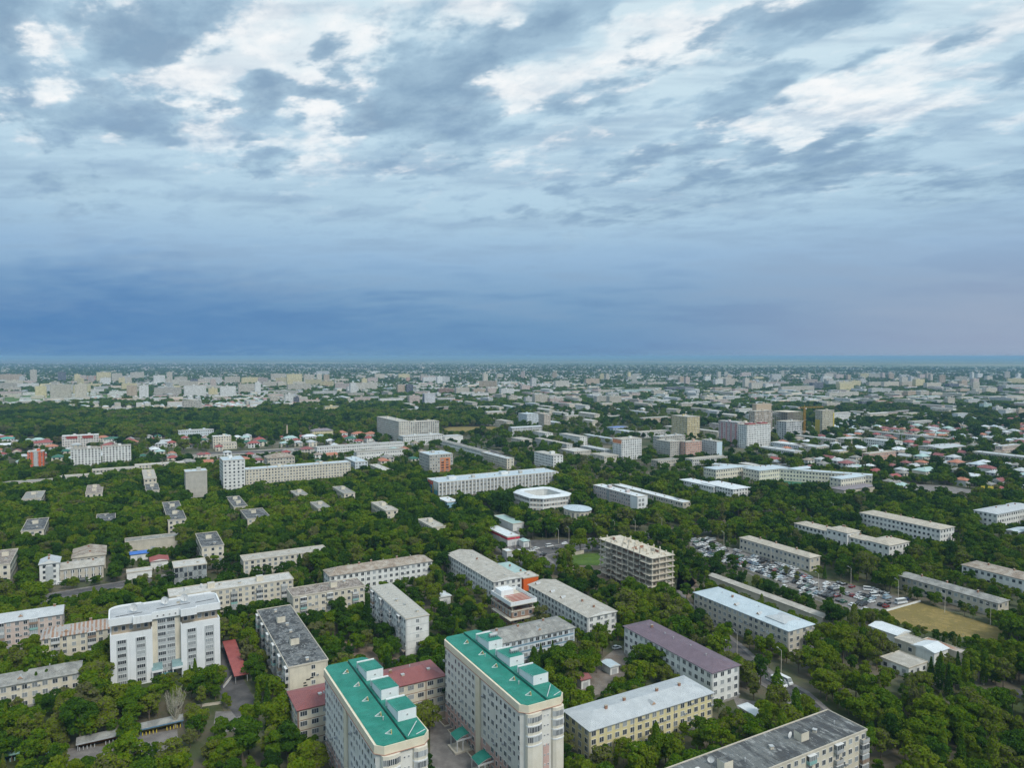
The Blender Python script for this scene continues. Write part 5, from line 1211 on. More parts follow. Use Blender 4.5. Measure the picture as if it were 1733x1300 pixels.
def extras(root, rec, walls):
    """features that make single blocks recognisable"""
    (name, label, short, x, y, angd, a, w, h, fl, roof, rc, wc, style, lod, clear, rh) = rec
    S = short
    if S == 'long muralled institute':
        # mural on the left end wall: upright painted panels
        k = 0
        for (s0, s1, z0, z1, m) in ((.08, .52, .72, .97, 0), (.08, .3, .05, .70, 4), (.32, .45, .05, .70, 1), (.47, .6, .10, .70, 2), (.62, .92, .05, .45, 3), (.55, .92, .47, .97, 4)):
            b = MB()
            b.box(-.06, w * (1 - s1), h * z0, -.002, w * (1 - s0), h * z1, MURALS[m])
            b.build('mural_panel', root)
        for f in (.12, .55):
            b = MB()
            b.box(a * f, w * .4, h + .25, a * f + 7, w * .4 + 6, h + 3, wall_mat('white'), top=roof_mat('paleblue'))
            b.build('roof_house', root)
    elif S == 'pink-white institute wing':
        b = MB()
        b.box(-.08, -.1, -.5, a + .1, -.003, h + .6, WHITEP)
        b.box(-.1, -.1, -.5, -.003, 9, h + .6, WHITEP)
        b.build('white_facing', root)
        for k in range(3):
            for sx in (.22, .55):
                put('window', window_mesh(2.2, 2.2, 1), root, (a * sx, -.11, 2 + k * 3.6))
        b = MB()
        b.box(-.12, w * .62, .3, -.003, w * .62 + 3.4, h - .4, GLASS)
        b.build('stair_glazing', root)
    elif S == 'orange-panelled tower':
        b = MB()
        b.box(a * .45, -.12, 1, a * .88, -.003, h - 3.5, ORANGEP)
        b.build('orange_panel', root)
        b = MB()
        for i in range(2):
            for k in range(6):
                b.box(a * (.49 + .2 * i), -.16, 2 + k * 2.7, a * (.49 + .2 * i) + 3, -.121, 3.6 + k * 2.7, GLASS)
        tag(b.build('panel_windows', root), kind='stuff')
    elif S == 'orange-cornered white tower':
        b = MB()
        b.box(-.12, w * .02, h - 5.2, -.003, w * .98, h - .6, ORANGEP)
        b.build('orange_panel', root)
    elif S == 'orange tower':
        b = MB()
        b.box(a * .38, -.14, 0, a * .62, -.003, h, GREYP)
        b.build('window_strip', root)
    elif S == 'red-topped residence':
        for (x0, x1) in ((.12, .42), (.55, .85)):
            b = MB()
            b.box(a * x0, -.4, h - 3.6, a * x1, -.003, h - .2, mottled('dark_red', (.30, .06, .05), (.36, .08, .07), .5))
            b.build('red_top', root)
    elif S == 'red-gabled tower':
        for i in range(2):
            b = MB()
            b.prism([(a * (.08 + .5 * i), -.2), (a * (.36 + .5 * i), -.2), (a * (.36 + .5 * i), w * .5), (a * (.08 + .5 * i), w * .5)], h + .3, h + 2.2, roof_mat('red'))
            b.build('red_gable', root)
    elif S == 'pink-white tower':
        for k in range(4):
            b = MB()
            b.box(-.35, w * (.06 + .24 * k), 0, -.003, w * (.13 + .24 * k), h - 2, mottled('rose_stripe', (.50, .25, .25), (.55, .3, .3), .5))
            b.build('rose_stripe', root)
    elif S == 'grey-yellow tower':
        b = MB()
        b.box(-.25, w * .35, 0, -.003, w, h * .62, mottled('mustard', (.50, .40, .06), (.55, .45, .09), .4))
        b.box(a - 2.6, -.25, 0, a + .1, -.003, h - 4, mottled('mustard', (.5, .4, .06), (.55, .45, .09), .4))
        b.build('yellow_facing', root)
    elif S == 'blue-ended block':
        b = MB()
        b.box(a * .05, -.1, 0, a, -.003, h - .4, mottled('ice_blue', (.55, .68, .76), (.6, .72, .79), .4))
        b.build('blue_facing', root)
    elif S == 'red-fascia shop':
        b = MB()
        b.box(-.3, 0, h - 1.6, -.003, w, h - .4, mottled('fascia_red', (.5, .03, .06), (.56, .05, .08), .6))
        b.box(0, -.3, h - 1.6, a, -.003, h - .4, mottled('fascia_red', (.5, .03, .06), (.56, .05, .08), .6))
        b.build('fascia', root)
    elif S == 'pale blue-roofed office':
        b = MB()
        hip_faces(b, 9, 9, h + 1.0, 1.4, roof_mat('palegrey'))
        o = b.build('roof_turret', root, (a * .5 - 4.5, 5, 0))
        for k in range(3):
            put('balcony', balcony_mesh(8), root, (0, 9.0, 1.2 + k * 2.75), -math.pi / 2)
    elif S == 'small white office':
        b = MB()
        b.box(a * .3, -.2, .2, a * .7, -.003, h * .9, GREYP)
        b.build('facade_panel', root)
    elif S == 'columned hall':
        for i in range(7):
            b = MB()
            b.tube((1.5 + i * (a - 3) / 6, -1.2, 0), (1.5 + i * (a - 3) / 6, -1.2, h - .6), .3, .3, FRAME, 8)
            b.build('column', root)
    elif S == 'maroon-roofed dormitory':
        for i in range(5):
            put('vent', misc_mesh('vent'), root, (8 + i * 9.5, w * .3, h + 1.1))
    elif S == 'white slab-roofed block':
        for k in range(1, fl):
            b = MB()
            b.box(-.03, -.05, k * h / fl - .06, a + .03, -.002, k * h / fl + .06, GREYP)
            b.build('panel_joint', root)
    elif S == 'dark patchy-roofed block':
        # crack repaired in dark mortar on the end wall
        b = MB()
        for (p, q) in (((5.2, 7.2), (6.2, 8.2)), ((6.2, 8.2), (7.6, 8.6)), ((5.2, 7.2), (6.6, 6.2)), ((6.6, 6.2), (5.6, 5.0)), ((7.6, 8.6), (8.8, 10.0))):
            b.box(min(p[0], q[0]), -.04, min(p[1], q[1]), max(p[0], q[0]), -.002, min(p[1], q[1]) + .5, CABLE)
        b.build('dark_repair', root)
    elif S == 'unfinished brick house':
        for (px, py) in ((.6, .6), (a - .6, .6), (a - .6, w - .6), (.6, w - .6), (.6, w * .5), (a - .6, w * .5)):
            b = MB()
            b.box(px - .3, py - .3, h + .25, px + .3, py + .3, h + 3.0, CONC)
            b.build('column', root)
        b = MB()
        b.box(-1.2, -1.2, h + 3.0, a + .8, w * .9, h + 3.3, CONCW)
        b.build('upper_slab', root)
        for (x0, y0, x1, y1) in ((-1.2, -1.2, a + .8, -.95), (-1.2, -.95, -.95, w * .9), (a + .55, -.95, a + .8, w * .9), (-.95, w * .9 - .25, a + .55, w * .9)):
            b = MB()
            b.box(x0, y0, h + 3.303, x1, y1, h + 5.0, WHITEP)
            b.build('parapet', root)
        b = MB()
        b.box(.5, w * .55, h + 3.303, a * .6, w * .85, h + 6.4, WHITEP)
        b.build('roof_house', root)
        for q in range(6):
            b = MB()
            b.box(1.0, .8 + q * 1.6, h + 4.4, a - 1, 1.1 + q * 1.6, h + 4.65, mottled('red_beam', (.36, .08, .07), (.42, .11, .09), 1))
            b.build('roof_beam', root)
        b = MB()
        b.box(-2.0, -2.0, h - 3.2, a + 1, w * .8, h - 2.9, CONCW)
        b.build('terrace_slab', root)
    elif S == 'orange-walled shop':
        b = MB()
        b.box(a * .1, -.4, .2, a * .9, -.003, 2.2, CABLE)
        b.build('shopfront', root)

# ------------------------------------------------------------------ ground, areas, roads
def sheet(name, pts, z, mat, kind='structure'):
    b = MB()
    b.face([(p[0], p[1], z) for p in pts], mat)
    o = b.build(name)
    me = o.data
    if len(me.polygons) and me.polygons[0].normal.z < 0:
        me.flip_normals()
    return tag(o, kind=kind)


def ground_material():
    m, N, b = principled('ground_cover', 0.95, 0.1)
    pos = N.add('ShaderNodeNewGeometry').outputs['Position']
    sep = N.add('ShaderNodeSeparateXYZ', {0: pos})
    n1 = N.add('ShaderNodeTexNoise', {'Vector': pos, 'Scale': 0.035, 'Detail': 6.0, 'Roughness': 0.6}).outputs[0]
    n2 = N.add('ShaderNodeTexNoise', {'Vector': pos, 'Scale': 0.3, 'Detail': 4.0, 'Roughness': 0.6}).outputs[0]
    town = N.mix(N.sstep(n1, 0.42, 0.62), (.055, .075, .028, 1), (.125, .105, .075, 1))
    town = N.mix(N.sstep(n2, 0.5, 0.72), town, (.085, .095, .05, 1))
    # far suburbs: pale plots between the gardens
    v1 = N.add('ShaderNodeTexVoronoi', {'Vector': N.add('ShaderNodeMapping', {'Vector': pos, 'Rotation': (0, 0, R(29)), 'Scale': (.018, .03, 1)}).outputs[0], 'Scale': 1.0}).outputs['Color']
    sub = N.mix(N.sstep(N.add('ShaderNodeSeparateColor', {0: v1}).outputs[0], .35, .75), (.07, .09, .05, 1), (.30, .27, .23, 1))
    f_sub = N.sstep(sep.outputs[1], 740.0, 1700.0, 0.15, 1.0)
    col = N.mix(f_sub, town, sub)
    # open plain beyond the city: long strips of crop and stubble
    v2 = N.add('ShaderNodeTexVoronoi', {'Vector': N.add('ShaderNodeMapping', {'Vector': pos, 'Rotation': (0, 0, R(12)), 'Scale': (.00045, .0011, 1)}).outputs[0], 'Scale': 1.0}).outputs['Color']
    fld = N.ramp(N.add('ShaderNodeSeparateColor', {0: v2}).outputs[0], [(0, (.10, .13, .06)), (.35, (.16, .18, .08)), (.6, (.28, .26, .13)), (.8, (.13, .16, .07)), (1, (.34, .31, .18))])
    n3 = N.add('ShaderNodeTexNoise', {'Vector': pos, 'Scale': 0.0004, 'Detail': 3.0}).outputs[0]
    edge = N.math('ADD', sep.outputs[1], N.math('MULTIPLY', N.math('SUBTRACT', n3, 0.5), 5000.0))
    edge = N.math('ADD', edge, N.math('MULTIPLY', sep.outputs[0], 0.75))
    col = N.mix(N.sstep(edge, 7500.0, 9500.0), col, fld)
    N.l.new(col, b.inputs['Base Color'])
    return m


def build_ground():
    b = MB()
    gm = ground_material()
    xs = [-52000, -20000, -8000, -3000, -1200, 0, 1200, 3000, 8000, 20000, 52000]
    ys = [-2000, 0, 300, 700, 1300, 2500, 5000, 10000, 20000, 35000, 60000]
    nv = len(xs)
    b.v = [(x, y, 0.0) for y in ys for x in xs]
    k = b.mi(gm)
    for j in range(len(ys) - 1):
        for i in range(nv - 1):
            b.f.append((j * nv + i, j * nv + i + 1, (j + 1) * nv + i + 1, (j + 1) * nv + i))
            b.m.append(k)
    tag(b.build('ground'), kind='structure')


def offset_line(pts, d):
    out = []
    for i, p in enumerate(pts):
        q0 = pts[max(i - 1, 0)]
        q1 = pts[min(i + 1, len(pts) - 1)]
        tx, ty = q1[0] - q0[0], q1[1] - q0[1]
        L = math.hypot(tx, ty)
        out.append((p[0] - ty / L * d, p[1] + tx / L * d))
    return out


def strip(name, pts, d0, d1, z0, z1, mat):
    A, B = offset_line(pts, d0), offset_line(pts, d1)
    b = MB()
    for i in range(len(pts) - 1):
        q = [A[i], A[i + 1], B[i + 1], B[i]]
        if d1 > d0:
            pass
        else:
            q = q[::-1]
        b.face([(p[0], p[1], z1) for p in q], mat)
        if z1 - z0 > .02:
            for (p, r) in ((q[0], q[1]), (q[2], q[3])):
                b.face([(p[0], p[1], z0), (r[0], r[1], z0), (r[0], r[1], z1), (p[0], p[1], z1)], mat)
    o = b.build(name)
    for pl in o.data.polygons:
        if pl.normal.z < -.5:
            pl.flip()
    return tag(o, kind='structure')


AREA_SPEC = {'parking': ('car_park', PAVE), 'dry_field': ('field', DRY), 'lawn': ('lawn', LAWN), 'dirt': ('building_site', DIRT), 'junction': ('road_junction', ASPH),
             'muddy_yard': ('muddy_yard', mottled('mud', (.15, .125, .105), (.25, .22, .195), .12, .9)), 'tower_yard': ('paved_yard', PAVE), 'play_left': ('playground', PAVE), 'play_mid': ('playground', PAVE),
             'play_right': ('playground', PAVE), 'clinic_yard': ('paved_yard', ASPH), 'side_street_yard': ('paved_yard', PAVE), 'far_field': ('field', DRY),
             'far_field_left': ('field', LAWN), 'far_field_mid': ('field', DRY), 'sports_pitch': ('sports_pitch', mottled('pitch_green', (.03, .13, .07), (.05, .16, .09), .1)),
             'gas_yard': ('paved_yard', PAVE), 'hidden_yard': ('dirt_yard', DIRT), 'street_gap': ('paved_yard', PAVE), 'far_lot': ('paved_lot', mottled('pale_lot', (.26, .24, .21), (.34, .31, .27), .05))}


def build_areas():
    for i, (k, pts) in enumerate(AREAS.items()):
        nm, mt = AREA_SPEC[k]
        sheet(nm, pts, 0.012 + 0.004 * (i % 3), mt)
    paint = mottled('road_paint', (.62, .62, .60), (.52, .52, .50), 1.0)
    for j, (k, (wd, pts)) in enumerate(ROADS.items()):
        z = .03 + .004 * j
        strip('road', pts, -wd / 2, wd / 2, 0, z, ASPH)
        if wd >= 8:
            for sgn in (-1, 1):
                strip('pavement', pts, sgn * (wd / 2), sgn * (wd / 2 + 2.2), 0, .13, PAVE)
        if k in ('boulevard', 'avenue', 'side_street'):
            b = MB()
            for i in range(len(pts) - 1):
                p, q = np.array(pts[i]), np.array(pts[i + 1])
                L = np.linalg.norm(q - p)
                t = (q - p) / L
                nrm = np.array((-t[1], t[0])) * .1
                s = 2.0
                while s + 3 < L:
                    u0, u1 = p + t * s, p + t * (s + 3)
                    b.face([(*(u0 - nrm), z + .006), (*(u1 - nrm), z + .006), (*(u1 + nrm), z + .006), (*(u0 + nrm), z + .006)], paint)
                    s += 8
            tag(b.build('road_marking'), kind='structure')


# ------------------------------------------------------------------ single remarkable buildings
def start(rec):
    (name, label, short, x, y, angd, a, w, h, fl, roof, rc, wc, style, lod, clear, rh) = rec
    root = empty(name, (x, y, 0), R(angd))
    FOOT.append((x, y, R(angd), a, w, clear, h, lod))
    tag(root, label)
    c, s = math.cos(R(angd)), math.sin(R(angd))
    LAND.append((short, x + .5 * a * c - .5 * w * s, y + .5 * a * s + .5 * w * c, lod, False))
    return root, a, w, h


def tower(rec, second):
    root, a, w, h = start(rec)
    fl = 10
    fh = h / fl
    b = MB()
    c = 1.6
    b.prism([(c, 0), (a - c, 0), (a, c), (a, w - c), (a - c, w), (c, w), (0, w - c), (0, c)], -1, h, TOWERW)
    b.build('wall', root)
    # cornice with red lines
    b = MB()
    ring = lambda o: [(c, -o), (a - c, -o), (a + o, c), (a + o, w - c), (a - c, w + o), (c, w + o), (-o, w - c), (-o, c)]
    b.prism(ring(.40), h - 1.9, h + .2, TRIMY)
    b.build('cornice', root)
    for z in (h - 2.06,):
        b = MB()
        b.prism(ring(.55), z + .002, z + .15, REDLINE)
        b.build('cornice_line', root)
    # pink base, pilaster
    b = MB()
    b.box(-.07, c, 0, -.002, w - c, fh * 2.6, PINK)
    b.build('pink_base', root)
    for f in ((.5,) if second else (.52,)):
        b = MB()
        b.box(-.55, w * f - 1.4, 0, -.071, w * f + 1.4, h - 2.1, TRIMY)
        b.build('pilaster', root)
    # left long wall windows
    small, wide = window_mesh(.95, 1.4, 0), window_mesh(1.5, 1.45, 1)
    n = 20
    for i in range(n):
        s = 2.2 + (w - 4.4) * i / (n - 1)
        if abs(s - w * .5) < 1.9:
            continue
        for k in range(fl):
            if k == fl - 1 and False:
                continue
            if (i * 5 + k * 7) % 23 == 3:
                continue
            me = small if (i % 3 == 1 or i % 5 == 0) else wide
            zz = k * fh + 1.45
            if zz > h - 2.9:
                continue
            put('window', me, root, (-.08 if k < 3 else -.01, s, zz), -math.pi / 2)
            if (i * 7 + k * 3) % 11 == 0:
                put('air_conditioner', misc_mesh('air_conditioner'), root, (-.08, s + 1.25, zz - .4), -math.pi / 2)
    # end wall: two bays with glazed balconies on the top storeys
    pale = mottled('bay_cream', (.68, .64, .54), (.74, .70, .61), .4, streak=True)
    for (x0, x1, g, z1) in ((.9, 5.9, (9, 8, 7), h - 2.1), (9.1, 13.2, (8, 7, 9), h - 2.1)):
        m = (x0 + x1) / 2
        out = [(x0, .2), (x0 + .25, -.7), (m - 1.0, -1.25), (m + 1.0, -1.25), (x1 - .25, -.7), (x1, .2)]
        b = MB()
        b.prism(out, 0, z1, pale)
        bay = b.build('bay', root)
        for k in (6, 7, 8):
            b = MB()
            gl = [(p[0] + (m - p[0]) * -.012, p[1] - .05) for p in out[1:5]]
            z0 = k * fh + 1.15
            for q in range(3):
                p0, p1 = gl[q], gl[q + 1]
                b.face([(p0[0], p0[1], z0), (p1[0], p1[1], z0), (p1[0], p1[1], z0 + 1.45), (p0[0], p0[1], z0 + 1.45)], GLASS)
                nn = 4 if q == 1 else 3
                for e in range(nn + 1):
                    f = e / nn
                    xx, yy = p0[0] + (p1[0] - p0[0]) * f, p0[1] + (p1[1] - p0[1]) * f
                    b.box(xx - .06, yy - .06, z0, xx + .06, yy + .04, z0 + 1.45, FRAME)
            b.build('balcony_glazing', root)
            b = MB()
            b.prism([(p[0], p[1] - .16) for p in out[:1]] + [(p[0], p[1] - .14) for p in out[1:5]] + [(out[5][0], out[5][1] - .16)], k * fh - .05, k * fh + .3, WHITEP)
            b.build('balcony_band', root)
    b = MB()
    b.box(6.6, -.12, 0, 8.5, -.002, fh * 5.6, PINK)
    b.build('pink_strip', root)
    tiny = window_mesh(.35, .35, 0)
    for k in range(fl):
        for xx in (7.0, 8.1):
            put('window', tiny, root, (xx, -.13 if k < 6 else -.01, k * fh + 1.5))
    # green roof in two strips with a dark gutter between
    z = h + .36
    b = MB()
    b.prism([(.2, 1.4), (1.5, -.1), (7.3, -.1), (7.3, w + .1), (1.4, w + .1), (.2, w - 1.4)], h + .205, z, GREENROOF)
    r1 = b.build('roof', root)
    b = MB()
    b.box(7.3, 0, h + .206, 7.75, w, z - .1, CABLE)
    b.build('roof_gutter', root)
    b = MB()
    b.prism([(7.75, -.1), (a - 1.5, -.1), (a - .2, 1.4), (a - .2, w - 1.4), (a - 1.5, w + .1), (7.75, w + .1)], h + .207, z + .35, GREENROOF)
    r2 = b.build('roof', root)
    b = MB()
    b.box(7.62, 0, z - .1, 7.85, w, z + .5, GREENROOF)
    b.build('roof_kerb', root)
    for k in range(3):
        y0 = 8.5 + k * (w - 12) / 3
        x0, x1 = 8.4, a - .3
        hf, hb = 2.9, 2.1
        L = 8.4
        zb = z + .34
        b = MB()
        b.v += [(x0, y0, zb), (x1, y0, zb), (x1, y0 + L, zb), (x0, y0 + L, zb), (x0, y0, zb + hf), (x1, y0, zb + hf), (x1, y0 + L, zb + hb), (x0, y0 + L, zb + hb)]
        kw, kg = b.mi(WHITEP), b.mi(GREENROOF)
        b.f += [(0, 1, 5, 4), (1, 2, 6, 5), (2, 3, 7, 6), (3, 0, 4, 7)]
        b.m += [kw] * 4
        sh = b.build('stair_head', root)
        b = MB()
        o = .25
        b.face([(x0 - o, y0 + .1, zb + hf - .15), (x1 + o, y0 + .1, zb + hf - .15), (x1 + o, y0 + L + o, zb + hb + .05), (x0 - o, y0 + L + o, zb + hb + .05)], GREENROOF)
        b.build('stair_head_roof', sh)
        b = MB()
        b.box(x0 - .3, y0 + L + .3, zb + .5, x1, y0 + L + .7, zb + hb + .35, WHITEP)
        b.build('rear_parapet', sh)
        put('window', tiny, sh, ((x0 + x1) / 2, y0 - .01, zb + hf * .5))
        if second and k > 0:
            b = MB()
            b.tube((x0 + 2.0, y0 + 3.6, zb + 3.4), (x1 - .2, y0 + 3.6, zb + 3.4), .55, .55, METAL, 10)
            for q in range(4):
                b.box(x0 + 2.3 + q * .7, y0 + 3.0, zb + 2.6, x0 + 2.4 + q * .7, y0 + 4.2, zb + 3.0, METAL)
            b.build('water_tank', sh)
    # white hip lines on the small front roof, edge kerb
    for (p, q) in (((8.2, .6, z + .45), (a - 1.4, 5.5, z + 1.0)), ((a - 3.5, .4, z + .42), (a - .5, 1.6, z + .42))):
        b = MB()
        b.tube(p, q, .10, .10, FRAME, 4)
        b.build('roof_ridge', root)
    for k in range(5):
        fv = put('frame_vent', misc_mesh('frame_vent'), root, (4.4 + .5 * (k % 2), 5 + k * (w - 9) / 4.4, z - .02), .15 * (k - 2))
        fv.scale = (.75, .75, .75)
    for k in range(2):
        put('vent_pipe', misc_mesh('vent_pipe'), root, (5.5, 12 + k * 22, z))
    # curved green porch roofs over the entrances
    for f in ((.36, .64) if second else ()):
        y0 = w * (1 - f) - 2.5
        b = MB()
        for q in range(6):
            t0, t1 = q / 6, (q + 1) / 6
            zz = lambda t: 4.2 + 1.3 * math.sin(t * math.pi * .55)
            xx = lambda t: -5.2 + 4.4 * t
            b.face([(xx(t0), y0, zz(t0)), (xx(t1), y0, zz(t1)), (xx(t1), y0 + 5, zz(t1)), (xx(t0), y0 + 5, zz(t0))][::-1], GREENROOF)
            b.face([(xx(t0), y0, zz(t0) - .25), (xx(t1), y0, zz(t1) - .25), (xx(t1), y0 + 5, zz(t1) - .25), (xx(t0), y0 + 5, zz(t0) - .25)], FRAME)
        b.box(-5.3, y0, 3.75, -.1, y0 + .3, 4.2, FRAME)
        b.box(-5.3, y0 + 4.7, 3.75, -.1, y0 + 5, 4.2, FRAME)
        b.build('porch_roof', root)
        for (cx, cyy) in ((-5, y0 + .15), (-5, y0 + 4.85), (-3, y0 + .15), (-3, y0 + 4.85)):
            b = MB()
            b.tube((cx, cyy, 0), (cx, cyy, 3.8), .2, .2, FRAME, 8)
            b.build('porch_column', root)
        b = MB()
        b.box(-6, y0 - .5, 0, -.1, y0 + 5.5, .5, CONCW)
        b.build('porch_step', root)
    return root


def clinic(rec):
    root, a, w, h = start(rec)
    H2 = 26.2
    rx0, rx1 = a * .37, a * .63
    for (x0, x1) in ((0, rx0), (rx1, a)):
        b = MB()
        b.box(x0, 0, -1, x1, w, h, WHITEP)
        b.box(x0, 0, h, x1, .35, h + 1.0, WHITEP)
        b.box(x0, .35, h, x0 + .35, 4, h + 1.0, WHITEP)
        b.box(x1 - .35, .35, h, x1, 4, h + 1.0, WHITEP)
        b.build('wing_wall', root)
        b = MB()
        b.box(x0 + .5, 4.0, h + .003, x1 - .5, w, H2 - 2.6, mottled('attic_tan', (.40, .33, .25), (.46, .38, .29), .5))
        b.build('attic_wall', root)
        for q in range(5):
            put('window', window_mesh(1.2, 1.6, 0), root, (x0 + 2 + q * (x1 - x0 - 4) / 4, 3.98, h + 1.9))
        wid = x1 - x0
        for f in (.27, .72):
            cx = x0 + wid * f
            b = MB()
            b.box(cx - 1.75, -.08, .5, cx + 1.75, -.002, h - 1.2, GREYP)
            b.build('window_strip', root)
            for k in range(7):
                put('window', window_mesh(2.7, 1.3, 3), root, (cx, -.09, 1.9 + k * 2.62))
    b = MB()
    b.box(rx0 + .002, 2.6, -1, rx1 - .002, w - .5, H2 - 2.0, wall_mat('cream'))
    b.build('centre_wall', root)
    cx = a / 2
    b = MB()
    b.box(cx - 3.1, 2.5, .5, cx + 3.1, 2.598, H2 - 2.4, GREYP)
    b.build('window_strip', root)
    for s in (-1.6, 1.6):
        for k in range(9):
            put('window', window_mesh(2.6, 1.3, 3), root, (cx + s, 2.49, 1.9 + k * 2.55))
    # roof: deep white fascia with rounded rear corners and stepped front
    r = 4.5
    arc = lambda ox, oy, t0, t1: [(ox + r * math.cos(R(t0 + (t1 - t0) * i / 6)), oy + r * math.sin(R(t0 + (t1 - t0) * i / 6))) for i in range(7)]
    out = [(-.4, 1.2), (a * .2, 1.2), (a * .2, -.5), (a * .37, -.5), (a * .37, 1.6), (a * .63, 1.6), (a * .63, -.5), (a * .78, -.5), (a * .78, 1.2), (a + .4, 1.2)]
    out += arc(a + .4 - r, w + 2 - r, 0, 90) + [(a * .72, w + 2), (a * .70, w + .8), (a * .30, w + .8), (a * .28, w + 2)] + arc(-.4 + r, w + 2 - r, 90, 180)
    b = MB()
    b.prism(out, H2 - 2.5, H2 - .3, WHITEP)
    roof = b.build('roof', root)
    n = len(out)
    cxm, cym = a / 2, w / 2 + .5
    b = MB()
    inn = [(cxm + (p[0] - cxm) * .975, cym + (p[1] - cym) * .93) for p in out]
    for i in range(n):
        j = (i + 1) % n
        z0, z1 = H2 - .3, H2 + .25
        b.face([(*out[i], z0), (*out[j], z0), (*out[j], z1), (*out[i], z1)], WHITEP)
        b.face([(*inn[j], z0), (*inn[i], z0), (*inn[i], z1), (*inn[j], z1)], WHITEP)
        b.face([(*out[i], z1), (*out[j], z1), (*inn[j], z1), (*inn[i], z1)], WHITEP)
    b.build('parapet', roof)
    b = MB()
    b.face([(*p, H2 - .28) for p in inn], mottled('roof_bitumen_pale', (.38, .40, .42), (.46, .48, .50), .15))
    b.build('roof_sheet', roof)
    for (p, q) in (((2, 4.5), (11, 5.2)), ((16, 6.5), (28, 7.5)), ((30, 7), (37, 8))):
        b = MB()
        b.tube((*p, H2 - .1), (*q, H2 - .1), .09, .09, CABLE, 4)
        b.build('roof_cable', roof)
    for (px, py, k) in ((8, 6, 'dish'), (19, 9, 'dish'), (24, 10, 'vent'), (26, 9, 'dish'), (24.5, 8, 'vent_pipe')):
        o = put(k, misc_mesh(k), roof, (px, py, H2 - .2), 2.6)
        o.scale = (1.7, 1.7, 1.7) if k == 'dish' else (1, 1, 1)
    for q in range(4):
        put('window', window_mesh(.5, .5, 0), roof, (a * (.42 + .055 * q), 1.58, H2 - 1.4))
    tealg = mottled('teal_canopy', (.16, .26, .27), (.22, .32, .33), .6, .4)
    for (x0, x1) in ((rx0 - .5, rx0 + 3.4), (rx1 - 3.4, rx1 + .5)):
        b = MB()
        b.box(x0, -1.6, 4.0, x1, 2.4, 4.8, WHITEP)
        for q in range(4):
            t0, t1 = q / 4, (q + 1) / 4
            f = lambda t: 4.82 + 1.5 * math.sin(t * math.pi / 2)
            b.face([(x0 + .1, -1.5 + 3.9 * t0, f(t0)), (x1 - .1, -1.5 + 3.9 * t0, f(t0)), (x1 - .1, -1.5 + 3.9 * t1, f(t1)), (x0 + .1, -1.5 + 3.9 * t1, f(t1))], tealg)
        b.build('entrance_canopy', root)
        for xx in (x0 + .3, x1 - .3):
            b = MB()
            b.tube((xx, -1.3, 0), (xx, -1.3, 4.0), .18, .18, WHITEP, 8)
            b.build('canopy_column', root)
    b = MB()
    b.box(cx - 3, 1.6, 0, cx + 3, 2.48, 1.7, mottled('teal_glazing', (.06, .20, .22), (.09, .26, .28), .5, .2))
    b.build('entrance_glazing', root)
    return root


def ring_building(rec):
    root, a, w, h = start(rec)
    c = 8
    cc = 2.5
    t = 8
    o = [(c, 0), (a - c, 0), (a, c), (a, w - c), (a - c, w), (c, w), (0, w - c), (0, c)]
    i = [(t + cc, t), (a - t - cc, t), (a - t, t + cc), (a - t, w - t - cc), (a - t - cc, w - t), (t + cc, w - t), (t, w - t - cc), (t, t + cc)]
    wm = wall_mat('white')
    rm = roof_mat('whiteroof')
    b = MB()
    for q in range(8):
        p = (q + 1) % 8
        b.face([(*o[q], -1), (*o[p], -1), (*o[p], h), (*o[q], h)], wm)
        b.face([(*i[p], -1), (*i[q], -1), (*i[q], h), (*i[p], h)], wm)
    b.build('wall', root)
    oo = [(a / 2 + (p[0] - a / 2) * 1.03, w / 2 + (p[1] - w / 2) * 1.03) for p in o]
    for q in range(8):
        p = (q + 1) % 8
        m0 = ((oo[q][0] * .45 + i[q][0] * .55), (oo[q][1] * .45 + i[q][1] * .55))
        m1 = ((oo[p][0] * .45 + i[p][0] * .55), (oo[p][1] * .45 + i[p][1] * .55))
        b = MB()
        b.face([(*oo[q], h + .1), (*oo[p], h + .1), (*m1, h + 1.6), (*m0, h + 1.6)], rm)
        b.face([(*m0, h + 1.6), (*m1, h + 1.6), (*i[p], h + .5), (*i[q], h + .5)], rm)
        b.face([(*oo[q], h - .3), (*oo[p], h - .3), (*oo[p], h + .1), (*oo[q], h + .1)], wm)
        b.face([(*i[p], h - .3), (*i[q], h - .3), (*i[q], h + .5), (*i[p], h + .5)], wm)
        b.build('roof', root)
    band = mottled('window_band_frame', (.50, .44, .36), (.56, .50, .42), .6)
    for q in (7, 0, 1, 6):
        p0, p1 = np.array(o[q]), np.array(o[(q + 1) % 8])
        d = p1 - p0
        L = np.linalg.norm(d)
        d = d / L
        n = int(L / 2.6)
        rz = math.atan2(d[1], d[0])
        for k in range(3):
            bb = MB()
            bb.box(.6, -.06, k * 3.6 + 1.0, L - .6, -.002, k * 3.6 + 3.0, band)
            bb.build('window_band', root, (p0[0], p0[1], 0), rz)
            for e in range(n):
                s = L * (e + .5) / n
                put('window', window_mesh(1.7, 1.5, 1), root, (p0[0] + d[0] * s + d[1] * .07, p0[1] + d[1] * s - d[0] * .07, k * 3.6 + 2.0), rz)
    return root


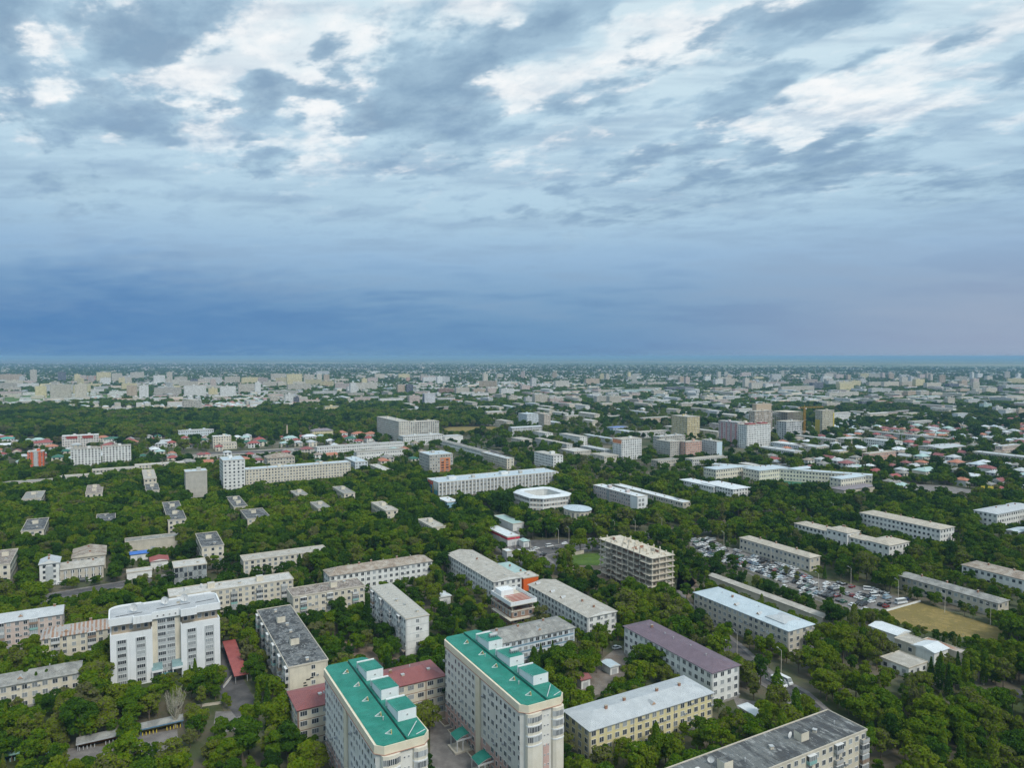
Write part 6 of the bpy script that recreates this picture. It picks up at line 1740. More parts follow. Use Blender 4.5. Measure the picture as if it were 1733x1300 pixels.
def round_pavilion(rec):
    root, a, w, h = start(rec)
    n = 18
    P = [(a / 2 + a / 2 * math.cos(2 * math.pi * k / n), w / 2 + w / 2 * math.sin(2 * math.pi * k / n)) for k in range(n)]
    b = MB()
    b.prism(P, -1, h, wall_mat('cream'))
    b.build('wall', root)
    b = MB()
    rm = roof_mat('paleblue')
    Q = [(a / 2 + (p[0] - a / 2) * 1.07, w / 2 + (p[1] - w / 2) * 1.07) for p in P]
    b.prism(Q, h, h + .35, rm)
    for k in range(n):
        b.face([(*Q[k], h + .353), (*Q[(k + 1) % n], h + .353), (a / 2, w / 2, h + 2.2)], rm)
    b.build('roof', root)
    for k in range(n):
        p0, p1 = P[k], P[(k + 1) % n]
        m = ((p0[0] + p1[0]) / 2, (p0[1] + p1[1]) / 2)
        rz = math.atan2(p1[1] - p0[1], p1[0] - p0[0])
        put('window', window_mesh(1.6, 3.4, 1), root, (m[0], m[1], 3.4), rz)
    return root


def concrete_frame(rec, detail=True):
    root, a, w, h = start(rec)
    fl = rec[9]
    fh = h / fl
    rnd = random.Random(5)
    for k in range(1, fl + 1):
        b = MB()
        o = .7 if detail else .4
        b.box(-o, -o, k * fh - .38, a + o, w + o, k * fh, CONC, top=CONCW)
        # ragged balcony slabs
        if detail and k < fl:
            for q in range(5):
                y0 = rnd.uniform(0, w - 6)
                b.box(-o - 1.0, y0, k * fh - .34, -o - .002, y0 + 5, k * fh - .06, CONCW)
        b.build('floor_slab', root)
    nx, ny = (4, 10) if detail else (8, 8)
    cb = MB()
    cb.box(-.3, -.3, 0, .3, .3, h - .4, CONCW)
    col = cb.mesh('column')
    if detail:
        for i in range(nx):
            for j in range(ny):
                put('column', col, root, (.2 + (a - .4) * i / (nx - 1), .2 + (w - .4) * j / (ny - 1), 0))
        st = MB()
        st.box(-.28, -.28, 0, .28, .28, 2.3, CONCW)
        stub = st.mesh('column_stub')
        for i in range(nx):
            for j in range(ny):
                if rnd.random() < .75:
                    oo = put('column_stub', stub, root, (.2 + (a - .4) * i / (nx - 1), .2 + (w - .4) * j / (ny - 1), h))
                    oo.scale = (1, 1, rnd.uniform(.25, .85))
        # shaft walls, infill and rubble on top
        for k in range(26):
            b = MB()
            x0, y0 = rnd.uniform(1, a - 3), rnd.uniform(1, w - 3)
            sx, sy = (rnd.uniform(1.2, 3.4), .3) if rnd.random() < .5 else (.3, rnd.uniform(1.2, 3.4))
            b.box(x0, y0, h + .003, x0 + sx, y0 + sy, h + rnd.uniform(.5, 1.7), rnd.choice([CONC, CONCW, CONCW, BRICK]))
            b.build('shaft_wall', root)
        for k in range(fl):
            for q in range(5):
                b = MB()
                y0 = q * w / 5 + .8
                b.box(3.0, y0, k * fh + .003, 3.25, y0 + w / 5 - 1.6, (k + 1) * fh - .383, rnd.choice([CONC, BRICK, CONC]))
                b.box(3.25, y0, k * fh + .003, a - 3, y0 + .25, (k + 1) * fh - .383, CONC)
                b.build('infill_wall', root)
    else:
        b = MB()
        for i in range(nx):
            for j in range(ny):
                if i in (0, nx - 1) or j in (0, ny - 1):
                    x0, y0 = (a - .5) * i / (nx - 1), (w - .5) * j / (ny - 1)
                    b.box(x0, y0, 0, x0 + .5, y0 + .5, h - .4, CONCW)
        tag(b.build('columns', root), kind='stuff')
        b = MB()
        b.box(a * .3, w * .3, 0, a * .7, w * .7, h - .4, CONC)
        b.build('core_wall', root)
    return root


def crane(x, y, hh):
    root = tag(empty('tower_crane', (x, y, 0), R(20)), 'orange tower crane between the tower frame and the grey-yellow tower', 'crane')
    b = MB()
    s = 1.1
    for (i, j) in ((-s, -s), (s, -s), (s, s), (-s, s)):
        b.tube((i, j, 0), (i, j, hh), .22, .22, CRANE, 4)
    z = 0
    while z < hh - 3:
        for (p, q) in (((-s, -s), (s, -s)), ((s, -s), (s, s)), ((s, s), (-s, s)), ((-s, s), (-s, -s))):
            b.tube((*p, z), (*q, z + 3), .12, .12, CRANE, 4)
        z += 3
    b.build('mast', root)
    b = MB()
    for (yy, zz) in ((-.6, 0), (.6, 0), (0, 1.3)):
        b.tube((-12, yy, hh + zz), (36, yy, hh + zz), .1, .1, CRANE, 4)
    for q in range(24):
        b.tube((-12 + q * 2, -.6, hh), (-11 + q * 2, 0, hh + 1.3), .06, .06, CRANE, 4)
        b.tube((-11 + q * 2, 0, hh + 1.3), (-10 + q * 2, .6, hh), .06, .06, CRANE, 4)
    b.build('jib', root)
    b = MB()
    b.tube((0, 0, hh), (0, 0, hh + 6), .4, .1, CRANE, 4)
    b.tube((0, 0, hh + 6), (30, 0, hh + 1.3), .05, .05, METAL, 4)
    b.tube((0, 0, hh + 6), (-11, 0, hh + 1.3), .05, .05, METAL, 4)
    b.build('tower_head', root)
    b = MB()
    b.box(-12.5, -1, hh - 1.8, -9.5, 1, hh, CONC)
    b.build('counterweight', root)
    b = MB()
    b.box(1.2, -.9, hh - 2.2, 3, .9, hh - .1, FRAME)
    b.build('cab', root)


# ------------------------------------------------------------------ vegetation prototypes
def leaf_material(name, instancer):
    m = bpy.data.materials.new(name)
    m.use_nodes = True
    N = Nodes(m.node_tree)
    N.n.clear()
    out = N.add('ShaderNodeOutputMaterial')
    if instancer:
        tint = N.add('ShaderNodeAttribute', attribute_name='tint', attribute_type='INSTANCER').outputs['Fac']
    else:
        tint = N.add('ShaderNodeSeparateColor', {0: N.add('ShaderNodeObjectInfo').outputs['Color']}).outputs[0]
    g = N.add('ShaderNodeNewGeometry').outputs['Random Per Island']
    t = N.math('ADD', tint, N.math('MULTIPLY', N.math('SUBTRACT', g, 0.5), 0.36), clamp=True)
    col = N.ramp(t, [(0.0, (.024, .060, .013)), (.2, (.046, .108, .014)), (.42, (.082, .165, .013)), (.62, (.135, .210, .014)), (.80, (.185, .235, .018)), (.90, (.125, .145, .045)), (1.0, (.155, .160, .080))])
    d = N.add('ShaderNodeBsdfDiffuse', {'Color': col, 'Roughness': 0.6})
    tr = N.add('ShaderNodeBsdfTranslucent', {'Color': col})
    mx = N.add('ShaderNodeMixShader', {0: 0.30, 1: d.outputs[0], 2: tr.outputs[0]})
    N.l.new(mx.outputs[0], out.inputs[0])
    return m


LEAF_O = leaf_material('leaves', False)
LEAF_I = leaf_material('leaves_of_mass', True)


def crown_arrays(rs, n, leaf, kind, H, Wd):
    """leaf-clump quads through the volume of a crown; returns verts (n*4,3)"""
    if kind in ('round', 'loose'):
        lo = kind == 'loose'
        nb = rs.randint(12, 18) + (8 if lo else 0)
        base = H * .26
        cen = []
        for i in range(nb):
            t = rs.uniform(0, 1)
            z = base + (H - base) * (.12 + .74 * t)
            prof = math.sin(math.pi * (.18 + .70 * t)) ** .7
            ang = rs.uniform(0, 2 * math.pi)
            rr = Wd / 2 * prof * rs.uniform(.30, .86)
            cen.append((rr * math.cos(ang), rr * math.sin(ang), z, Wd * rs.uniform(.13, .24) * (.68 if lo else 1)))
        cen.append((0, 0, H * .80, Wd * .22))
        cen.append((0, 0, H * .55, Wd * .27))
        cen = np.array(cen)
        w = cen[:, 3] ** 2
        idx = rs.choice(len(cen), n * 2, p=w / w.sum())
        d = rs.normal(size=(n * 2, 3))
        d /= np.linalg.norm(d, axis=1)[:, None]
        d[:, 2] = np.where(d[:, 2] < -.35, -d[:, 2], d[:, 2])
        rad = cen[idx, 3] * rs.uniform(.72, 1.06, n * 2)
        P = cen[idx, :3] + d * rad[:, None] * np.array((1, 1, .85))
        # drop what lies deep inside another clump
        deep = np.zeros(len(P), bool)
        for c in cen:
            deep |= (np.linalg.norm((P - c[:3]) / np.array((1, 1, .85)), axis=1) < c[3] * .70)
        keep = np.where(~deep)[0][:n]
        P, d = P[keep], d[keep]
    elif kind == 'poplar':
        t = rs.uniform(0, 1, n) ** .8
        r = Wd / 2 * (np.sin(np.pi * (.12 + .86 * t)) ** .8) * rs.uniform(.6, 1.05, n) * (1 + .25 * np.sin(t * 17 + rs.uniform(0, 6)))
        th = rs.uniform(0, 2 * np.pi, n)
        P = np.stack([r * np.cos(th), r * np.sin(th), H * (.08 + .92 * t)], 1)
        d = np.stack([np.cos(th), np.sin(th), np.full(n, .6)], 1)
    else:  # conifer
        t = rs.uniform(0, 1, n) ** .75
        tier = .72 + .28 * ((t * 11) % 1.0)
        r = Wd / 2 * (1 - (.04 + .94 * t)) * tier * rs.uniform(.55, 1.05, n)
        th = rs.uniform(0, 2 * np.pi, n)
        P = np.stack([r * np.cos(th), r * np.sin(th), H * (.08 + .91 * t) - .12 * r], 1)
        d = np.stack([np.cos(th), np.sin(th), np.full(n, .35)], 1)
    m = len(P)
    nrm = d + rs.normal(size=(m, 3)) * .55
    nrm /= np.linalg.norm(nrm, axis=1)[:, None]
    ref = rs.normal(size=(m, 3))
    e1 = np.cross(nrm, ref)
    e1 /= np.linalg.norm(e1, axis=1)[:, None]
    e2 = np.cross(nrm, e1)
    s = (leaf * rs.uniform(.55, 1.25, m))[:, None]
    V = np.stack([P - e1 * s - e2 * s * .55, P + e1 * s * .9 - e2 * s * .7, P + e1 * s * .7 + e2 * s * .8, P - e1 * s * .8 + e2 * s * .6], 1)
    return V.reshape(-1, 3)


def leaf_mesh(name, V, mat, extra=None):
    nq = len(V) // 4
    me = bpy.data.meshes.new(name)
    if extra is None:
        me.vertices.add(len(V))
        me.vertices.foreach_set('co', V.astype(np.float32).ravel())
        me.loops.add(nq * 4)
        me.loops.foreach_set('vertex_index', np.arange(nq * 4, dtype=np.int32))
        me.polygons.add(nq)
        me.polygons.foreach_set('loop_start', np.arange(0, nq * 4, 4, dtype=np.int32))
        me.materials.append(mat)
    else:
        v0 = len(V)
        verts = V.tolist() + extra.v
        faces = [tuple(range(i * 4, i * 4 + 4)) for i in range(nq)] + [tuple(v0 + q for q in f) for f in extra.f]
        me.from_pydata(verts, [], faces)
        me.materials.append(mat)
        for mm in extra.mats:
            me.materials.append(mm)
        me.polygons.foreach_set('material_index', [0] * nq + [1 + k for k in extra.m])
    me.update()
    me.validate()
    return me


def trunk_mb(rs, H, Wd, kind, bark):
    b = MB()
    r = .018 * H + .06
    if kind == 'round':
        b.tube((0, 0, -.3), (.1, .05, H * .38), r, r * .7, bark, 7)
        for i in range(5):
            t = rs.uniform(0, 6.28)
            b.tube((.1, .05, H * rs.uniform(.25, .38)), (Wd * .27 * math.cos(t), Wd * .27 * math.sin(t), H * rs.uniform(.55, .75)), r * .5, r * .15, bark, 5)
    else:
        b.tube((0, 0, -.3), (0, 0, H * .9), r, r * .2, bark, 6)
    return b


PROTO = {}


def build_prototypes():
    """hi: single trees; mid / far: trees of the continuous mass"""
    rs = np.random.RandomState(11)
    src = bpy.data.collections.new('tree_sources')
    for i in range(9):
        H = 10.0
        Wd = (rs.uniform(7.2, 9.4), rs.uniform(5.0, 6.2), rs.uniform(7.0, 8.8))[i % 3]
        V = crown_arrays(rs, (2600, 1900, 1300)[i % 3], .31, 'loose' if i % 3 == 2 else 'round', H, Wd)
        tb = trunk_mb(rs, H, Wd, 'round', BARK)
        PROTO.setdefault('round', []).append((leaf_mesh('crown', V, LEAF_O), tb.mesh('trunk')))
        o = bpy.data.objects.new(f'src_a{i:02d}', leaf_mesh('tree', V, LEAF_I, tb))
        src.objects.link(o)
    for i in range(4):
        H, Wd = 13.0, rs.uniform(2.6, 4.0)
        V = crown_arrays(rs, 1100, .30, 'poplar', H, Wd)
        tb = trunk_mb(rs, H, Wd, 'pop', PALEBARK)
        PROTO.setdefault('poplar', []).append((leaf_mesh('crown', V, LEAF_O), tb.mesh('trunk')))
        o = bpy.data.objects.new(f'src_b{i:02d}', leaf_mesh('tree', V, LEAF_I, tb))
        src.objects.link(o)
    for i in range(3):
        H, Wd = 11.0, rs.uniform(4.0, 5.0)
        V = crown_arrays(rs, 1200, .28, 'conifer', H, Wd)
        tb = trunk_mb(rs, H, Wd, 'con', BARK)
        PROTO.setdefault('conifer', []).append((leaf_mesh('crown', V, LEAF_O), tb.mesh('trunk')))
        o = bpy.data.objects.new(f'src_c{i:02d}', leaf_mesh('tree', V, LEAF_I, tb))
        src.objects.link(o)
    for i in range(7):        # mid distance
        H, Wd = 10.0, rs.uniform(7.5, 10)
        V = crown_arrays(rs, 620, .62, 'round', H, Wd)
        o = bpy.data.objects.new(f'src_d{i:02d}', leaf_mesh('tree', V, LEAF_I, trunk_mb(rs, H, Wd, 'round', BARK)))
        src.objects.link(o)
    for i in range(4):        # far
        H, Wd = 9.0, rs.uniform(9, 13)
        V = crown_arrays(rs, 150, 1.2, 'round', H, Wd)
        o = bpy.data.objects.new(f'src_e{i:02d}', leaf_mesh('tree', V, LEAF_I))
        src.objects.link(o)
    return src


IDX = {'round': (0, 9), 'poplar': (9, 13), 'conifer': (13, 16), 'mid': (16, 23), 'far': (23, 27)}


def scatter_object(name, P, scale, rot, idx, tint, src, label, cat):
    """one 'stuff' object: points that carry tree instances"""
    me = bpy.data.meshes.new(name)
    me.vertices.add(len(P))
    me.vertices.foreach_set('co', np.asarray(P, np.float32).ravel())
    for an, arr, ty in (('sc', scale, 'FLOAT'), ('rz', rot, 'FLOAT'), ('ix', idx, 'INT'), ('tint', tint, 'FLOAT')):
        at_ = me.attributes.new(an, ty, 'POINT')
        at_.data.foreach_set('value', np.asarray(arr, np.int32 if ty == 'INT' else np.float32))
    o = bpy.data.objects.new(name, me)
    COL.objects.link(o)
    ng = bpy.data.node_groups.new(name + '_nodes', 'GeometryNodeTree')
    ng.interface.new_socket('Geometry', in_out='INPUT', socket_type='NodeSocketGeometry')
    ng.interface.new_socket('Geometry', in_out='OUTPUT', socket_type='NodeSocketGeometry')
    n, l = ng.nodes, ng.links
    gi, go = n.new('NodeGroupInput'), n.new('NodeGroupOutput')
    m2p = n.new('GeometryNodeMeshToPoints')
    ci = n.new('GeometryNodeCollectionInfo')
    ci.inputs['Collection'].default_value = src
    ci.inputs['Separate Children'].default_value = True
    ci.inputs['Reset Children'].default_value = True
    iop = n.new('GeometryNodeInstanceOnPoints')
    iop.inputs['Pick Instance'].default_value = True

    def attr(nm, ty):
        q = n.new('GeometryNodeInputNamedAttribute')
        q.data_type = ty
        q.inputs['Name'].default_value = nm
        return [s for s in q.outputs if s.enabled and s.name == 'Attribute'][0]
    l.new(gi.outputs[0], m2p.inputs['Mesh'])
    l.new(m2p.outputs[0], iop.inputs['Points'])
    l.new(ci.outputs[0], iop.inputs['Instance'])
    l.new(attr('ix', 'INT'), iop.inputs['Instance Index'])
    cx = n.new('ShaderNodeCombineXYZ')
    l.new(attr('rz', 'FLOAT'), cx.inputs[2])
    l.new(cx.outputs[0], iop.inputs['Rotation'])
    l.new(attr('sc', 'FLOAT'), iop.inputs['Scale'])
    l.new(iop.outputs[0], go.inputs[0])
    md = o.modifiers.new('scatter', 'NODES')
    md.node_group = ng
    return tag(o, label, cat, kind='stuff')

# ------------------------------------------------------------------ where things may stand
ORD = ['', 'second ', 'third ', 'fourth ', 'fifth ', 'sixth ', 'seventh ', 'eighth ', 'ninth ', 'tenth ', 'eleventh ', 'twelfth ', 'thirteenth ', 'fourteenth ',
       'fifteenth ', 'sixteenth ', 'seventeenth ', 'eighteenth ', 'nineteenth ', 'twentieth ']


def ordinal(k):
    return ORD[k] if k < len(ORD) else f'{k + 1}th '


def in_poly(x, y, pts):
    inside = np.zeros(np.shape(x), bool)
    n = len(pts)
    for i in range(n):
        x0, y0 = pts[i]
        x1, y1 = pts[(i + 1) % n]
        c = ((y0 > y) != (y1 > y)) & (x < (x1 - x0) * (y - y0) / (y1 - y0 + 1e-9) + x0)
        inside ^= c
    return inside


def rect_poly(x, y, ang, a, w, m=0.0):
    c, s = math.cos(ang), math.sin(ang)
    return [(x + p * c - q * s, y + p * s + q * c) for p, q in ((-m, -m), (a + m, -m), (a + m, w + m), (-m, w + m))]


def near_building(x, y, margin):
    """True where a point is inside or within the margin of any footprint"""
    hit = np.zeros(np.shape(x), bool)
    for (bx, by, ang, a, w, clear, h, lod) in FOOT:
        c, s = math.cos(ang), math.sin(ang)
        dx, dy = x - bx, y - by
        lx, ly = dx * c + dy * s, -dx * s + dy * c
        m = margin
        hit |= (lx > -m) & (lx < a + m) & (ly > -m) & (ly < w + m)
    return hit


def near_road(x, y, extra):
    hit = np.zeros(np.shape(x), bool)
    for k, (wd, pts) in ROADS.items():
        for i in range(len(pts) - 1):
            p, q = np.array(pts[i]), np.array(pts[i + 1])
            d = q - p
            L2 = (d ** 2).sum()
            t = np.clip(((x - p[0]) * d[0] + (y - p[1]) * d[1]) / L2, 0, 1)
            hit |= np.hypot(x - p[0] - t * d[0], y - p[1] - t * d[1]) < wd / 2 + extra
    return hit


def entry_distance(x, y, poly):
    """distance from the standpoint at which the line of sight over (x, y) meets the outline, beyond the point itself"""
    d = np.hypot(x, y)
    ux, uy = x / d, y / d
    best = np.full(np.shape(x), 1e9)
    n = len(poly)
    for i in range(n):
        p, q = poly[i], poly[(i + 1) % n]
        ex, ey = q[0] - p[0], q[1] - p[1]
        den = ux * ey - uy * ex
        den = np.where(np.abs(den) < 1e-9, 1e-9, den)
        t = (p[0] * ey - p[1] * ex) / den
        s = (p[0] * uy - p[1] * ux) / den
        ok = (s >= 0) & (s <= 1) & (t > d)
        best = np.where(ok & (t < best), t, best)
    return best


def allowed_height(x, y):
    """how tall a tree may grow so that the sight lines found in the photograph stay open"""
    H = np.full(np.shape(x), 99.0)
    d = np.hypot(x, y)
    for (bx, by, ang, a, w, clear, h, lod) in FOOT:
        hide = 1.22 if clear <= 1.5 else .8 if clear <= 2 else .5 if clear <= 3 else .38 if clear <= 4 else .27 if clear <= 6 else .16 if clear <= 9 else .08
        D = entry_distance(x, y, rect_poly(bx, by, ang, a, w))
        z = h * hide
        lim = CAM_H - (CAM_H - z) * d / D
        H = np.where(D < d + 75, np.minimum(H, lim), H)
    for (bx, by, ang, a, w) in FOOT_SMALL:
        D = entry_distance(x, y, rect_poly(bx, by, ang, a, w))
        H = np.where(D < d + 45, np.minimum(H, CAM_H - (CAM_H - 2.5) * d / D), H)
    for k in ('parking', 'dry_field', 'lawn', 'muddy_yard', 'play_left', 'play_mid', 'play_right', 'tower_yard', 'clinic_yard', 'side_street_yard', 'junction', 'hidden_yard', 'far_field', 'far_field_left', 'far_field_mid', 'far_lot'):
        if k == 'junction':
            continue
        D = entry_distance(x, y, AREAS[k])
        lim = CAM_H * (1 - d / D) + (1.0 if k in ('parking', 'dry_field', 'lawn') else 3.0)
        H = np.where(D < d + 60, np.minimum(H, lim), H)
    return H


def side_of(x, y, bx, by):
    d = math.hypot(bx, by)
    lat = (x * by - y * bx) / d
    dep = (x * bx + y * by) / d - d
    if abs(lat) > abs(dep) * .8:
        return 'right of' if lat > 0 else 'left of'
    return 'behind' if dep > 0 else 'in front of'


_rank = {}


def place_words(kind_key, x, y, pool=None):
    best = min(pool or LANDN, key=lambda q: (q[1] - x) ** 2 + (q[2] - y) ** 2)
    s = side_of(x, y, best[1], best[2])
    k = _rank.get((kind_key, s, best[0]), 0)
    _rank[(kind_key, s, best[0])] = k + 1
    return k, s, best[0]


# ------------------------------------------------------------------ cars
def paint_material():
    m, N, b = principled('car_paint', 0.25, 0.5)
    N.l.new(N.add('ShaderNodeObjectInfo').outputs['Color'], b.inputs['Base Color'])
    return m


PAINT = paint_material()
TYRE = mottled('tyre', (.02, .02, .02), (.03, .03, .03), 3, .9)
LAMPW = mottled('lamp_glass', (.6, .6, .58), (.66, .66, .64), 2, .2)


def car_meshes(kind):
    """body, glass, wheel of a car whose nose points to +x, standing on z = 0"""
    key = ('car', kind)
    if key in _misc:
        return _misc[key]
    L, W = {'saloon': (4.5, 1.75), 'hatch': (4.0, 1.7), 'van': (5.2, 1.95), 'minibus': (6.8, 2.15)}[kind]
    if kind == 'saloon':
        prof = [(-L / 2, .35), (-L / 2, .95), (-1.75, 1.02), (.85, .98), (L / 2 - .1, .80), (L / 2, .35)]
        cab = [(-1.75, 1.0), (-1.15, 1.45), (.15, 1.45), (.95, .97)]
    elif kind == 'hatch':
        prof = [(-L / 2, .35), (-L / 2, 1.0), (-1.9, 1.05), (.8, 1.02), (L / 2 - .1, .85), (L / 2, .35)]
        cab = [(-1.9, 1.03), (-1.55, 1.55), (.1, 1.55), (.9, 1.0)]
    elif kind == 'van':
        prof = [(-L / 2, .4), (-L / 2, 1.25), (1.3, 1.25), (L / 2 - .1, 1.0), (L / 2, .4)]
        cab = [(-L / 2 + .02, 1.25), (-L / 2 + .1, 2.1), (1.0, 2.1), (1.8, 1.22)]
    else:
        prof = [(-L / 2, .4), (-L / 2, 1.4), (2.6, 1.4), (L / 2 - .1, 1.1), (L / 2, .4)]
        cab = [(-L / 2 + .02, 1.4), (-L / 2 + .1, 2.6), (2.3, 2.6), (2.95, 1.35)]

    def loft(b, pts, w0, w1, mat, inset_top=True):
        n = len(pts)
        z0, z1 = min(p[1] for p in pts), max(p[1] for p in pts)
        wd = lambda z: w0 + (w1 - w0) * (z - z0) / (z1 - z0)
        base = len(b.v)
        for sgn in (-1, 1):
            b.v += [(p[0], sgn * wd(p[1]) / 2, p[1]) for p in pts]
        k = b.mi(mat)
        for i in range(n):
            j = (i + 1) % n
            b.f.append((base + i, base + j, base + n + j, base + n + i)[::-1])
            b.m.append(k)
        b.f.append(tuple(base + i for i in range(n))[::-1])
        b.m.append(k)
        b.f.append(tuple(base + n + i for i in range(n)))
        b.m.append(k)
    body = MB()
    loft(body, prof, W, W * .96, PAINT)
    rz = max(p[1] for p in cab)
    tx = [p[0] for p in cab if p[1] == rz]
    body.box(tx[0] - .02, -W * .40, rz - .03, tx[1] + .02, W * .40, rz + .05, PAINT)
    for s in (-1, 1):
        for (p, q) in ((cab[0], cab[1]), (cab[3], cab[2])):
            body.tube((p[0], s * W * .465, p[1]), (q[0], s * W * .40, q[1]), .05, .05, PAINT, 4)
    for s in (-1, 1):
        body.box(L / 2 - .12, s * W * .36 - .18, .62, L / 2 + .012, s * W * .36 + .18, .78, LAMPW)
    gl = MB()
    loft(gl, cab, W * .93, W * .79, GLASS)
    wh = MB()
    wh.tube((0, -.1, 0), (0, .1, 0), .31, .31, TYRE, 10)
    wh.tube((0, .1, 0), (0, .12, 0), .17, .17, METAL, 8)
    allm = MB()
    for src in (body, gl):
        o = len(allm.v)
        allm.v += src.v
        for f, mm in zip(src.f, src.m):
            allm.f.append(tuple(o + q for q in f))
            allm.m.append(allm.mi(src.mats[mm]))
    for (px, s) in ((-L * .3, -1), (-L * .3, 1), (L * .3, -1), (L * .3, 1)):
        allm.tube((px, s * W * .5 - .1, .31), (px, s * W * .5 + .02 * s + .08, .31), .31, .31, TYRE, 8)
    _misc[key] = (body.mesh('body'), gl.mesh('glass'), wh.mesh('wheel'), allm.mesh('car'), L, W)
    return _misc[key]


CARCOL = [('white', (.72, .74, .75, 1)), ('white', (.72, .74, .75, 1)), ('white', (.70, .72, .73, 1)), ('silver', (.42, .44, .46, 1)), ('silver', (.40, .42, .44, 1)), ('dark grey', (.07, .075, .08, 1)), ('dark grey', (.06, .065, .07, 1)), ('black', (.02, .02, .022, 1)),
          ('black', (.02, .02, .022, 1)), ('blue', (.03, .055, .13, 1)), ('red', (.24, .035, .035, 1)), ('silver', (.42, .44, .46, 1)), ('white', (.72, .74, .75, 1)), ('black', (.02, .02, .022, 1)), ('pale blue', (.30, .40, .48, 1)), ('green', (.04, .12, .08, 1))]


def car(kind, x, y, ang, col, label, group, parts=False):
    body, gl, wh, allm, L, W = car_meshes(kind)
    nm = {'saloon': 'parked_car', 'hatch': 'parked_car', 'van': 'parked_van', 'minibus': 'minibus'}[kind]
    if parts:
        root = empty(nm, (x, y, .05), ang)
        o = put('body', body, root)
        o.color = col
        put('window_glass', gl, root)
        for (px, s) in ((-L * .3, -1), (-L * .3, 1), (L * .3, -1), (L * .3, 1)):
            put('wheel', wh, root, (px, s * (W * .5 - .08), .31), 0 if s > 0 else math.pi)
    else:
        root = put(nm, allm, None, (x, y, .05), ang)
        root.color = col
    return tag(root, label, 'car' if kind in ('saloon', 'hatch') else 'van' if kind == 'van' else 'minibus', group)


def build_cars():
    rnd = random.Random(21)
    u = np.array((math.cos(R(29)), math.sin(R(29))))
    v = np.array((math.cos(R(-61)), math.sin(R(-61))))
    P = AREAS['parking']
    O = np.array(P[0])
    rows = []
    for r, (off, flip) in enumerate(((-24, 0), (-17.5, 0), (-12.5, 1), (-5.0, 0), (0.0, 1), (7.5, 0), (12.5, 1), (20, 0), (25, 1))):
        s = -15.0
        k = 0
        while s < 190:
            s += rnd.uniform(2.45, 2.75)
            p = O + v * s + u * off
            if not all(in_poly(np.array(p[0] + e[0]), np.array(p[1] + e[1]), P) for e in ((0, 0), (1.5, 1.5), (-1.5, -1.5), (1.8, -1), (-1.8, 1))):
                continue
            q = .14 if s < 95 else .38
            if rnd.random() < q:
                if rnd.random() < .3:
                    s += rnd.uniform(2, 8)
                continue
            cn, cc = rnd.choice(CARCOL)
            kind = rnd.choice(['saloon', 'saloon', 'hatch', 'hatch', 'van' if rnd.random() < .3 else 'saloon'])
            k += 1
            rows.append((r, k, kind, p, R(29) + (math.pi if flip else 0) + rnd.uniform(-.06, .06), cn, cc))
    names = {'saloon': 'saloon', 'hatch': 'hatchback', 'van': 'van'}
    used = sorted({q[0] for q in rows})
    for (r, k, kind, p, a, cn, cc) in rows:
        rn = used.index(r)
        rw = 'leftmost' if rn == 0 else f'{ordinal(rn).strip()}'
        car(kind, p[0], p[1], a, cc, f'{cn} {names[kind]}, {"first" if k == 1 else ordinal(k - 1).strip()} from the far end, {rw} row of the car park', 'cars in the car park')
    # single cars and vans standing about: (ground x, y from the survey), kind, heading, colour, label
    for (x, y, kind, hd, ci, lab) in STREET_CARS:
        cn, cc = CARCOL[ci]
        car(kind, x, y, R(hd), cc, f'{cn} {lab}', 'cars along the streets and yards', True)


# ------------------------------------------------------------------ houses
HROOF = ['red', 'red', 'maroon', 'maroon', 'palegrey', 'palegrey', 'slate', 'tealgrey', 'whiteroof', 'orangeroof', 'brownslate', 'darkgreen']
HNAME = {'paleblue': 'pale blue', 'red': 'red', 'maroon': 'maroon', 'palegrey': 'pale grey', 'slate': 'dark grey', 'tealgrey': 'pale teal', 'whiteroof': 'white', 'orangeroof': 'orange', 'brownslate': 'brown', 'darkgreen': 'dark green', 'teal': 'teal'}
HSIZE = [(9, 8, 3.4), (11, 9, 5.6), (13, 9, 3.6), (15, 11, 6.2)]


def house_meshes(rc, k, wc):
    key = ('house', rc, k, wc)
    if key in _misc:
        return _misc[key]
    a, w, h = HSIZE[k]
    b = MB()
    b.box(0, 0, -.5, a, w, h, wall_mat(wc))
    r = MB()
    hip_faces(r, a, w, h, 2.0 + .25 * k, roof_mat(rc), k == 2, .5, wall_mat(wc))
    r.box(a * .3, w * .55, h + .8, a * .3 + .6, w * .55 + .6, h + 3.0, BRICK)
    g = MB()
    for (nm, o, d, L, rz) in (('f', (0, 0), (1, 0), a, 0), ('l', (0, w), (0, -1), w, 0)):
        far_windows(g, (nm, o, d, L, rz), 2 if h > 5 else 1, h, 'bigwin')
    _misc[key] = (b.mesh('wall'), r.mesh('roof'), g.mesh('windows'))
    return _misc[key]


def frustum(x, y, m=25):
    return np.abs(x) < .735 * y + m


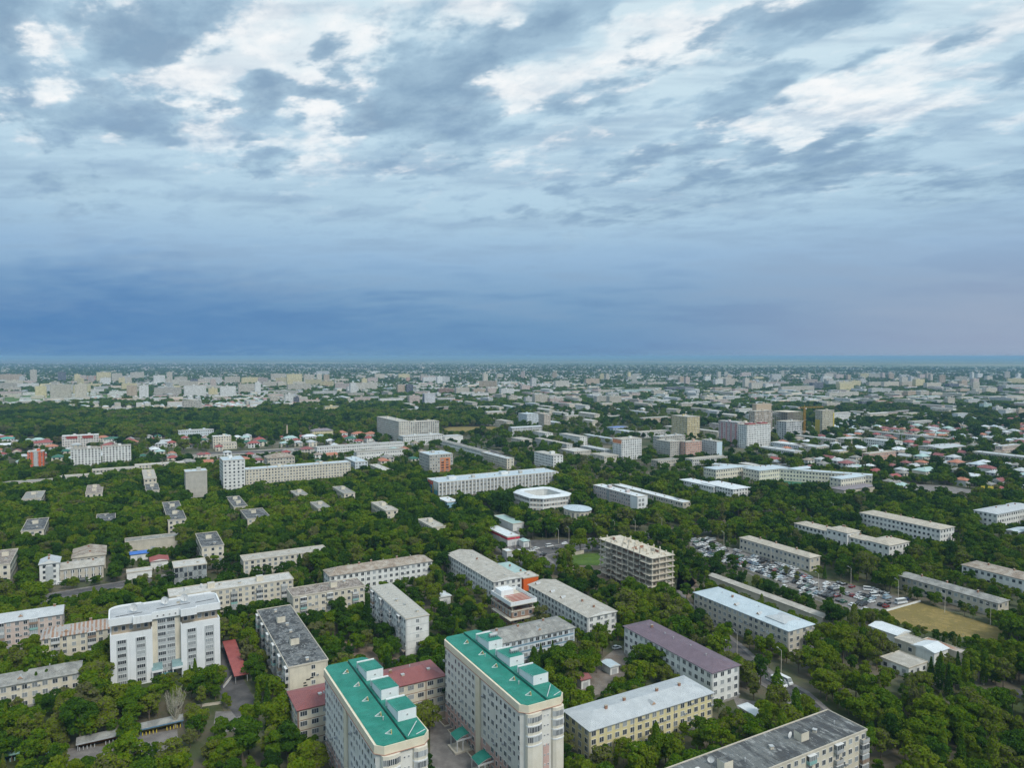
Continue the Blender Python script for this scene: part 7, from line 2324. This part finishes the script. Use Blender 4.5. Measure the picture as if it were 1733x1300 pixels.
def build_houses():
    rs = np.random.RandomState(4)
    singles = []
    # zone: (x range in tan of azimuth, Y range, count, roof palette bias)
    zones = [(.36, .74, 640, 1500, 330, 0), (-.74, -.12, 790, 1065, 120, 1), (.0, .36, 1500, 2100, 60, 2), (-.3, .1, 1350, 2000, 70, 2), (.3, .74, 1500, 2300, 130, 0)]
    for (t0, t1, y0, y1, n, bias) in zones:
        y = np.sqrt(rs.uniform(y0 ** 2, y1 ** 2, n * 3))
        x = rs.uniform(t0, t1, n * 3) * y
        ok = ~near_building(x, y, 13) & ~near_road(x, y, 8)
        for k in ('far_field', 'far_field_left', 'far_field_mid', 'sports_pitch', 'gas_yard'):
            ok &= ~in_poly(x, y, AREAS[k])
        pts = []
        for i in np.where(ok)[0]:
            if all((x[i] - q[0]) ** 2 + (y[i] - q[1]) ** 2 > 15 ** 2 for q in pts):
                pts.append((x[i], y[i]))
            if len(pts) >= n:
                break
        singles += [(p[0], p[1], bias) for p in pts]
    singles.sort(key=lambda q: q[1])
    individuals, rest = singles[:300], singles[300:]
    rnd = random.Random(8)
    spec = []
    for (x, y, bias) in singles:
        rc = rnd.choice(['red', 'maroon', 'maroon', 'palegrey', 'palegrey', 'palegrey', 'slate', 'slate', 'tealgrey', 'whiteroof', 'brownslate', 'orangeroof', 'paleblue'] if bias == 0 else HROOF if bias == 1 else HROOF[4:9])
        spec.append((x, y, rc, rnd.choice([0, 1, 1, 2, 3]), rnd.choice(['white', 'cream', 'beige', 'greywhite']), R(29 + 90 * rnd.randint(0, 1) + rnd.uniform(-4, 4))))
    for (x, y, rc, k, wc, a) in spec[:300]:
        w_, r_, g_ = house_meshes(rc, k, wc)
        aa, ww, hh = HSIZE[k]
        root = empty('house', (x, y, 0), a)
        FOOT_SMALL.append((x, y, a, aa, ww))
        put('wall', w_, root)
        put('roof', r_, root)
        tag(put('windows', g_, root), kind='stuff')
        q, s, nm = place_words(('house', rc), x, y, LANDFAR)
        tag(root, f'house with {HNAME[rc]} roof, {ordinal(q)}nearest {s} the {nm}', 'house', 'small houses of the middle distance')
    # remaining middle-distance houses and the far suburbs: one mass that nobody could count
    b = {}
    cols = ['red', 'maroon', 'palegrey', 'whiteroof', 'tealgrey', 'slate', 'paleblue', 'orangeroof']
    n = 19000
    y = (rs.uniform(1700 ** -.45, 12500 ** -.45, n)) ** (-1 / .45)
    x = rs.uniform(-.76, .76, n) * y
    keep = (y + .75 * x) < 10500 + 1500 * rs.normal(size=n)
    keep &= ~near_building(x, y, 10)
    clump = np.sin(x * .0041 + 1.3 * np.sin(y * .0023)) + np.sin(y * .0031 + 2 * np.sin(x * .0017))
    keep &= clump + rs.normal(size=n) * .8 > -.9
    mats_w = [wall_mat(k) for k in ('beige', 'cream', 'greywhite', 'greybeige')]
    M = MB()
    R_ = [roof_mat(k) for k in cols]
    pr = np.array([.08, .07, .20, .14, .15, .22, .10, .04])
    ci = rs.choice(len(cols), n, p=pr)

    def quick(xx, yy, a, w, h, ang, rm, wm, rise):
        c, s = math.cos(ang), math.sin(ang)
        T = lambda p, q, z: (xx + p * c - q * s, yy + p * s + q * c, z)
        b0 = len(M.v)
        M.v += [T(0, 0, 0), T(a, 0, 0), T(a, w, 0), T(0, w, 0), T(0, 0, h), T(a, 0, h), T(a, w, h), T(0, w, h), T(w * .4, w / 2, h + rise), T(a - w * .4, w / 2, h + rise)]
        for f in ((0, 1, 5, 4), (1, 2, 6, 5), (2, 3, 7, 6), (3, 0, 4, 7)):
            M.f.append(tuple(b0 + q for q in f))
            M.m.append(M.mi(wm))
        for f in ((4, 5, 9, 8), (6, 7, 8, 9), (5, 6, 9), (7, 4, 8)):
            M.f.append(tuple(b0 + q for q in f))
            M.m.append(M.mi(rm))
    for (xx, yy, rc, k, wc, a) in spec[300:]:
        aa, ww, hh = HSIZE[k]
        quick(xx, yy, aa, ww, hh, a, roof_mat(rc), wall_mat(wc), 2.2)
    for i in np.where(keep)[0]:
        big = rs.rand() < .10
        a = rs.uniform(22, 60) if big else rs.uniform(9, 16)
        quick(x[i], y[i], a, rs.uniform(11, 18) if big else rs.uniform(7, 10), rs.uniform(5, 14) if big else rs.uniform(3, 5), R(29 + 90 * rs.randint(0, 2) + rs.uniform(-5, 5)),
              R_[ci[i]], mats_w[rs.randint(4)], .6 if big else 2.0)
    tag(M.build('distant_houses'), 'countless small houses of the far suburbs', 'houses', kind='stuff')


FOOT_SMALL = []


# low blocks filling the middle distance
def build_low_blocks():
    rs = np.random.RandomState(9)
    rnd = random.Random(3)
    n = 0
    kinds = [('greywhite', 'palegrey', 'pale grey'), ('beige', 'beigegrey', 'beige'), ('cream', 'paleroof', 'cream'), ('white', 'concrete', 'white'), ('pinkcream', 'slate', 'pinkish')]
    pts = []
    for _ in range(6000):
        y = math.sqrt(rs.uniform(760 ** 2, 2500 ** 2))
        t = rs.uniform(-.30, .40) if y < 1350 else rs.uniform(-.72, .74)
        x = t * y
        if y < 1350 and t < -.02 and y > 1050:
            continue
        if y < 1000 and t < .02:
            continue
        if t < -.15 and y < 1900:
            continue
        if in_poly(np.array(x), np.array(y), AREAS['far_field']):
            continue
        if near_building(np.array([x]), np.array([y]), 26)[0] or near_road(np.array([x]), np.array([y]), 16)[0]:
            continue
        if any((x - p[0]) ** 2 + (y - p[1]) ** 2 < 36 ** 2 for p in pts):
            continue
        pts.append((x, y))
        long_v = rnd.random() < .6
        a, w = (rnd.uniform(11, 14), rnd.uniform(30, 60)) if long_v else (rnd.uniform(30, 60), rnd.uniform(11, 14))
        h = rnd.choice([6.5, 9.5, 9.5, 12.5, 15.5])
        wc, rc, nm = rnd.choice(kinds)
        k, s, ln = place_words(('lowblock', nm), x, y, LANDFAR)
        lab = f'{nm} low-rise block, {ordinal(k)}nearest {s} the {ln}'
        ca, sa = math.cos(R(29)), math.sin(R(29))
        rec = ('low_rise_block', lab, lab, round(x - .5 * a * ca + .5 * w * sa, 1), round(y - .5 * a * sa - .5 * w * ca, 1), 29, a, w, h, int(h / 3), 'flat' if rnd.random() < .7 else 'gable', rc, wc, 'p', 0, 3, 1.6)
        o = block(rec)
        tag(o, lab, 'low block', 'low blocks of the middle distance')
        n += 1
        if n >= 230:
            break


def build_far_estates():
    """mid-rise estates along the far side of the city"""
    rs = np.random.RandomState(31)
    pts = []
    tones = ['beige', 'cream', 'white', 'greywhite', 'pinkcream', 'beigelight', 'yellowcream', 'tan']
    out = []
    for (t0, t1, y0, y1, n) in ((-.73, -.20, 2050, 3400, 46), (.22, .73, 2350, 4300, 58), (-.2, .22, 2300, 4200, 18)):
        k = 0
        for _ in range(n * 30):
            y = math.sqrt(rs.uniform(y0 ** 2, y1 ** 2))
            x = rs.uniform(t0, t1) * y
            if near_building(np.array([x]), np.array([y]), 30)[0] or any((x - p[0]) ** 2 + (y - p[1]) ** 2 < 55 ** 2 for p in pts):
                continue
            if any(in_poly(np.array(x), np.array(y), AREAS[f]) for f in ('far_field_left', 'far_field_mid')):
                continue
            pts.append((x, y))
            tall = rs.rand() < .3
            a = rs.uniform(18, 24) if tall else rs.uniform(40, 85)
            h = rs.uniform(30, 42) if tall else rs.choice([15.5, 15.5, 27.0, 27.0, 30.0])
            wc = tones[rs.randint(len(tones))]
            rec = ('apartment_tower' if tall else 'apartment_slab', '', '', round(x, 1), round(y, 1), 29 if rs.rand() < .7 else -10, round(a, 1), 13.0, round(float(h), 1), int(h / 3), 'flat', 'concrete', wc, 'p', 0, 3, 2)
            o = block(rec)
            o['category'] = 'apartment block'
            far_recs.append((o, rec))
            k += 1
            if k >= n:
                break


# ------------------------------------------------------------------ trees
def noise2(x, y, s):
    return np.sin(x * s + 1.7 * np.sin(y * s * .83 + .6)) * .5 + np.sin(y * s * 1.31 + 1.2 * np.sin(x * s * .57 + 2.0)) * .5


def build_trees(src):
    rs = np.random.RandomState(77)
    # candidate grid over the near and middle field
    X, Y, S = [], [], []
    for (y0, y1, step) in ((150, 460, 4.6), (460, 900, 5.7), (900, 1750, 8.2)):
        gy = np.arange(y0, y1, step)
        gx = np.arange(-.76 * y1 - 20, .76 * y1 + 20, step)
        xx, yy = np.meshgrid(gx, gy)
        xx = xx.ravel() + rs.uniform(-.48, .48, xx.size) * step
        yy = yy.ravel() + rs.uniform(-.48, .48, yy.size) * step
        k = frustum(xx, yy, 30) & (yy > 150)
        X.append(xx[k]); Y.append(yy[k]); S.append(np.full(k.sum(), step))
    x, y, st = np.concatenate(X), np.concatenate(Y), np.concatenate(S)
    ok = ~near_building(x, y, 2.2) & ~near_road(x, y, 1.0)
    for k, pts in AREAS.items():
        ok &= ~in_poly(x, y, pts)
    for (bx, by, ang, a, w) in FOOT_SMALL:
        c, s = math.cos(ang), math.sin(ang)
        lx, ly = (x - bx) * c + (y - by) * s, -(x - bx) * s + (y - by) * c
        ok &= ~((lx > -2) & (lx < a + 2) & (ly > -2) & (ly < w + 2))
    t = x / y
    # wood belts and the sparser districts
    park = ((y > 1080) & (y < 1570) & (t < -.34)) | ((y > 1250) & (y < 1600) & (t < -.03)) | ((y > 440) & (y < 700) & (t < .10))
    dens = np.where(y < 460, .74, np.where(y < 780, .84, .40))
    dens = np.where(park, .97, dens)
    dens = np.where((y > 770) & (y < 1070) & (t < -.1), .34, dens)
    dens = np.where((y > 700) & (t > -.03) & (t < .4), .27, dens)
    dens = np.where((y > 780) & (t > .4), .40, dens)
    dens = np.where((y < 245) & (t > -.64) & (t < -.36), .50, dens)
    dens = dens + .20 * noise2(x, y, .035) * (dens < .95)
    ok &= rs.uniform(0, 1, len(x)) < dens
    x, y, st, t, park = x[ok], y[ok], st[ok], t[ok], park[ok]
    h = rs.normal(8.3, 2.7, len(x)) + np.where(park, 2.8, 0) + 1.2 * noise2(x, y, .021)
    h = np.clip(h, 4.5, 16)
    lim = allowed_height(x, y)
    dodge = rs.uniform(0, 1, len(x)) < .04
    h = np.where(dodge, np.minimum(h, lim + 3.5), np.minimum(h, lim))
    ok = h > 2.3
    x, y, st, h, park = x[ok], y[ok], st[ok], h[ok], park[ok]
    tint = np.clip(.40 + .24 * noise2(x, y, .022) + rs.normal(0, .25, len(x)), 0, .84)
    tint = np.clip(tint + np.where((x / y > .15) & (y < 430), .10, 0), 0, .86)
    tint = np.where(rs.uniform(0, 1, len(x)) < .05, rs.uniform(.9, 1, len(x)), tint)
    kind = np.where(rs.uniform(0, 1, len(x)) < .09, 1, 0)
    kind = np.where((rs.uniform(0, 1, len(x)) < .03), 2, kind)
    rot = rs.uniform(0, 6.28, len(x))
    # ---- hand-surveyed single trees
    for (tx, ty, tk, th, tt) in SPECIAL_TREES:
        x = np.append(x, tx); y = np.append(y, ty); h = np.append(h, th); tint = np.append(tint, tt)
        kind = np.append(kind, {'round': 0, 'poplar': 1, 'conifer': 2}[tk]); rot = np.append(rot, rs.uniform(0, 6.28)); st = np.append(st, 5)
    inview = np.abs(x) < .722 * y + 2
    inview &= y * math.cos(math.atan(47 / 1203)) > 0
    rowpx = 603 + 1203 * (CAM_H - h) / y
    inview &= rowpx < 1296
    size = np.where(inview, h / y, 0)
    KN = ['round', 'poplar', 'conifer']
    single = np.zeros(len(x), bool)
    for kk in range(3):
        cand = np.where((kind == kk) & inview)[0]
        single[cand[np.argsort(-size[cand])[:300 if kk == 0 else 60]]] = True
    words = [(.18, 'very dark green'), (.34, 'dark green'), (.52, 'mid green'), (.70, 'fresh green'), (.88, 'yellowish green'), (1.01, 'greyish olive')]
    order = np.where(single)[0]
    order = order[np.argsort(y[order])]
    for i in order:
        kk = KN[kind[i]]
        protos = PROTO[kk]
        pr = protos[int(rs.randint(len(protos)))]
        ph = {'round': 10.0, 'poplar': 13.0, 'conifer': 11.0}[kk]
        hh = h[i] * (1.25 if kk == 'poplar' else 1.0)
        root = empty({'round': 'broadleaf_tree', 'poplar': 'poplar_tree', 'conifer': 'conifer_tree'}[kk], (x[i], y[i], 0), rot[i])
        s = hh / ph
        sx = s * (1.0 if kk != 'round' else rs.uniform(.9, 1.2) * (1.25 if hh < 6 else 1.0))
        root.scale = (sx, sx, s)
        o = put('crown', pr[0], root)
        o.color = (float(tint[i]), 0, 0, 1)
        put('trunk', pr[1], root)
        tw = [w for lim_, w in words if tint[i] <= lim_][0]
        bw = 'low bushy' if hh < 5.5 else 'tall' if hh > 10.5 else 'rounded'
        kn = {'round': f'{bw} {tw} tree', 'poplar': f'slim {tw} poplar', 'conifer': f'pointed {tw} conifer'}[kk]
        q, sd, nm = place_words(('tree', kn), x[i], y[i])
        tag(root, f'{kn}, {ordinal(q)}nearest {sd} the {nm}', 'tree', {'round': 'broadleaf trees between the near blocks', 'poplar': 'poplars', 'conifer': 'conifers'}[kk])
    m = ~single
    idx = np.zeros(len(x), int)
    for kk, nm in enumerate(KN):
        lo, hi = IDX[nm]
        q = kind == kk
        idx[q] = rs.randint(lo, hi, q.sum())
    q = (y > 480) & (kind == 0)
    idx[q] = rs.randint(*IDX['mid'], q.sum())
    q = (y > 1050)
    idx[q] = rs.randint(*IDX['mid'], q.sum())
    ph = np.choose(np.minimum(kind, 2), [10.0, 13.0, 11.0])
    ph = np.where(idx >= 16, 10.0, ph)
    scale = h / ph * np.where(st > 8, 1.2, 1.0) * np.where((h < 6) & (kind == 0), 1.15, 1.0)
    P = np.stack([x, y, np.zeros_like(x)], 1)
    scatter_object('tree_canopy', P[m], scale[m], rot[m], idx[m], tint[m], src, 'continuous green tree canopy filling the city between the blocks', 'trees')
    # ---- far trees
    n = 62000
    yy = (rs.uniform(1700 ** -.6, 11000 ** -.6, n)) ** (-1 / .6)
    xx = rs.uniform(-.76, .76, n) * yy
    keep = (yy + .75 * xx) < 10500 + 1200 * rs.normal(size=n)
    keep &= noise2(xx, yy, .0042) + .6 * noise2(xx, yy, .0011) + rs.normal(size=n) * .6 > -.55
    keep &= ~near_building(xx, yy, 4)
    for k in ('far_field_left', 'far_field_mid'):
        keep &= ~in_poly(xx, yy, AREAS[k])
    xx, yy = xx[keep], yy[keep]
    lim = allowed_height(xx, yy)
    hh = np.minimum(rs.uniform(6, 11, len(xx)), np.maximum(lim, 3))
    P = np.stack([xx, yy, np.zeros_like(xx)], 1)
    scatter_object('distant_trees', P, hh / 9.0 * np.clip(yy / 4500, 1.0, 1.4), rs.uniform(0, 6.28, len(xx)), rs.randint(*IDX['far'], len(xx)),
                   np.clip(rs.normal(.45, .18, len(xx)), 0, .85), src, 'far belts of trees running through the suburbs', 'trees')
    print('trees', len(x), 'single', single.sum(), 'far', len(xx))


def bare_tree(x, y, H):
    root = tag(empty('bare_tree', (x, y, 0)), 'pale bare tree with fanned branches in front of the clinic', 'tree')
    rs = np.random.RandomState(3)
    b = MB()
    b.tube((0, 0, -.3), (0, 0, H * .35), .32, .25, PALEBARK, 8)
    b.build('trunk', root)
    b = MB()
    for i in range(46):
        t = rs.uniform(0, 6.28)
        z0 = H * rs.uniform(.12, .5)
        sp = H * rs.uniform(.08, .27)
        top = H * rs.uniform(.62, 1.0)
        mid = (sp * .75 * math.cos(t), sp * .75 * math.sin(t), z0 + (top - z0) * .45)
        tip = (sp * math.cos(t), sp * math.sin(t), top)
        b.tube((0, 0, z0), mid, .10, .07, PALEBARK, 4)
        b.tube(mid, tip, .07, .03, PALEBARK, 4)
        for k in range(4):
            f = rs.uniform(.2, .9)
            p = [mid[e] + (tip[e] - mid[e]) * f for e in range(3)]
            b.tube(p, (p[0] + rs.uniform(-.8, .8), p[1] + rs.uniform(-.8, .8), p[2] + rs.uniform(.5, 1.4)), .04, .02, PALEBARK, 4)
    b.build('branches', root)


# ------------------------------------------------------------------ street furniture, playground
def build_poles():
    b = MB()
    b.tube((0, 0, 0), (0, 0, 9.2), .13, .08, CONCW, 8)
    pole = b.mesh('pole')
    b = MB()
    b.tube((0, 0, 9.0), (1.7, 0, 9.6), .06, .05, METAL, 6)
    arm = b.mesh('arm')
    b = MB()
    b.box(1.5, -.16, 9.52, 2.3, .16, 9.72, METAL)
    head = b.mesh('lamp_head')
    for (x, y, hd, lab) in POLES:
        root = tag(empty('street_lamp', (x, y, 0), R(hd)), lab, 'street lamp', 'street lamps')
        put('pole', pole, root)
        put('arm', arm, root)
        put('lamp_head', head, root)


def build_playground():
    BL = mottled('paint_blue', (.10, .20, .30), (.14, .24, .34), .8)
    YE = mottled('paint_yellow', (.60, .48, .06), (.66, .54, .1), .8)
    OR = mottled('paint_orange', (.45, .16, .04), (.5, .2, .06), .8)
    for (x, y, L, m1, m2, lab) in ((SHELTER[0][0], SHELTER[0][1], 12.5, BL, YE, 'open play shelter with blue fascia and yellow slats below the bare tree'),
                                   (SHELTER[1][0], SHELTER[1][1], 12.5, METAL, OR, 'open play shelter with grey roof and orange back wall in the lower left yard'),
                                   (SHELTER[2][0], SHELTER[2][1], 14.0, mottled('paint_teal', (.25, .45, .42), (.3, .5, .46), .8), BL, 'long teal-roofed shelter in the bottom left corner')):
        root = tag(empty('play_shelter', (x, y, 0), R(29)), lab, 'shelter', 'kindergarten play shelters')
        b = MB()
        b.face([(-.4, -.5, 2.5), (L + .4, -.5, 2.5), (L + .4, 3.2, 3.0), (-.4, 3.2, 3.0)], roof_mat('slate') if m1 is not MATS['paint_teal'] else m1)
        b.box(-.4, -.55, 2.1, L + .4, -.5, 2.55, m1)
        b.build('roof', root)
        b = MB()
        b.box(0, 2.8, 0, L, 3.0, 2.9, m2)
        b.build('back_wall', root)
        for q in range(2):
            b = MB()
            b.box(q * (L - .2), 0, 0, q * (L - .2) + .2, 2.8, 2.5, m1)
            b.build('side_wall', root)
        sl = MB()
        sl.box(-.12, -.06, 0, .12, .06, 1.1, YE if m2 is YE else m1)
        sm = sl.mesh('slat')
        for q in range(12):
            if q in (5, 6):
                continue
            put('slat', sm, root, (.6 + q * (L - 1.2) / 11, -.3, .1))
    # garden walls and pipes
    def wall_line(name, p, q, hh, th, mat, lab, cat):
        d = np.array(q) - np.array(p)
        L = float(np.linalg.norm(d))
        b = MB()
        b.box(0, -th / 2, 0, L, th / 2, hh, mat)
        cap = MB()
        cap.box(-.05, -th / 2 - .05, hh + .002, L + .05, th / 2 + .05, hh + .1, CONC)
        root = tag(empty(name, (p[0], p[1], 0), math.atan2(d[1], d[0])), lab, cat)
        b.build('wall_panel', root)
        cap.build('coping', root)
    for (nm, p, q, hh, th, mt, lab, cat) in WALLS:
        wall_line(nm, p, q, hh, th, {'white': WHITEP, 'conc': CONCW, 'brick': wall_mat('tan')}[mt], lab, cat)
    # flower beds with kerbs on the forecourt between the towers
    (x, y) = BEDS
    for q in range(4):
        root = tag(empty('planter', (x + .48 * q * 7.5, y - .87 * q * 7.5, 0), R(29)), f'{["farthest", "second farthest", "second nearest", "nearest"][q]} low concrete planter on the forecourt of the right green tower', 'planter', 'forecourt planters')
        b = MB()
        for (x0, y0, x1, y1) in ((0, 0, 3.4, .25), (0, 4.75, 3.4, 5), (0, .25, .25, 4.75), (3.15, .25, 3.4, 4.75)):
            b.box(x0, y0, 0, x1, y1, .45, CONCW)
        b.build('kerb', root)
        b = MB()
        b.box(.25, .25, 0, 3.15, 4.75, .3, DIRT)
        b.build('soil', root)
    # yellow roadside board
    (x, y) = BOARD
    root = tag(empty('billboard', (x, y, 0), R(-10)), 'yellow roadside board beside the right-hand shops', 'billboard')
    b = MB()
    b.box(-5, -.15, 6, 5, .15, 10, YE)
    b.build('panel', root)
    for s in (-3, 3):
        b = MB()
        b.tube((s, 0, 0), (s, 0, 6), .2, .2, METAL, 6)
        b.build('post', root)
    # slim brick chimney near the ward buildings
    (x, y) = CHIM
    root = tag(empty('boiler_chimney', (x, y, 0)), 'slim brick boiler chimney before the wood', 'chimney')
    b = MB()
    b.tube((0, 0, 0), (0, 0, 21), 1.5, 1.0, wall_mat('tan'), 12)
    b.build('shaft', root)
    b = MB()
    b.tube((0, 0, 21), (0, 0, 21.8), 1.25, 1.25, CONC, 12)
    b.build('cap', root)


# ------------------------------------------------------------------ air
def build_haze():
    b = MB()
    m = bpy.data.materials.new('haze_air')
    m.use_nodes = True
    N = Nodes(m.node_tree)
    N.n.clear()
    out = N.add('ShaderNodeOutputMaterial')
    pv = N.add('ShaderNodeVolumePrincipled', {'Color': (.31, .54, .80, 1), 'Density': HAZE_DENSITY, 'Anisotropy': 0.0})
    N.l.new(pv.outputs[0], out.inputs['Volume'])
    m.cycles.homogeneous_volume = True
    b.box(-54000, -4000, -2, 54000, 62000, 132, m)
    o = b.build('haze')
    o.display_type = 'WIRE'
    tag(o, 'thin blue summer haze over the plain', 'haze', kind='stuff')


HAZE_DENSITY = 8.0e-5

# ------------------------------------------------------------------ assemble
build_ground()
build_areas()
far_recs = []
for rec in BUILDINGS:
    st_ = rec[13]
    if st_ == 'tower1':
        o = tower(rec, False)
    elif st_ == 'tower2':
        o = tower(rec, True)
    elif st_ == 'clinic':
        o = clinic(rec)
    elif st_ == 'ring':
        o = ring_building(rec)
    elif st_ == 'round':
        o = round_pavilion(rec)
    elif st_ == 'frame':
        o = concrete_frame(rec, True)
    elif st_ == 'frame2':
        o = concrete_frame(rec, False)
    else:
        o = block(rec)
    o['category'] = rec[0].replace('_', ' ')
    if not rec[1]:
        far_recs.append((o, rec))
LANDN = [q for q in LAND if not q[4] and q[3] >= 1 and math.hypot(q[1], q[2]) < 520]
LANDFAR = [q for q in LAND if not q[4] and q[3] >= 1 and 500 < q[2] < 1500]
WN = dict(yellowcream='pale yellow', greybeige='grey beige', pinkcream='pinkish', greywhite='grey white', beigelight='light beige', brownbrick='brown',
          blackwhite='white and black', tealwhite='teal white', bluewhite='blue white')
build_far_estates()
far_recs.sort(key=lambda q: q[1][3] / q[1][4])
cnt = {}
for (o, rec) in far_recs:
    az = rec[3] / rec[4]
    ln = min(LANDFAR, key=lambda q: abs(q[1] / q[2] - az))[0]
    form = 'tower' if rec[0] == 'apartment_tower' else 'slab'
    tone = WN.get(rec[12], rec[12])
    k = cnt.get((tone, form, ln), 0)
    cnt[(tone, form, ln)] = k + 1
    tag(o, f'{tone} {form} in the far city beyond the {ln}' + (f', {ordinal(k).strip()} from left' if k else ''), 'apartment block', 'apartment blocks of the far city')
    if rec[12] == 'blackwhite':
        for q in range(3):
            bb = MB()
            bb.box(-.3, rec[7] * (.1 + .3 * q), 0, -.01, rec[7] * (.25 + .3 * q), rec[8] - 3, wall_mat('dark'))
            bb.build('black_stripe', o)
build_low_blocks()
crane(*CRANE_AT, 46)
build_houses()
build_cars()
build_poles()
build_playground()
FOOT.append((BARE_AT[0] - 2.5, BARE_AT[1] - 2.5, 0.0, 5.0, 5.0, 8, 13.0, 1))
SRC = build_prototypes()
build_trees(SRC)
bare_tree(*BARE_AT, 13.5)
build_haze()

for o_ in sc.objects:
    if o_.parent is None and o_.type in ('MESH', 'EMPTY') and 'kind' not in o_:
        o_['kind'] = 'thing'
